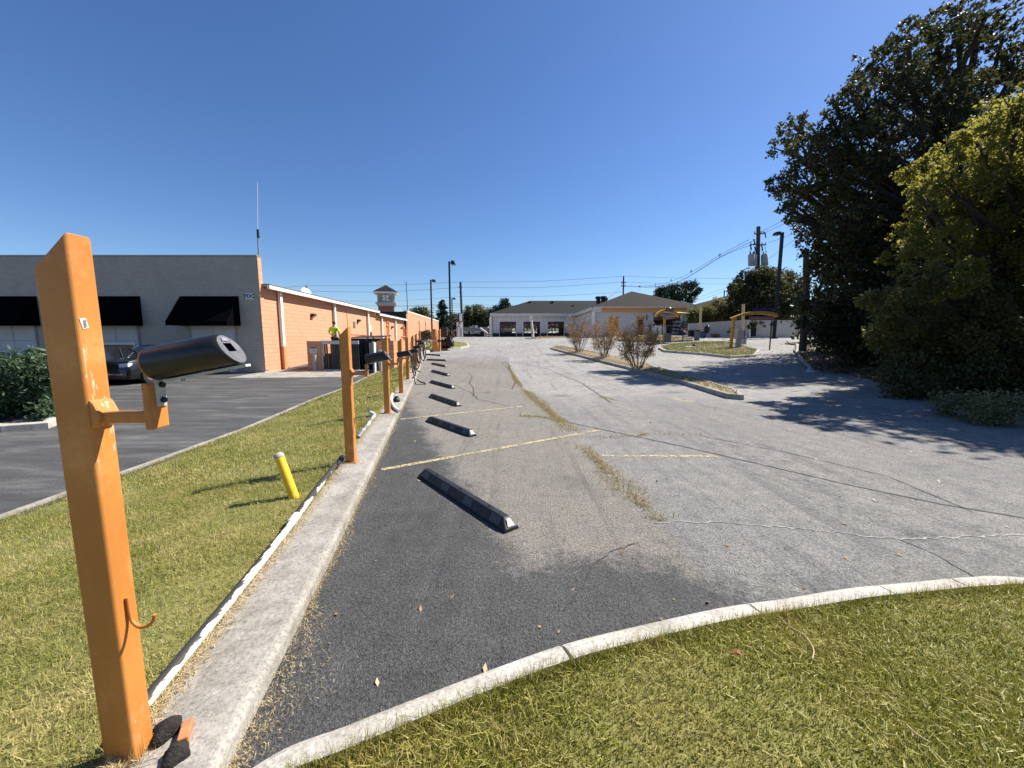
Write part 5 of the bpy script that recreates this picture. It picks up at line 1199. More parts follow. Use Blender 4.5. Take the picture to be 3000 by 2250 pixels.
for z in (.08, .42): mb.box(b+Vector((0, 0, z)), (24*s, .5, .07))
for k_ in range(6): mb.box(b+Vector((-11*s+k_*22*s/5, -.2, .24)), (.1, .04, .4))
mb.build('boards', WOODD, r); mb = MB(); mb.box(b+Vector((0, .1, .24)), (22*s, .3, .3)); mb.build('contents', STK[1], r)
mb = MB(); a, c_ = gp(2008, 1019, .15), gp(2040, 1019, .15); mb.tube([a+Vector((0, 0, .06)), c_+Vector((0, 0, .06))], .05, 8); tag(mb.build('pipe_piece', PALEB), 'pale pipe lying in the weeds of the arch sign island', 'pipe')
b = gp(2034, 1018, .15); lump('tire', b+Vector((0, 0, .12)), .16, (1, .6), RUBBER, 'small dark round object in the weeds of the arch sign island', 'object')
# ------------------------------------------------------------------ white block wall behind, house beyond
WALLM = brickmat('old_white_block', 0, (.60, .57, .52), (.54, .51, .47), (.45, .43, .4), .4, .2, .016, bump=.5, stain=(.3, .26, .2))
a, b_, c_ = gY(2016, 48.5), gY(2196, 44.5), gY(2330, 45.5)
r = thing('block_wall', 'long white painted block wall behind the yellow arch sign', 'wall', a)
def wseg(p, q, zt0, zt1, th=.25):
    mb = MB(); mb.prism([(p.x, p.y, p.z-.6), (q.x, q.y, q.z-.6), (q.x, q.y, zt1), (p.x, p.y, zt0)], (0, th, 0)); mb.build('wall_section', WALLM, r)
p1_, p2_ = at(2190, 936, b_.y), at(2330, 938, c_.y)
wseg(a, b_, at(2018, 948, a.y).z, p1_.z); wseg(b_+Vector((.01, .0, 0)), c_, p1_.z-.05, p2_.z)
mb = MB(); q = at(2206, 965, b_.y-.06); mb.box((q.x, q.y, q.z-.1), (.75, .06, 1.4)); mb.build('doorway', DARK, r)
pole(2196, 44.3, 940, .1, WHITE, 'white post at the dark doorway in the block wall')
HY = 85.0; hb = thing('house', 'beige house with a brown shingle roof rising behind the shrubs', 'house', at(2180, 985, HY))
q0 = at(2020, 905, HY); q1 = at(2210, 845, HY+8); q2 = at(2420, 905, HY)
mb = MB(); mb.bb((q0.x+1, HY, 0), (q2.x-1, HY+.3, q0.z)); mb.bb((q0.x+1, HY+.3, 0), (q0.x+1.3, HY+14, q0.z)); mb.build('wall', M('beige_siding', (.48, .40, .26), (.42, .35, .22), 1.5), hb)
mb = MB(); mb.add([(q0.x-.5, HY-.6, q0.z-.1), (q2.x+.5, HY-.6, q0.z-.1), (q1.x+4, HY+8, q1.z+.6), (q1.x, HY+8, q1.z), (q0.x-.5, HY+16, q0.z-.1), (q2.x+.5, HY+16, q0.z-.1)], [(0, 1, 2, 3), (0, 3, 4), (4, 3, 2, 5), (1, 5, 2)]); mb.build('roof', SHING2, hb)
mb = MB(); t = at(2122, 858, HY+5); mb.tube([t-Vector((0, 0, 1.2)), t+Vector((0, 0, .6))], .12, 6); mb.build('vent_pipe', BRONZE, hb)
for px in (2065, 2290):
    q = at(px, 925, HY); mb = MB(); mb.bb((q.x-1, HY-.05, q.z-.6), (q.x+1, HY-.002, q.z+1.0)); wf = mb.build('window', WHITE, hb); mb = MB(); mb.bb((q.x-.9, HY-.06, q.z-.5), (q.x+.9, HY-.0505, q.z+.9)); mb.build('pane', glassmat('dark_glass'), wf)
# ------------------------------------------------------------------ lamp posts
def lamp(px_b, py_b, px_t, py_t, side, label, Y=None, armpx=14, wd=.14):
    b = (gp(px_b, py_b) if py_b > 60 else gY(px_b, py_b)) if Y is None else at(px_b, py_b, Y); Y = b.y; s = Y/F; t = at(px_t, py_t, Y)
    r = thing('lamp_post', label, 'lamp post', b, 'tall parking lot lamp posts')
    mb = MB(); bx_ = Vector((t.x, Y, b.z-.5)); mb.box(((bx_+t)/2), (wd, wd, (t-bx_).z)); mb.build('pole', BRONZE, r)
    L = armpx*s; mb = MB(); mb.box(t+Vector((side*L*.25, 0, -.12)), (L*.5, .08, .08)); mb.build('arm', BRONZE, r)
    hd = MB(); x0_ = t.x+side*L*.45; x1_ = t.x+side*L*1.3; hd.prism([(x0_, Y-.28, t.z-.3), (x1_, Y-.28, t.z-.3), (x1_-side*.12, Y-.28, t.z+.02), (x0_, Y-.28, t.z+.06)] if side > 0 else [(x1_, Y-.28, t.z-.3), (x0_, Y-.28, t.z-.3), (x0_, Y-.28, t.z+.06), (x1_+.12, Y-.28, t.z+.02)], (0, .56, 0)); h = hd.build('lamp_head', BRONZE, r, .02)
    mb = MB(); mb.box(((x0_+x1_)/2, Y, t.z-.31), (abs(x1_-x0_)*.8, .45, .02)); mb.build('lens', PANEL, h)
    mb = MB(); mb.box(b+Vector((t.x-b.x, 0, .05)), (wd*2.2, wd*2.2, .1)); mb.build('base_plate', BRONZE, r)
    return r
lamp(1319, 1018, 1316, 766, 1, 'tallest black lamp post standing on the end island'); lamp(1269, 975, 1262, 820, 1, 'black lamp post rising behind the orange cylinder at the brick wall', 52, 11, .18)
lamp(1327, 990, 1324, 873, 1, 'more distant dark lamp post left of the white pylon sign', 80, 8, .2); lamp(2275, 43.5, 2292, 681, -1, 'lamp post at the white block wall beside the dark trees', None, 18, .26)
# ------------------------------------------------------------------ end island: orange half cylinder and vacuum machine
b = gp(1277, 1026, .13); s = b.y/F; R_ = 13.5*s; hh = 61*s; r = thing('machine_shroud', 'orange upright half cylinder shroud on the end island', 'shroud', b)
mb = MB(); n = 22; a0, a1 = math.radians(40), math.radians(345); vs = []
for i in range(n+1):
    an = a0+(a1-a0)*i/n
    for rr in (R_, R_-.05):
        for z in (-.1, hh): vs.append(b+Vector((math.cos(an)*rr, math.sin(an)*rr+R_, z)))
fs = []
for i in range(n):
    o_, p_ = i*4, i*4+4; fs += [(o_, p_, p_+1, o_+1), (o_+2, o_+3, p_+3, p_+2), (o_+1, p_+1, p_+3, o_+3)]
fs += [(0, 1, 3, 2), (n*4, n*4+2, n*4+3, n*4+1)]
mb.add(vs, fs, True); mb.build('shell', M('orange_shell', (.66, .28, .09), (.56, .22, .06), 3, rough=.55), r)
mb = MB(); mb.tube([b+Vector((R_*.86, R_*.35, 0)), b+Vector((R_*.86, R_*.35, hh))], .05, 8); mb.build('edge_pipe', MATS['orange_shell'], r)
b = gp(1306, 1022, .13); s = b.y/F; r = thing('vacuum_machine', 'black central vacuum machine with tank and motor under the tall lamp post', 'machine', b)
mb = MB(); mb.bb(b+Vector((-15*s, 0, .95)), b+Vector((3*s, .8, 1.75))); mb.build('cabinet', BLACKP, r, .04)
mb = MB(); mb.tube([b+Vector((-14*s, .35, .38)), b+Vector((12*s, .35, .38))], [.36, .36], 16); mb.tube([b+Vector((12*s, .35, .38)), b+Vector((15*s, .35, .38))], [.3, .2], 12); mb.build('tank', BLACKP, r)
mb = MB(); mb.box(b+Vector((4*s, .3, .9)), (.5, .5, .35)); mb.lathe(b+Vector((13*s, 0.1, .2)), [(.28, 0), (.3, .1), (.3, .5), (.2, .55)], 12); mb.build('motor', BRONZE, r)
mb = MB()
for x in (-13, 2): mb.tube([b+Vector((x*s, .1, -.1)), b+Vector((x*s, .1, 1.0))], .04, 6); mb.tube([b+Vector((x*s, .7, -.1)), b+Vector((x*s, .7, 1.0))], .04, 6)
mb.build('leg_frame', BRONZE, r); mb = MB(); mb.bb(b+Vector((-13*s, -.1, .86)), b+Vector((2*s, .5, .92))); mb.build('shelf', CREAM, r)
mb = MB(); mb.tube(smooth_pts([b+Vector((14*s, .2, .5)), b+Vector((17*s, 0, .75)), b+Vector((19*s, -.1, .5)), b+Vector((19.5*s, -.1, .0))], 5), .03, 6); mb.build('cable', RUBBER, r)
# ------------------------------------------------------------------ pylon signs, buffet, far items
def pylon(px0, px1, py0, py1, pyb, Y, label):
    q0, q1 = at(px0, py0, Y), at(px1, py1, Y); r = thing('pylon_sign', label, 'sign', (q0.x, Y, 1)); mb = MB(); mb.bb((q0.x-.05, Y, q1.z), (q1.x, Y+.6, q0.z)); mb.build('cabinet', BRONZE, r)
    mb = MB(); xs0 = q0.x+(q1.x-q0.x)*.3; mb.bb((xs0, Y-.04, q1.z+.1), (q1.x-.03, Y-.002, q0.z-.1)); mb.build('face', M('sign_face', (.86, .87, .88), (.78, .8, .82), 2, rough=.4), r)
    for f in (.45, .8): mb = MB(); x = q0.x+(q1.x-q0.x)*f; mb.tube([(x, Y+.3, -1), (x, Y+.3, q1.z)], .16, 8); mb.build('leg', M('sign_leg', (.5, .5, .52), (.42, .42, .45)), r)
    return r
pylon(1342, 1354, 917, 942, 994, 72, 'taller blank white pylon sign on two grey legs'); pylon(1335, 1343.5, 942, 958, 994, 74, 'lower blank white sign beside the taller pylon')
mb = MB(); q0, q1 = at(1347.5, 949, 71.9), at(1352.5, 960, 71.9); mb.bb((q0.x, 71.8, q1.z), (q1.x, 71.9, q0.z)); tag(mb.build('sign_plate', MATS['sign_face']), 'small white plate between the legs of the pylon sign', 'sign')
BY = 104.0; q = at(1380, 980, BY); r = thing('restaurant_building', 'low dark roofed restaurant with white SUPER BUFFET lettering far away', 'building', (q.x, BY, .5))
x0, x1 = pxx(1325, BY), pxx(1500, BY); ze_ = CAMZ+(HZ-971)*BY/F; zr_ = CAMZ+(HZ-961)*BY/F
mb = MB(); mb.bb((x0, BY, -1), (x1, BY+14, ze_)); mb.build('wall', M('dark_shopfront', (.03, .028, .03), (.05, .04, .04), 1), r)
mb = MB(); mb.add([(x0-1, BY-1.5, ze_-.1), (x1, BY-1.5, ze_-.1), (x1, BY+7, zr_+.4), (x0+2, BY+7, zr_+.4), (x0-1, BY+15, ze_-.1), (x1, BY+15, ze_-.1)], [(0, 1, 2, 3), (0, 3, 4), (3, 2, 5, 4)]); mb.build('roof', SHING, r)
mb = MB(); mb.bb((x0-1, BY-1.52, ze_-1.0), (x1, BY-1.4, ze_-.1)); mb.build('fascia', DARK, r)
text_mesh('lettering', 'SUPER  BUFFET', .85, (pxx(1377, BY-1.5), BY-1.56, CAMZ+(HZ-975)*(BY-1.5)/F), (1, 0, 0), (0, 0, 1), M('letter_white', (.8, .8, .8), (.75, .75, .75)), r, .03, bold=.02)
mb = MB(); mb.bb((x0, BY-.1, 1.3), (x1, BY-.003, 1.42)); mb.bb((x0, BY-.1, ze_-1.6), (x1, BY-.003, ze_-1.5)); mb.build('trim', YB, r)
for px in (1362, 1388, 1414, 1440):
    mb = MB(); xx_ = pxx(px, BY); mb.bb((xx_-.9, BY-.06, .2), (xx_+.9, BY-.004, 1.28)); mb.build('window', glassmat('dark_glass'), r)
WG = M('white_canopy', (.72, .7, .66), (.62, .6, .56), 2)
r = thing('ramp_canopy', 'white railed ramp with a sloping white roof edge beside the garage', 'canopy', at(1420, 985, 92))
mb = MB(); mb.tube([at(1407, 961, 92), at(1428, 976, 92)], .18, 6); mb.build('roof_edge', WG, r)
mb = MB(); [mb.tube([at(px, 973, 92), at(px, 990, 92)], .1, 6) for px in (1420, 1427, 1440)]; mb.tube([at(1420, 977, 92), at(1427, 983, 92), at(1444, 984, 92)], .08, 6); mb.tube([at(1428, 977, 92), at(1444, 977, 92)], .08, 6); mb.build('railing', WG, r)
r = thing('globe_lamp', 'small white globe lamp on a thin pole left of the garage', 'lamp', at(1430, 985, 90)); mb = MB(); mb.tube([at(1430, 990, 90), at(1430, 961, 90)], .05, 6); mb.build('pole', BRONZE, r); mb = MB(); q = at(1430, 959, 90); mb.lathe(q-Vector((0, 0, .18)), [(.05, 0), (.15, .05), (.2, .18), (.15, .31), (.03, .37)], 12); mb.build('globe', WHITE, r)
mb = MB(); q0, q1 = at(1391, 953, 103), at(1398.5, 960, 103); mb.bb((q0.x, 103, q1.z), (q1.x, 103.1, q0.z)); o = tag(mb.build('billboard', MATS['sign_face']), 'small white board above the restaurant roof', 'sign')
# ------------------------------------------------------------------ utility poles and wires
WOODP = M('pole_wood', (.05, .042, .036), (.08, .07, .06), 6, stretch=(8, 8, .5)); WIRE = M('wire', (.03, .035, .045), (.04, .045, .05))
def upole(px, pyt, Y, label, pxb=None, arms=((12, 14),), rad=.17):
    t = at(px, pyt, Y); bx = at(pxb or px, HZ, Y).x; r = thing('utility_pole', label, 'utility pole', (bx, Y, 0), 'wooden utility poles'); mb = MB(); mb.tube([(bx, Y, -.5), t], [rad*1.25, rad], 8); mb.build('pole', WOODP, r)
    s = Y/F
    for dpy, hw in arms:
        z = at(px, pyt+dpy, Y).z; mb = MB(); mb.box((t.x, Y-.2, z), (hw*2*s, .1, .12)); a = mb.build('crossarm', WOODP, r)
        for f in (-.95, -.5, .5, .95): mb = MB(); mb.cyl((t.x+f*hw*s, Y-.2, z+.06), (t.x+f*hw*s, Y-.2, z+.3), .06, seg=6); mb.build('insulator', METALG, a)
    return r, t
upole(897, 838, 95, 'utility pole seen above the store roof at the left', arms=((10, 4),)); upole(1349, 826, 90, 'utility pole behind the white pylon signs', 1356, ((16, 4), (32, 3)), .24); upole(1827, 809, 92, 'utility pole behind the orange trimmed garage roof', 1824, ((20, 7), (30, 6)))
upole(989, 883, 90, 'short pole top showing over the far roof edge', arms=((2, 4),))
ur, ut = upole(2222, 664, 52, 'near utility pole with two grey transformers above the trees', 2219, ((22, 13), (54, 22)), .24)
for px, w_ in ((2202, 9), (2240, 9), (2212, 5)):
    c = at(px, 779, 51.8); t = at(px, 747, 51.8); mb = MB(); R_ = w_*52/F; mb.tube([c, c+Vector((0, 0, .06)), t, t+Vector((0, 0, .12))], [R_*.9, R_, R_, R_*.7], 14); tr = mb.build('transformer', M('transformer_grey', (.42, .43, .42), (.34, .35, .34), 4), ur)
    mb = MB(); [mb.cyl(t+Vector((dx, 0, .05)), t+Vector((dx, 0, .45)), .07, .05, seg=6) for dx in (-R_*.4, R_*.4)]; mb.build('bushing', BRONZE, tr)
for px, py in ((2198, 716), (2211, 722), (2231, 718), (2208, 700), (2240, 680)): mb = MB(); c = at(px, py, 51.6); mb.tube([c, c+Vector((.25, 0, -.75))], [.09, .05], 6); mb.build('cutout', BRONZE, ur)
mb = MB()
for p0, p1 in (((2199, 722), (2196, 745)), ((2212, 728), (2207, 745)), ((2232, 724), (2232, 745)), ((2240, 718), (2246, 745))): mb.tube([at(*p0, 51.6), at(*p1, 51.6)], .03, 4)
mb.build('drop_wires', WIRE, ur)
def wires(runs, label, Y0, Y1, rad=.028):
    mb = MB()
    for pts in runs:
        n = len(pts); W = [at(px, py, Y0+(Y1-Y0)*i/(n-1)) for i, (px, py) in enumerate(pts)]; mb.tube(smooth_pts(W, 6), rad, 5, False)
    return tag(mb.build('power_line', WIRE), label, 'power line', 'overhead power lines')
wires([[(560, 858), (720, 850), (897, 837)], [(560, 868), (720, 858), (893, 853)]], 'pair of wires running to the left pole above the store roof', 80, 95)
wires([[(897, 837), (1120, 836), (1349, 826)], [(897, 853), (1120, 855), (1349, 842)]], 'upper wires between the left pole and the pylon sign pole', 95, 90)
wires([[(940, 880), (1150, 882), (1352, 868)], [(940, 890), (1150, 896), (1352, 888)]], 'thin middle wires passing behind the clock tower', 92, 90, .02)
wires([[(1349, 826), (1580, 824), (1827, 809)], [(1349, 842), (1580, 842), (1827, 826)], [(1352, 868), (1590, 868), (1826, 856)]], 'upper wires between the pylon sign pole and the garage pole', 90, 92)
wires([[(1180, 905), (1353, 900), (1530, 905)], [(1180, 912), (1353, 910), (1530, 915)], [(1180, 920), (1353, 915), (1530, 920)], [(1150, 898), (1353, 894), (1530, 894)]], 'low bundle of wires before the distant tree line', 118, 118, .04)
wires([[(1827, 809), (1980, 814), (2190, 817)], [(1827, 826), (1990, 831), (2190, 832)]], 'level wires from the garage pole to the dark tree', 92, 100)
wires([[(1832, 838), (1910, 836), (1990, 815), (2110, 747), (2195, 702)], [(1832, 839), (1910, 840), (1990, 823), (2110, 753), (2205, 706)], [(1832, 839), (1910, 841), (1990, 826), (2110, 754), (2215, 712)]], 'sagging wires with spacers climbing to the transformer pole', 92, 52)
for (px, py, y_), lab in zip(((1874, 839, 80), (1920, 835, 75), (1966, 821, 70), (2025, 795, 63), (2109, 747, 57)), ('lowest and farthest', 'second lowest', 'middle', 'second highest', 'highest and nearest')):
    mb = MB(); c = at(px, py, y_); mb.box(c, (.06, .06, .6)); mb.box(c, (.45, .06, .06)); tag(mb.build('wire_spacer', WIRE), lab+' spacer clipped on the sagging wires', 'wire spacer', 'spacers on the sagging wires')
wires([[(2205, 690), (2260, 664), (2330, 625)], [(2240, 682), (2300, 655), (2400, 610)], [(2250, 712), (2310, 690), (2400, 650)]], 'wires leaving the transformer pole toward the big trees', 52, 34, .02)
wires([[(2045, 872), (2120, 845), (2170, 822), (2250, 760), (2330, 700)], [(2045, 880), (2120, 855), (2180, 826)]], 'low wires rising past the house roof behind the dark tree', 80, 45, .02)
wires([[(1826, 834), (1810, 848), (1780, 874)], [(1824, 845), (1800, 862), (1780, 876)]], 'service wires dropping to the garage flue pipes', 92, 62, .02)
# ------------------------------------------------------------------ trees
BARK = M('grey_bark', (.075, .062, .05), (.035, .03, .026), 9, rough=.95, bump=(25, .8, .03), stretch=(5, 5, 1))
OAKL = leafmat('oak_leaves', [(.030, .042, .014), (.045, .058, .018), (.075, .07, .022), (.024, .038, .014), (.11, .075, .03)], .25, .6, (.15, .15, .04))
LIME = leafmat('lime_leaves', [(.055, .075, .016), (.085, .105, .02), (.15, .145, .03), (.04, .058, .014), (.19, .14, .04)], .5, .6, (.56, .51, .085))
DEEP = leafmat('deep_leaves', [(.022, .034, .013), (.034, .045, .015), (.05, .055, .018), (.018, .028, .012)], .22, .45, (.10, .11, .03))
SHRUBL = leafmat('hedge_leaves', [(.07, .09, .022), (.12, .12, .03), (.17, .14, .05), (.05, .07, .02)], .35, .5, (.35, .32, .08))
FARL = leafmat('far_leaves', [(.05, .07, .022), (.085, .095, .03), (.12, .11, .045), (.04, .055, .02)], .3, .5, (.22, .22, .07))
NEED = leafmat('conifer_needles', [(.020, .040, .018), (.032, .055, .024), (.018, .034, .018)], .12, .5)
def clumps(lst, Y, jit=1.5, rs=1.0):
    out = []
    for px, py, rp in lst:
        y = Y+random.uniform(-jit, jit); p = at(px, py, y); out.append((p.x, p.y, p.z, rp*y/F*rs))
    return out
def tree(name, label, base, top, r0, cl, n, size, m, seg=7, twigs=14, spread=.2, aspect=.55, twig=True, rs=.5, group=None, droop=0, bark=None, extra=None):
    r = thing(name, label, 'tree', base, group)
    mb = MB(); limbs(mb, base, top, r0, cl, seg, twig, rs); mb.build('trunk', bark or BARK, r)
    V = leaves(cl, n, size, twigs, spread, aspect, droop)
    if extra is not None: V = np.concatenate([V, extra])
    npmesh('crown', V, 4, m, r); return r
random.seed(21)
# big oak
OY = 20.4
oakc = [(2885, 55, 62), (2800, 62, 68), (2735, 105, 70), (2660, 120, 62), (2625, 185, 72), (2545, 195, 52), (2700, 205, 84), (2830, 165, 72), (2935, 120, 55), (2975, 200, 60), (2500, 290, 62), (2580, 290, 95), (2700, 320, 110), (2805, 285, 74), (2905, 245, 58),
        (2440, 360, 50), (2470, 420, 82), (2560, 420, 115), (2680, 430, 120), (2800, 400, 100), (2325, 375, 42), (2300, 425, 42), (2365, 450, 55), (2290, 535, 40), (2345, 545, 72), (2440, 520, 100), (2555, 550, 110), (2680, 560, 110),
        (2320, 615, 38), (2375, 640, 62), (2455, 640, 95), (2570, 670, 110), (2380, 715, 45), (2410, 790, 50), (2480, 760, 95), (2570, 780, 100), (2390, 880, 48), (2450, 880, 80), (2360, 900, 36), (3080, 150, 110), (3050, 300, 120), (3150, 420, 150)]
oc = clumps(oakc, OY, 2.2, .95)
ob = Vector((21.6, 20.8, float(H(0, 22))+.2))
up = [c for c in oc if c[2] > 13.2]; oc = [c for c in oc if c[2] <= 13.2] + [(c[0], c[1], c[2], c[3]*.1) for c in up]
OAK = tree('oak_tree', 'huge dark oak towering at the right edge, its top highest in the picture', ob, (23.2, 21, 17.6), .42, oc, 50000, .185, OAKL, twigs=20, spread=.115, rs=.8, extra=leaves(up, 13500, .20, 26, .075, .55, 0, .4))
# pale green tree in front of it
lim = [(2985, 300, 55), (2930, 345, 62), (2860, 420, 62), (2975, 420, 95), (2775, 455, 45), (2700, 500, 50), (2830, 520, 85), (2935, 560, 115), (2760, 590, 65), (2850, 670, 120), (2965, 720, 130), (2735, 720, 75), (2650, 690, 40), (2800, 820, 70), (2930, 830, 90), (3080, 420, 110), (3090, 620, 140), (2640, 790, 30), (2600, 760, 24), (2700, 610, 36), (2680, 560, 26), (2740, 530, 40), (2900, 365, 36)]
lowl = [(2690, 840, 60), (2660, 930, 60), (2580, 880, 50), (2760, 960, 100), (2900, 1000, 125), (3070, 1040, 140), (2990, 940, 90), (2840, 930, 80), (2620, 990, 60)]
lc = clumps(lim, 11.2, 1.8, .95)
tree('maple_tree', 'yellow green leafy tree lit from behind in front of the big oak', (15.0, 11.9, .6), (15.4, 11.9, 8.8), .22, lc, 60000, .10, LIME, twigs=24, spread=.12, rs=.5)
tree('understory_tree', 'lower crown under the yellow green tree, shade put into darker leaf colour, with scattered pale leaves', (14.6, 12.0, .5), (14.8, 12.0, 5.2), .14, clumps(lowl, 10.8, 1.5, 1.0), 40000, .10, leafmat('shade_tinted_leaves', [(.035, .045, .013), (.06, .068, .018), (.10, .10, .025), (.03, .038, .011), (.16, .14, .035)], .4, .6, (.3, .28, .06)), twigs=20, spread=.16)  # lower lime clumps split off; their shade is put into darker leaf colour
# darker neighbours filling the wood
dk = [(2480, 930, 75), (2560, 900, 90), (2500, 1000, 70), (2560, 1000, 95), (2640, 1020, 90), (2425, 945, 50), (2355, 950, 24), (2440, 990, 45), (2660, 880, 70), (2520, 1060, 50), (2600, 1085, 60)]
tree('understory_tree', 'dark bushy tree hanging over the bend of the white kerb', (17.5, 19.5, .6), (17.5, 19.8, 5.5), .16, clumps(dk, 18.6, 1.2, 1.0), 26000, .15, DEEP, spread=.22)
dk = [(2680, 1080, 95), (2780, 1090, 100), (2880, 1120, 95), (2970, 1120, 110), (2720, 1150, 60), (2820, 1170, 55), (2920, 1200, 50), (3080, 1150, 130), (2640, 1130, 55), (2990, 1040, 90)]
tree('understory_tree', 'dark undergrowth tree at the road edge below the yellow green tree', (14.3, 11.2, .4), (14.4, 11.4, 3.2), .1, clumps(dk, 10.8, .9, .85), 24000, .10, leafmat('under_leaves', [(.03, .042, .014), (.055, .065, .02), (.085, .08, .025), (.022, .034, .012)], .3, .45, (.2, .2, .05)), spread=.22)
rear = [(2480, 860, 110), (2600, 860, 130), (2720, 700, 150), (2850, 700, 170), (2650, 980, 150), (2800, 980, 170), (2950, 950, 190), (2540, 1010, 110), (2440, 980, 85), (2680, 560, 110), (2850, 520, 120), (2990, 600, 170), (3100, 900, 230), (2500, 740, 85)]
tree('understory_tree', 'mass of dark evergreen leaves deep in the wood behind the yellow green tree', (26, 27, .9), (27, 27, 10), .25, clumps(rear, 27, 1.5, .95), 30000, .32, DEEP, spread=.28, twig=False)
# the wood goes on past the right edge
wood = [(19.5, 10, 2.5, 2.2), (21, 8.5, 4.5, 2.6), (18.6, 9.2, 6.2, 2.0), (20.5, 11.5, 8.2, 2.4), (23, 10, 7, 2.8), (19, 8, 3, 2.0), (15.2, 9.8, 8, 1.5), (16.0, 9.8, 9, 1.6), (15.6, 8.9, 7.2, 1.5), (14.5, 8.7, 5.5, 1.3), (13.5, 8.0, 3.6, 1.2), (17.4, 9.2, 9.2, 1.6), (18.4, 12.8, 8.8, 1.8), (25, 13, 10, 3.0), (17.8, 9, 4.3, 1.6)]
tree('understory_tree', 'leafy trees of the wood continuing past the right picture edge', (21, 9, .6), (21, 9, 9), .25, wood, 36000, .27, DEEP, spread=.25, twig=False)
mid = [(19.5, 21.5, 3, 1.8), (20.5, 20, 5, 2), (21.5, 22.5, 7, 2.2), (18.8, 22.3, 6.3, 1.6), (23, 19, 6, 2.2), (19.5, 18.2, 3.6, 1.7), (22, 16.5, 4.5, 2.2), (24, 21, 10, 2.4), (21, 24.5, 9.5, 2)]
tree('understory_tree', 'dark leafy tree under the oak limbs deep in the wood', (21, 20.5, .8), (21.3, 20.5, 9), .22, mid, 22000, .2, DEEP, spread=.24, twig=False)
tall = [(20, 13.4, 6, 2), (21.5, 14.5, 9, 2.2), (23, 13.2, 9.5, 2.2), (24, 15.5, 10, 2.4), (21.5, 16, 9.5, 2.2), (20.5, 15, 8.5, 1.8), (25, 17, 9, 2.4), (22.5, 15.5, 5, 2.2), (26, 14, 7, 2.4), (23.5, 17.5, 10.5, 2.2), (19.3, 14, 7, 1.6)]  # added out of view; crown height shaped to shade the lower yellow green crown
tree('understory_tree', 'tall dark tree past the picture edge, added to shade the lower yellow green tree', (23, 15.3, .9), (23.3, 15.3, 11), .3, tall, 30000, .27, DEEP, spread=.25, twig=False)
# saplings' trunks seen against the sky gap
mb = MB(); a = at(2362, 900, 26); b = at(2362, 730, 26); mb.tube([Vector((a.x, 26, .7)), a, b], [.22, .2, .17], 8); tag(mb.build('bare_trunk', BARK), 'grey bare trunk standing in the gap below the oak', 'trunk')
# low plants on the bank edge
random.seed(4)
for k, (px, py, rp, lab) in enumerate([(2780, 1205, 40, 'low leafy weed bush at the road edge under the wood, leftmost lit one'), (2850, 1220, 42, 'low leafy weed bush at the road edge, middle one'), (2930, 1235, 46, 'low leafy weed bush at the road edge near the picture border')]):
    p = gp(px, py+22); cl = [(p.x+random.gauss(0, .2)+.35, p.y+random.gauss(0, .12)+.2, p.z+.16+random.random()*.2, .27) for q in range(5)]; r = thing('weed_bush', lab, 'bush', p, 'low bushes at the road edge'); mb = MB(); limbs(mb, p+Vector((.35, .2, 0)), p+Vector((.35, .2, .35)), .012, cl, 5, False); mb.build('stems', BARK, r); npmesh('leaves', leaves(cl, 1500, .06, 10, .3), 4, leafmat('weed_leaves', [(.10, .11, .03), (.17, .15, .06), (.24, .2, .1), (.07, .08, .025)], .3, .5), r)
# dark tree by the transformer pole and shrubs over the wall
tr_ = [(2228, 806, 28), (2262, 812, 26), (2190, 820, 30), (2240, 830, 45), (2290, 830, 35), (2175, 850, 32), (2160, 870, 24), (2210, 865, 45), (2260, 870, 45), (2310, 870, 38), (2180, 895, 30), (2230, 900, 40), (2290, 905, 36), (2330, 840, 35), (2330, 900, 34), (2150, 845, 18)]
tree('broadleaf_tree', 'round dark tree in front of the transformer pole behind the block wall', (36, 49.5, 1.3), (36, 49.6, 8.5), .25, clumps(tr_, 49.5, 1.5), 20000, .36, OAKL, spread=.2)
sh = [[(2030, 905, 18), (2045, 925, 18), (2025, 930, 14)], [(2070, 900, 20), (2085, 925, 22), (2062, 925, 18)], [(2110, 880, 22), (2120, 905, 24), (2105, 925, 20)], [(2145, 890, 18), (2150, 915, 24), (2135, 930, 16)], [(2185, 925, 20), (2205, 915, 18)], [(2235, 925, 22), (2260, 920, 20), (2240, 905, 18)], [(2290, 925, 20), (2310, 935, 18)]]
for k, (cl, lab) in enumerate(zip(sh, ['yellowish shrub over the wall next to the garage wing', 'shrub over the wall behind the pale yellow pole', 'tallest yellow green shrub over the wall below the house roof', 'dark green shrub over the wall left of the arch beam', 'low shrub over the wall behind the arch post', 'sunlit green shrub above the blue letters', 'shrub over the wall right of the wall side lamp post'])):
    c = clumps([(a_, b_+11, r_*.85) for a_, b_, r_ in cl], 51.5, .5, 1.0); tree('shrub', lab, (c[0][0], 51.5, 1.2), (c[0][0], 51.5, c[0][2]), .07, c, 2600, .24, SHRUBL if k not in (3, 6) else DEEP, twig=False, spread=.3, group='shrubs growing over the block wall')
VIN = [(2203, 948, 8), (2212, 950, 8), (2196, 958, 5), (2232, 945, 5), (2236, 956, 4), (2264, 950, 6), (2143, 962, 4), (2136, 972, 5)]
c = clumps(VIN, 43.6, .1); npm = leaves(c, 800, .2, 8, .35); o = npmesh('vine', npm, 4, DEEP); tag(o, 'dark vine hanging over the block wall by the doorway', 'vine')
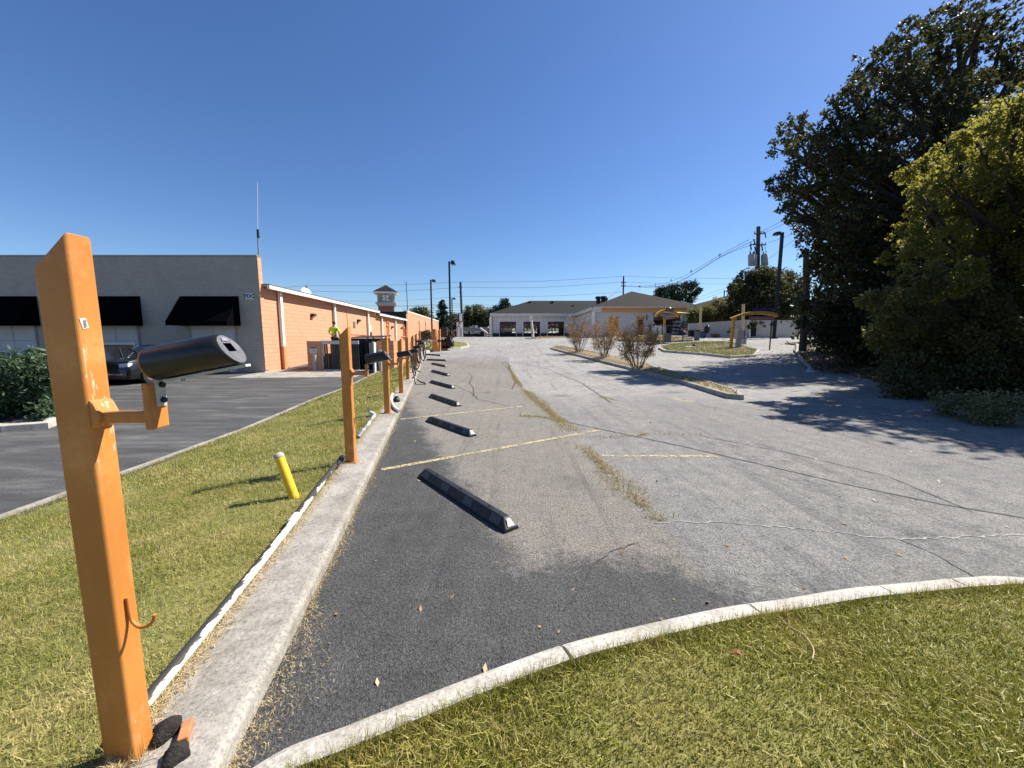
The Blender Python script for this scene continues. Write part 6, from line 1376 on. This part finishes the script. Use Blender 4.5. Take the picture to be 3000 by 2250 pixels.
# cedar behind the garage and far tree line
cd = [(1935, 855, 14), (1965, 850, 16), (1990, 862, 18), (2010, 845, 17), (2030, 835, 13), (2020, 870, 16), (1950, 870, 16), (2045, 852, 10), (2030, 862, 10), (1980, 880, 16), (1985, 840, 9)]
tree('cedar_tree', 'dark evergreen with ragged top behind the brown garage roof', (41, 96, 0), (41, 96, 11), .3, clumps(cd, 96, 1.5), 5200, .75, NEED, aspect=.3, spread=.28)
cd = [(1912, 875, 9), (1922, 868, 9), (1908, 885, 8), (1930, 880, 8)]
tree('broadleaf_tree', 'small pale tree at the left of the dark evergreen behind the garage', (36.5, 99, 0), (36.5, 99, 9), .2, clumps(cd, 99, 1), 900, .5, FARL)
mb = MB(); tag(mb.tube([at(1928, 900, 97), at(1929, 849, 97)], .12, 6).box(at(1929, 850, 97), (1.4, .3, .12)).build('lamp_mast', BRONZE), 'thin mast with a small cross head behind the garage roof', 'mast')
def conifer(px, pyt, pyb, wpx, Y, label, n=26, lop=0.0):
    t = at(px, pyt, Y); b = at(px, pyb, Y); r = thing('pine_tree', label, 'tree', (b.x, Y, 0)); mb = MB(); mb.tube([(b.x, Y, -.5), b, t], [.4, .3, .04], 7)
    V = []; Hh = t.z-b.z; wd = wpx*Y/F
    for i in range(n):
        f = i/(n-1); z = b.z+Hh*f; k = 7 if f < .8 else 5
        for j in range(k):
            a = random.uniform(0, 6.28); L = wd*(1-f)**.75*random.uniform(.55, 1.12)*(1+lop*math.cos(a))+.3; d = np.array([math.cos(a), math.sin(a), random.uniform(-.12, .28)])
            c0_ = np.array([t.x*f+b.x*(1-f), Y, z]); mb.tube([c0_, c0_+d*L], [.05, .015], 4, False)
            m_ = int(26*L/wd)+8; tt_ = RNG.random(m_)**.7; c = c0_+d*L*tt_[:, None]+RNG.normal(0, .16, (m_, 3))*np.array([1, 1, .5])
            e = RNG.normal(0, .5, (m_, 3))+d*.9+np.array([0, 0, .25]); e /= np.linalg.norm(e, axis=1)[:, None]; q = np.cross(e, RNG.normal(size=(m_, 3))); q /= np.linalg.norm(q, axis=1)[:, None]
            s = RNG.uniform(.45, .95, m_)[:, None]; V.append(np.stack([c-e*s*.4, c+q*s*.18, c+e*s*.6, c-q*s*.18], 1).reshape(-1, 3))
    mb.build('trunk', BARK, r); npmesh('crown', np.concatenate(V), 4, NEED, r); return r
random.seed(9)
conifer(1295, 881, 972, 30, 112, 'tall pine with layered branches between the two lamp posts', 24, .1)
cl = clumps([(1445, 915, 15), (1462, 905, 16), (1480, 890, 13), (1488, 900, 10), (1475, 912, 16), (1492, 912, 10), (1450, 928, 10), (1483, 882, 7)], 100, 1.2)
tree('cedar_tree', 'dark spreading evergreen behind the left end of the garage roof', (-3, 100, 0), (-2.2, 100, 9.5), .3, cl, 3600, .75, NEED, aspect=.28, spread=.24)
far = [([(1215, 915, 14), (1235, 912, 16), (1250, 925, 16), (1225, 932, 16), (1200, 928, 12)], 118, 'broad green tree rising behind the brick store wall'), ([(1275, 950, 16), (1290, 962, 18), (1262, 962, 14), (1310, 955, 14)], 124, 'low green tree below the tall pine'),
       ([(1332, 930, 14), (1325, 950, 18), (1345, 952, 18), (1318, 965, 14)], 122, 'yellowish tree behind the blank pylon signs'), ([(1372, 905, 9), (1370, 920, 14), (1380, 930, 18), (1365, 945, 18)], 120, 'tree with a thin spiky top right of the pylon signs'),
       ([(1400, 912, 16), (1412, 925, 18), (1395, 938, 18), (1408, 950, 16)], 122, 'bright leafy tree above the small white board'), ([(1432, 922, 16), (1440, 940, 20), (1425, 950, 16), (1450, 955, 16)], 119, 'dark broad tree next to the garage corner'), ([(1465, 940, 18), (1480, 955, 20), (1500, 950, 16), (1530, 955, 18), (1560, 955, 18), (1600, 955, 20), (1640, 955, 20)], 128, 'dark wide tree line clump seen through the garage doors')]
for cl, Y, lab in far:
    c = clumps(cl, Y, 1.5, 1.05); tree('broadleaf_tree', lab, (c[0][0], Y, -.5), (c[0][0], Y, c[0][2]), .3, c, 3000, .62, FARL, twig=False, spread=.26, group='trees of the distant tree line')
# bushes by the end island
def bush(pts, Y, n, size, m, label, cat='bush'):
    c = clumps(pts, Y, .3); b = Vector((c[0][0], Y, float(H(0, Y)))); r = thing('bush', label, cat, b); mb = MB(); limbs(mb, b, (b.x, b.y, c[0][2]), .04, c, 5, True, .6); mb.build('stems', BARK, r); npmesh('leaves', leaves(c, n, size, 12, .3), 4, m, r)
REDL = leafmat('reddish_leaves', [(.14, .06, .035), (.20, .10, .06), (.10, .07, .03), (.26, .16, .09)], .25, .5)
bush([(1250, 975, 10), (1240, 982, 9), (1258, 985, 9), (1245, 995, 8)], 36, 1500, .16, leafmat('brown_bush', [(.06, .05, .025), (.11, .075, .04), (.05, .06, .022)], .25), 'brown green bush left of the orange half cylinder')
bush([(1312, 972, 9), (1322, 982, 8), (1318, 990, 8), (1308, 980, 7)], 46, 1100, .2, REDL, 'reddish bush behind the black vacuum machine')
# three bare crape myrtles
random.seed(31)
MYRT = leafmat('myrtle_leaves', [(.24, .11, .05), (.45, .29, .09), (.34, .23, .06), (.17, .08, .05), (.52, .37, .15)], .3, .5, (.5, .3, .1))
def myrtle(pxb, pyb, wpx, hpx, label, dens=1.0):
    b = gp(pxb, pyb, .1); s = b.y/F; Wd, Hh = wpx*s, hpx*s; r = thing('shrub', label, 'shrub', b, 'bare shrubs on the kerbed strip'); mb = MB(); tips = []
    for k in range(22):
        a = random.uniform(0, 6.28); sp = random.uniform(.15, 1)**.6; e = Vector((math.cos(a)*Wd*.5*sp, math.sin(a)*Wd*.42*sp, Hh*random.uniform(.62, .92)*(1-.25*sp*sp))); m_ = Vector((e.x*.62, e.y*.62, e.z*.42)); P = smooth_pts([b+Vector((math.cos(a)*.1+random.gauss(0, .05), math.sin(a)*.1+random.gauss(0, .05), -.05)), b+m_, b+e], 5)
        mb.tube(P, [.017*(1-.6*i/(len(P)-1)) for i in range(len(P))], 5)
        for j in range(7):
            q = P[random.randint(4, len(P)-1)]; d = Vector((random.gauss(0, .7)+math.cos(a)*.4, random.gauss(0, .7)+math.sin(a)*.4, random.uniform(.2, 1.1))).normalized()*random.uniform(.15, .34)*Hh*.62; t = q+d; mb.tube([q, q.lerp(t, .5)+Vector((0, 0, .03)), t], [.009, .007, .003], 4, False); tips += [t, q.lerp(t, .6), q.lerp(t, .8)]
            for u in range(2):
                t2 = t+Vector((random.gauss(0, .5), random.gauss(0, .5), random.uniform(.1, .9))).normalized()*Hh*.11; mb.tube([q.lerp(t, .7), t2], [.006, .002], 3, False); tips.append(t2)
    mb.build('stems', M('pale_bark', (.17, .13, .095), (.10, .075, .055), 12), r)
    n = int(5200*dens); T = np.array([tuple(t) for t in tips]); c = T[RNG.integers(0, len(T), n)]+RNG.normal(0, .05, (n, 3)); e = RNG.normal(size=(n, 3)); e /= np.linalg.norm(e, axis=1)[:, None]; q = np.cross(e, RNG.normal(size=(n, 3))); q /= np.linalg.norm(q, axis=1)[:, None]; sz = RNG.uniform(.03, .075, n)[:, None]
    npmesh('leaves', np.stack([c-e*sz*.5, c+q*sz*.3, c+e*sz*.5, c-q*sz*.3], 1).reshape(-1, 3), 4, MYRT, r); return r
myrtle(1866, 1080, 122, 145, 'nearest of the three brown leaved shrubs, widest and with most orange leaves', 1.35)
myrtle(1771, 1051, 92, 122, 'middle one of the three thin brown shrubs on the kerbed strip', .9)
myrtle(1694, 1033, 82, 112, 'farthest of the three thin shrubs, with purplish dry twigs', .8)
# juniper hedge at the left
JUN = leafmat('juniper', [(.045, .085, .040), (.07, .115, .05), (.10, .14, .06), (.03, .06, .03)], .2, .55)
q = gp(40, 1272, 0, lambda x, y: H(x, y)-.215); r = thing('juniper_hedge', 'wide low dark green juniper hedge in front of the parked cars', 'hedge', (-11.0, 9.2, -.2))
cl = []
for k in range(95):
    y = random.uniform(7.9, 10.2); x = random.uniform(-16.5, -1.11*y-.45); z = random.uniform(-.05, 1.0)*(1-.12*max(0, 8.4-y)); cl.append((x, y, z, .30+.12*random.random()))
V = leaves(cl, 30000, .13, 16, .22, .34, .1, .6); mb = MB(); limbs(mb, (-11, 9.2, -.3), (-11, 9.2, .8), .06, cl[:30], 5, False); mb.build('branches', BARK, r); npmesh('foliage', V, 4, JUN, r)
mb = MB(); sweep(mb, [(-16.5, 7.45), (-9.9, 7.3), (-9.35, 7.6), (-11.2, 10.6)], [(0, -.4), (0, -.10), (.03, -.085), (.2, -.085), (.2, -.4)], lambda x, y: H(x, y), step=.5, left=1); struct(mb.build('kerb', CONC2), 'pale kerb at the foot of the juniper hedge', 'kerb')
# ------------------------------------------------------------------ vehicles
TYRE = M('tyre', (.015, .015, .015), (.025, .025, .025), 10, rough=.8); RIM = M('alloy', (.4, .4, .42), (.3, .3, .3), 5, rough=.35, metal=.7); CHROME = M('chrome', (.6, .6, .62), (.5, .5, .5), 5, rough=.2, metal=.9); LENS = M('lamp_lens', (.65, .66, .68), (.5, .5, .52), 20, rough=.15); GL = glassmat('car_glass', (.012, .014, .018))
def paint(name, c):
    if name in MATS: return MATS[name]
    t = NT(name); t.b.inputs['Coat Weight'].default_value = .6; MATS[name] = t.fin(c, .35, .2, .5); return MATS[name]
def car(label, cat, name, loc, rz, m, L=4.6, Wd=1.85, hb=.95, ht=1.46, suv=False, group='parked vehicles'):
    """built along +x (front), then turned"""
    r = thing(name, label, cat, (0, 0, 0), group)
    x0 = -L/2; w = Wd/2; g = .22
    prof = [(x0, g+.15, .86), (x0+.05, hb*.95, .9), (x0+.3, hb, .92), (x0+L*.28, hb, .96), (x0+L*.62, hb, .96), (x0+L*.70, hb*.99, .95), (x0+L*.9, hb*.86, .9), (x0+L*.98, hb*.70, .84), (x0+L, g+.2, .8)]
    if suv: prof[-3] = (x0+L*.9, hb*.97, .93); prof[-2] = (x0+L*.985, hb*.88, .9)
    mb = MB(); vs = []
    for x, z, k in prof: vs += [(x, -w*k, g), (x, -w*k*1.02, (g+z)/2), (x, -w*k*.93, z), (x, w*k*.93, z), (x, w*k*1.02, (g+z)/2), (x, w*k, g)]
    n = len(prof); fs = [(i*6+j, (i+1)*6+j, (i+1)*6+j+1, i*6+j+1) for i in range(n-1) for j in range(5)]+[(i*6+5, (i+1)*6+5, (i+1)*6, i*6) for i in range(n-1)]+[(0, 1, 2, 3, 4, 5), tuple((n-1)*6+j for j in range(6))[::-1]]
    mb.add(vs, fs, True); b = mb.build('body', m, r, .02)
    cb = [(x0+(.12 if suv else L*.10), hb, .9), (x0+(.3 if suv else L*.24), ht*.98, .74), (x0+L*.36, ht, .74), (x0+L*.52, ht*.985, .74), (x0+L*.70, hb*.99, .88)]
    mb = MB(); vs = []
    for x, z, k in cb: vs += [(x, -w*.9, hb-.02), (x, -w*k, z), (x, w*k, z), (x, w*.9, hb-.02)]
    n = len(cb); mb.add(vs, [(i*4+j, (i+1)*4+j, (i+1)*4+j+1, i*4+j+1) for i in range(n-1) for j in range(3)]+[(0, 1, 2, 3), tuple((n-1)*4+j for j in range(4))[::-1]], False); mb.build('cabin_glass', GL, r)
    mb = MB(); vs = []
    for x, z, k in cb[1:4]: vs += [(x, -w*k*1.01, z-.03), (x, -w*k*.9, z+.025), (x, w*k*.9, z+.025), (x, w*k*1.01, z-.03)]
    mb.add(vs, [(i*4+j, (i+1)*4+j, (i+1)*4+j+1, i*4+j+1) for i in range(2) for j in range(3)]+[(0, 1, 2, 3), (11, 10, 9, 8)], True); mb.build('roof', m, r, .01)
    mb = MB()
    for s in (-1, 1):
        for i in (0, 1, 2, 3):
            a = Vector((cb[i][0], s*w*.905, hb)) if i in (0,) else None
        mb.tube([(cb[4][0], s*w*.9, hb), (cb[3][0], s*w*.75, ht*.985)], .035, 5); mb.tube([(cb[0][0], s*w*.91, hb), (cb[1][0], s*w*.75, ht*.98)], .04, 5); mb.tube([(x0+L*.43, s*w*.92, hb), (x0+L*.44, s*w*.75, ht)], .03, 5)
    mb.build('pillars', m, r)
    for fx in (x0+L*.18, x0+L*.82):
        for s in (-1, 1):
            mb = MB(); mb.tube([(fx, s*(w-.2), .33), (fx, s*(w+.005), .33)], [.33, .33], 20); t = mb.build('wheel', TYRE, r, .02); mb = MB(); mb.tube([(fx, s*(w-.05), .33), (fx, s*(w+.012), .33)], [.21, .2], 14); mb.build('rim', RIM, t)
    for s in (-1, 1):
        mb = MB(); zf = hb*.74; mb.prism([(x0+L*.955, s*w*.5, zf-.07), (x0+L*.955, s*w*.88, zf-.05), (x0+L*.955, s*w*.88, zf+.09), (x0+L*.955, s*w*.5, zf+.05)], (L*.045, 0, 0)); mb.build('headlight', LENS, r, .01)
        mb = MB(); mb.box((x0+.0, s*w*.7, hb*.8), (.08, .3, .16)); mb.build('tail_light', RED, r, .01)
        mb = MB(); mb.box((x0+L*.66, s*(w+.08), hb+.07), (.1, .18, .13)); mb.build('mirror', m, r, .02)
    mb = MB(); mb.box((x0+L*.99, 0, hb*.72), (.06, w*.9, .2)); mb.build('grille', DARK, r, .01); mb = MB(); mb.box((x0+L*1.0, 0, .42), (.07, w*1.3, .06)); mb.build('bumper_trim', CHROME, r, .01)
    r.location = loc; r.rotation_euler = (0, 0, rz); return r
car('black tall car parked nose out before the awnings, half hidden by the nearest post', 'car', 'parked_car', (pxx(345, 15.2), 16.8, -.21), -math.pi/2, paint('black_paint', (.006, .0065, .008)), 4.3, 1.85, 1.02, 1.5, True)
BLUEP = paint('dark_blue_paint', (.016, .024, .052))
car('dark blue car whose roof shows above the juniper hedge at the far left', 'car', 'parked_car', (pxx(62, 14.2), 15.9, -.21), math.pi/2, BLUEP, 4.3, 1.8, .85, 1.30)
car('dark blue taller car behind the nearest post and the hedge', 'car', 'parked_car', (pxx(175, 14.2), 15.9, -.21), math.pi/2, paint('navy_paint', (.012, .016, .03)), 4.4, 1.8, .95, 1.42, True)
q = at(1400, 990, 92); car('dark car half hidden by the crest of the lot before the far restaurant', 'car', 'parked_car', (q.x-1.0, 92, float(H(0, 92))-.05), 0, paint('grey_paint', (.05, .055, .06)), 4.6, 1.8, .95, 1.5)
# ------------------------------------------------------------------ worker beside the dumpster
PXP = pxx(980, 22.3); pz = .75
def skinned(name, edges, mat, parent):
    me = bpy.data.meshes.new(name); V = [e[0] for e in edges]; me.from_pydata([v for v, r, p in edges], [], [])
    me = bpy.data.meshes.new(name); me.from_pydata([v for v, r, p in edges], [(i, p) for i, (v, r, p) in enumerate(edges) if p is not None], [])
    o = bpy.data.objects.new(name, me); C.objects.link(o); me.materials.append(mat)
    o.modifiers.new('skin', 'SKIN'); sb = o.modifiers.new('sub', 'SUBSURF'); sb.levels = sb.render_levels = 2
    for i, (v, r, p) in enumerate(edges): me.skin_vertices[0].data[i].radius = (r, r*(.75 if r > .11 else 1))
    me.skin_vertices[0].data[0].use_root = True
    o.modifiers['skin'].use_smooth_shade = True; o.parent = parent; ORG[o] = ORG[parent]; return o
SKIN = M('skin', (.36, .20, .13), (.3, .16, .1), 10, rough=.55)
pr = thing('person', 'worker in a bright yellow green shirt seen from behind above the dumpster', 'person', (PXP, 22.3, pz))
J = [((0, 0, .92), .14, None), ((0, 0, 1.1), .125, 0), ((0, .02, 1.3), .16, 1), ((0, .02, 1.44), .10, 2), ((0, .0, 1.53), .055, 3), ((0, -.02, 1.66), .092, 4), ((0, -.02, 1.74), .085, 5),
     ((-.19, .02, 1.40), .06, 3), ((-.27, .0, 1.16), .048, 7), ((-.2, -.18, 1.0), .038, 8), ((-.16, -.25, .97), .035, 9), ((.19, .02, 1.40), .06, 3), ((.3, -.02, 1.17), .048, 11), ((.25, -.2, 1.02), .038, 12), ((.21, -.27, .99), .035, 13),
     ((-.1, 0, .84), .095, 0), ((-.11, -.01, .48), .065, 15), ((-.11, .02, .09), .045, 16), ((-.11, -.12, .04), .042, 17), ((.1, 0, .84), .095, 0), ((.11, -.01, .48), .065, 19), ((.11, .02, .09), .045, 20), ((.11, -.12, .04), .042, 21)]
skinned('body', J, SKIN, pr)
HV = M('hi_vis', (.55, .75, .06), (.48, .66, .05), 8, rough=.7)
skinned('shirt', [((0, 0, .94), .162, None), ((0, 0, 1.1), .15, 0), ((0, .02, 1.3), .185, 1), ((0, .02, 1.43), .115, 2), ((-.2, .02, 1.41), .078, 3), ((-.275, .0, 1.18), .064, 4), ((-.235, -.1, 1.08), .052, 5), ((.2, .02, 1.41), .078, 3), ((.305, -.02, 1.19), .064, 7), ((.275, -.12, 1.09), .052, 8)], HV, pr)
skinned('trousers', [((0, 0, .9), .155, None), ((-.1, 0, .82), .112, 0), ((-.11, -.01, .48), .082, 1), ((-.11, .02, .12), .062, 2), ((.1, 0, .82), .112, 0), ((.11, -.01, .48), .082, 4), ((.11, .02, .12), .062, 5)], M('navy_cloth', (.025, .03, .045), (.04, .045, .06), 20), pr)
mb = MB(); mb.lathe((PXP, 22.28, pz+1.66), [(.104, 0), (.106, .05), (.09, .1), (.05, .135), (.01, .14)], 16); mb.build('hair', M('dark_hair', (.03, .02, .015), (.05, .035, .025), 40), pr)
pr.rotation_euler = (0, 0, math.pi)
mb = MB(); mb.box((PXP, 22.3, pz-.06), (1.2, .7, .12)); mb.box((PXP-.5, 22.3, pz-.55), (.1, .6, .9)); mb.box((PXP+.5, 22.3, pz-.55), (.1, .6, .9)); tag(mb.build('work_platform', WOODD), 'dark wooden step behind the dumpster under the worker', 'step')
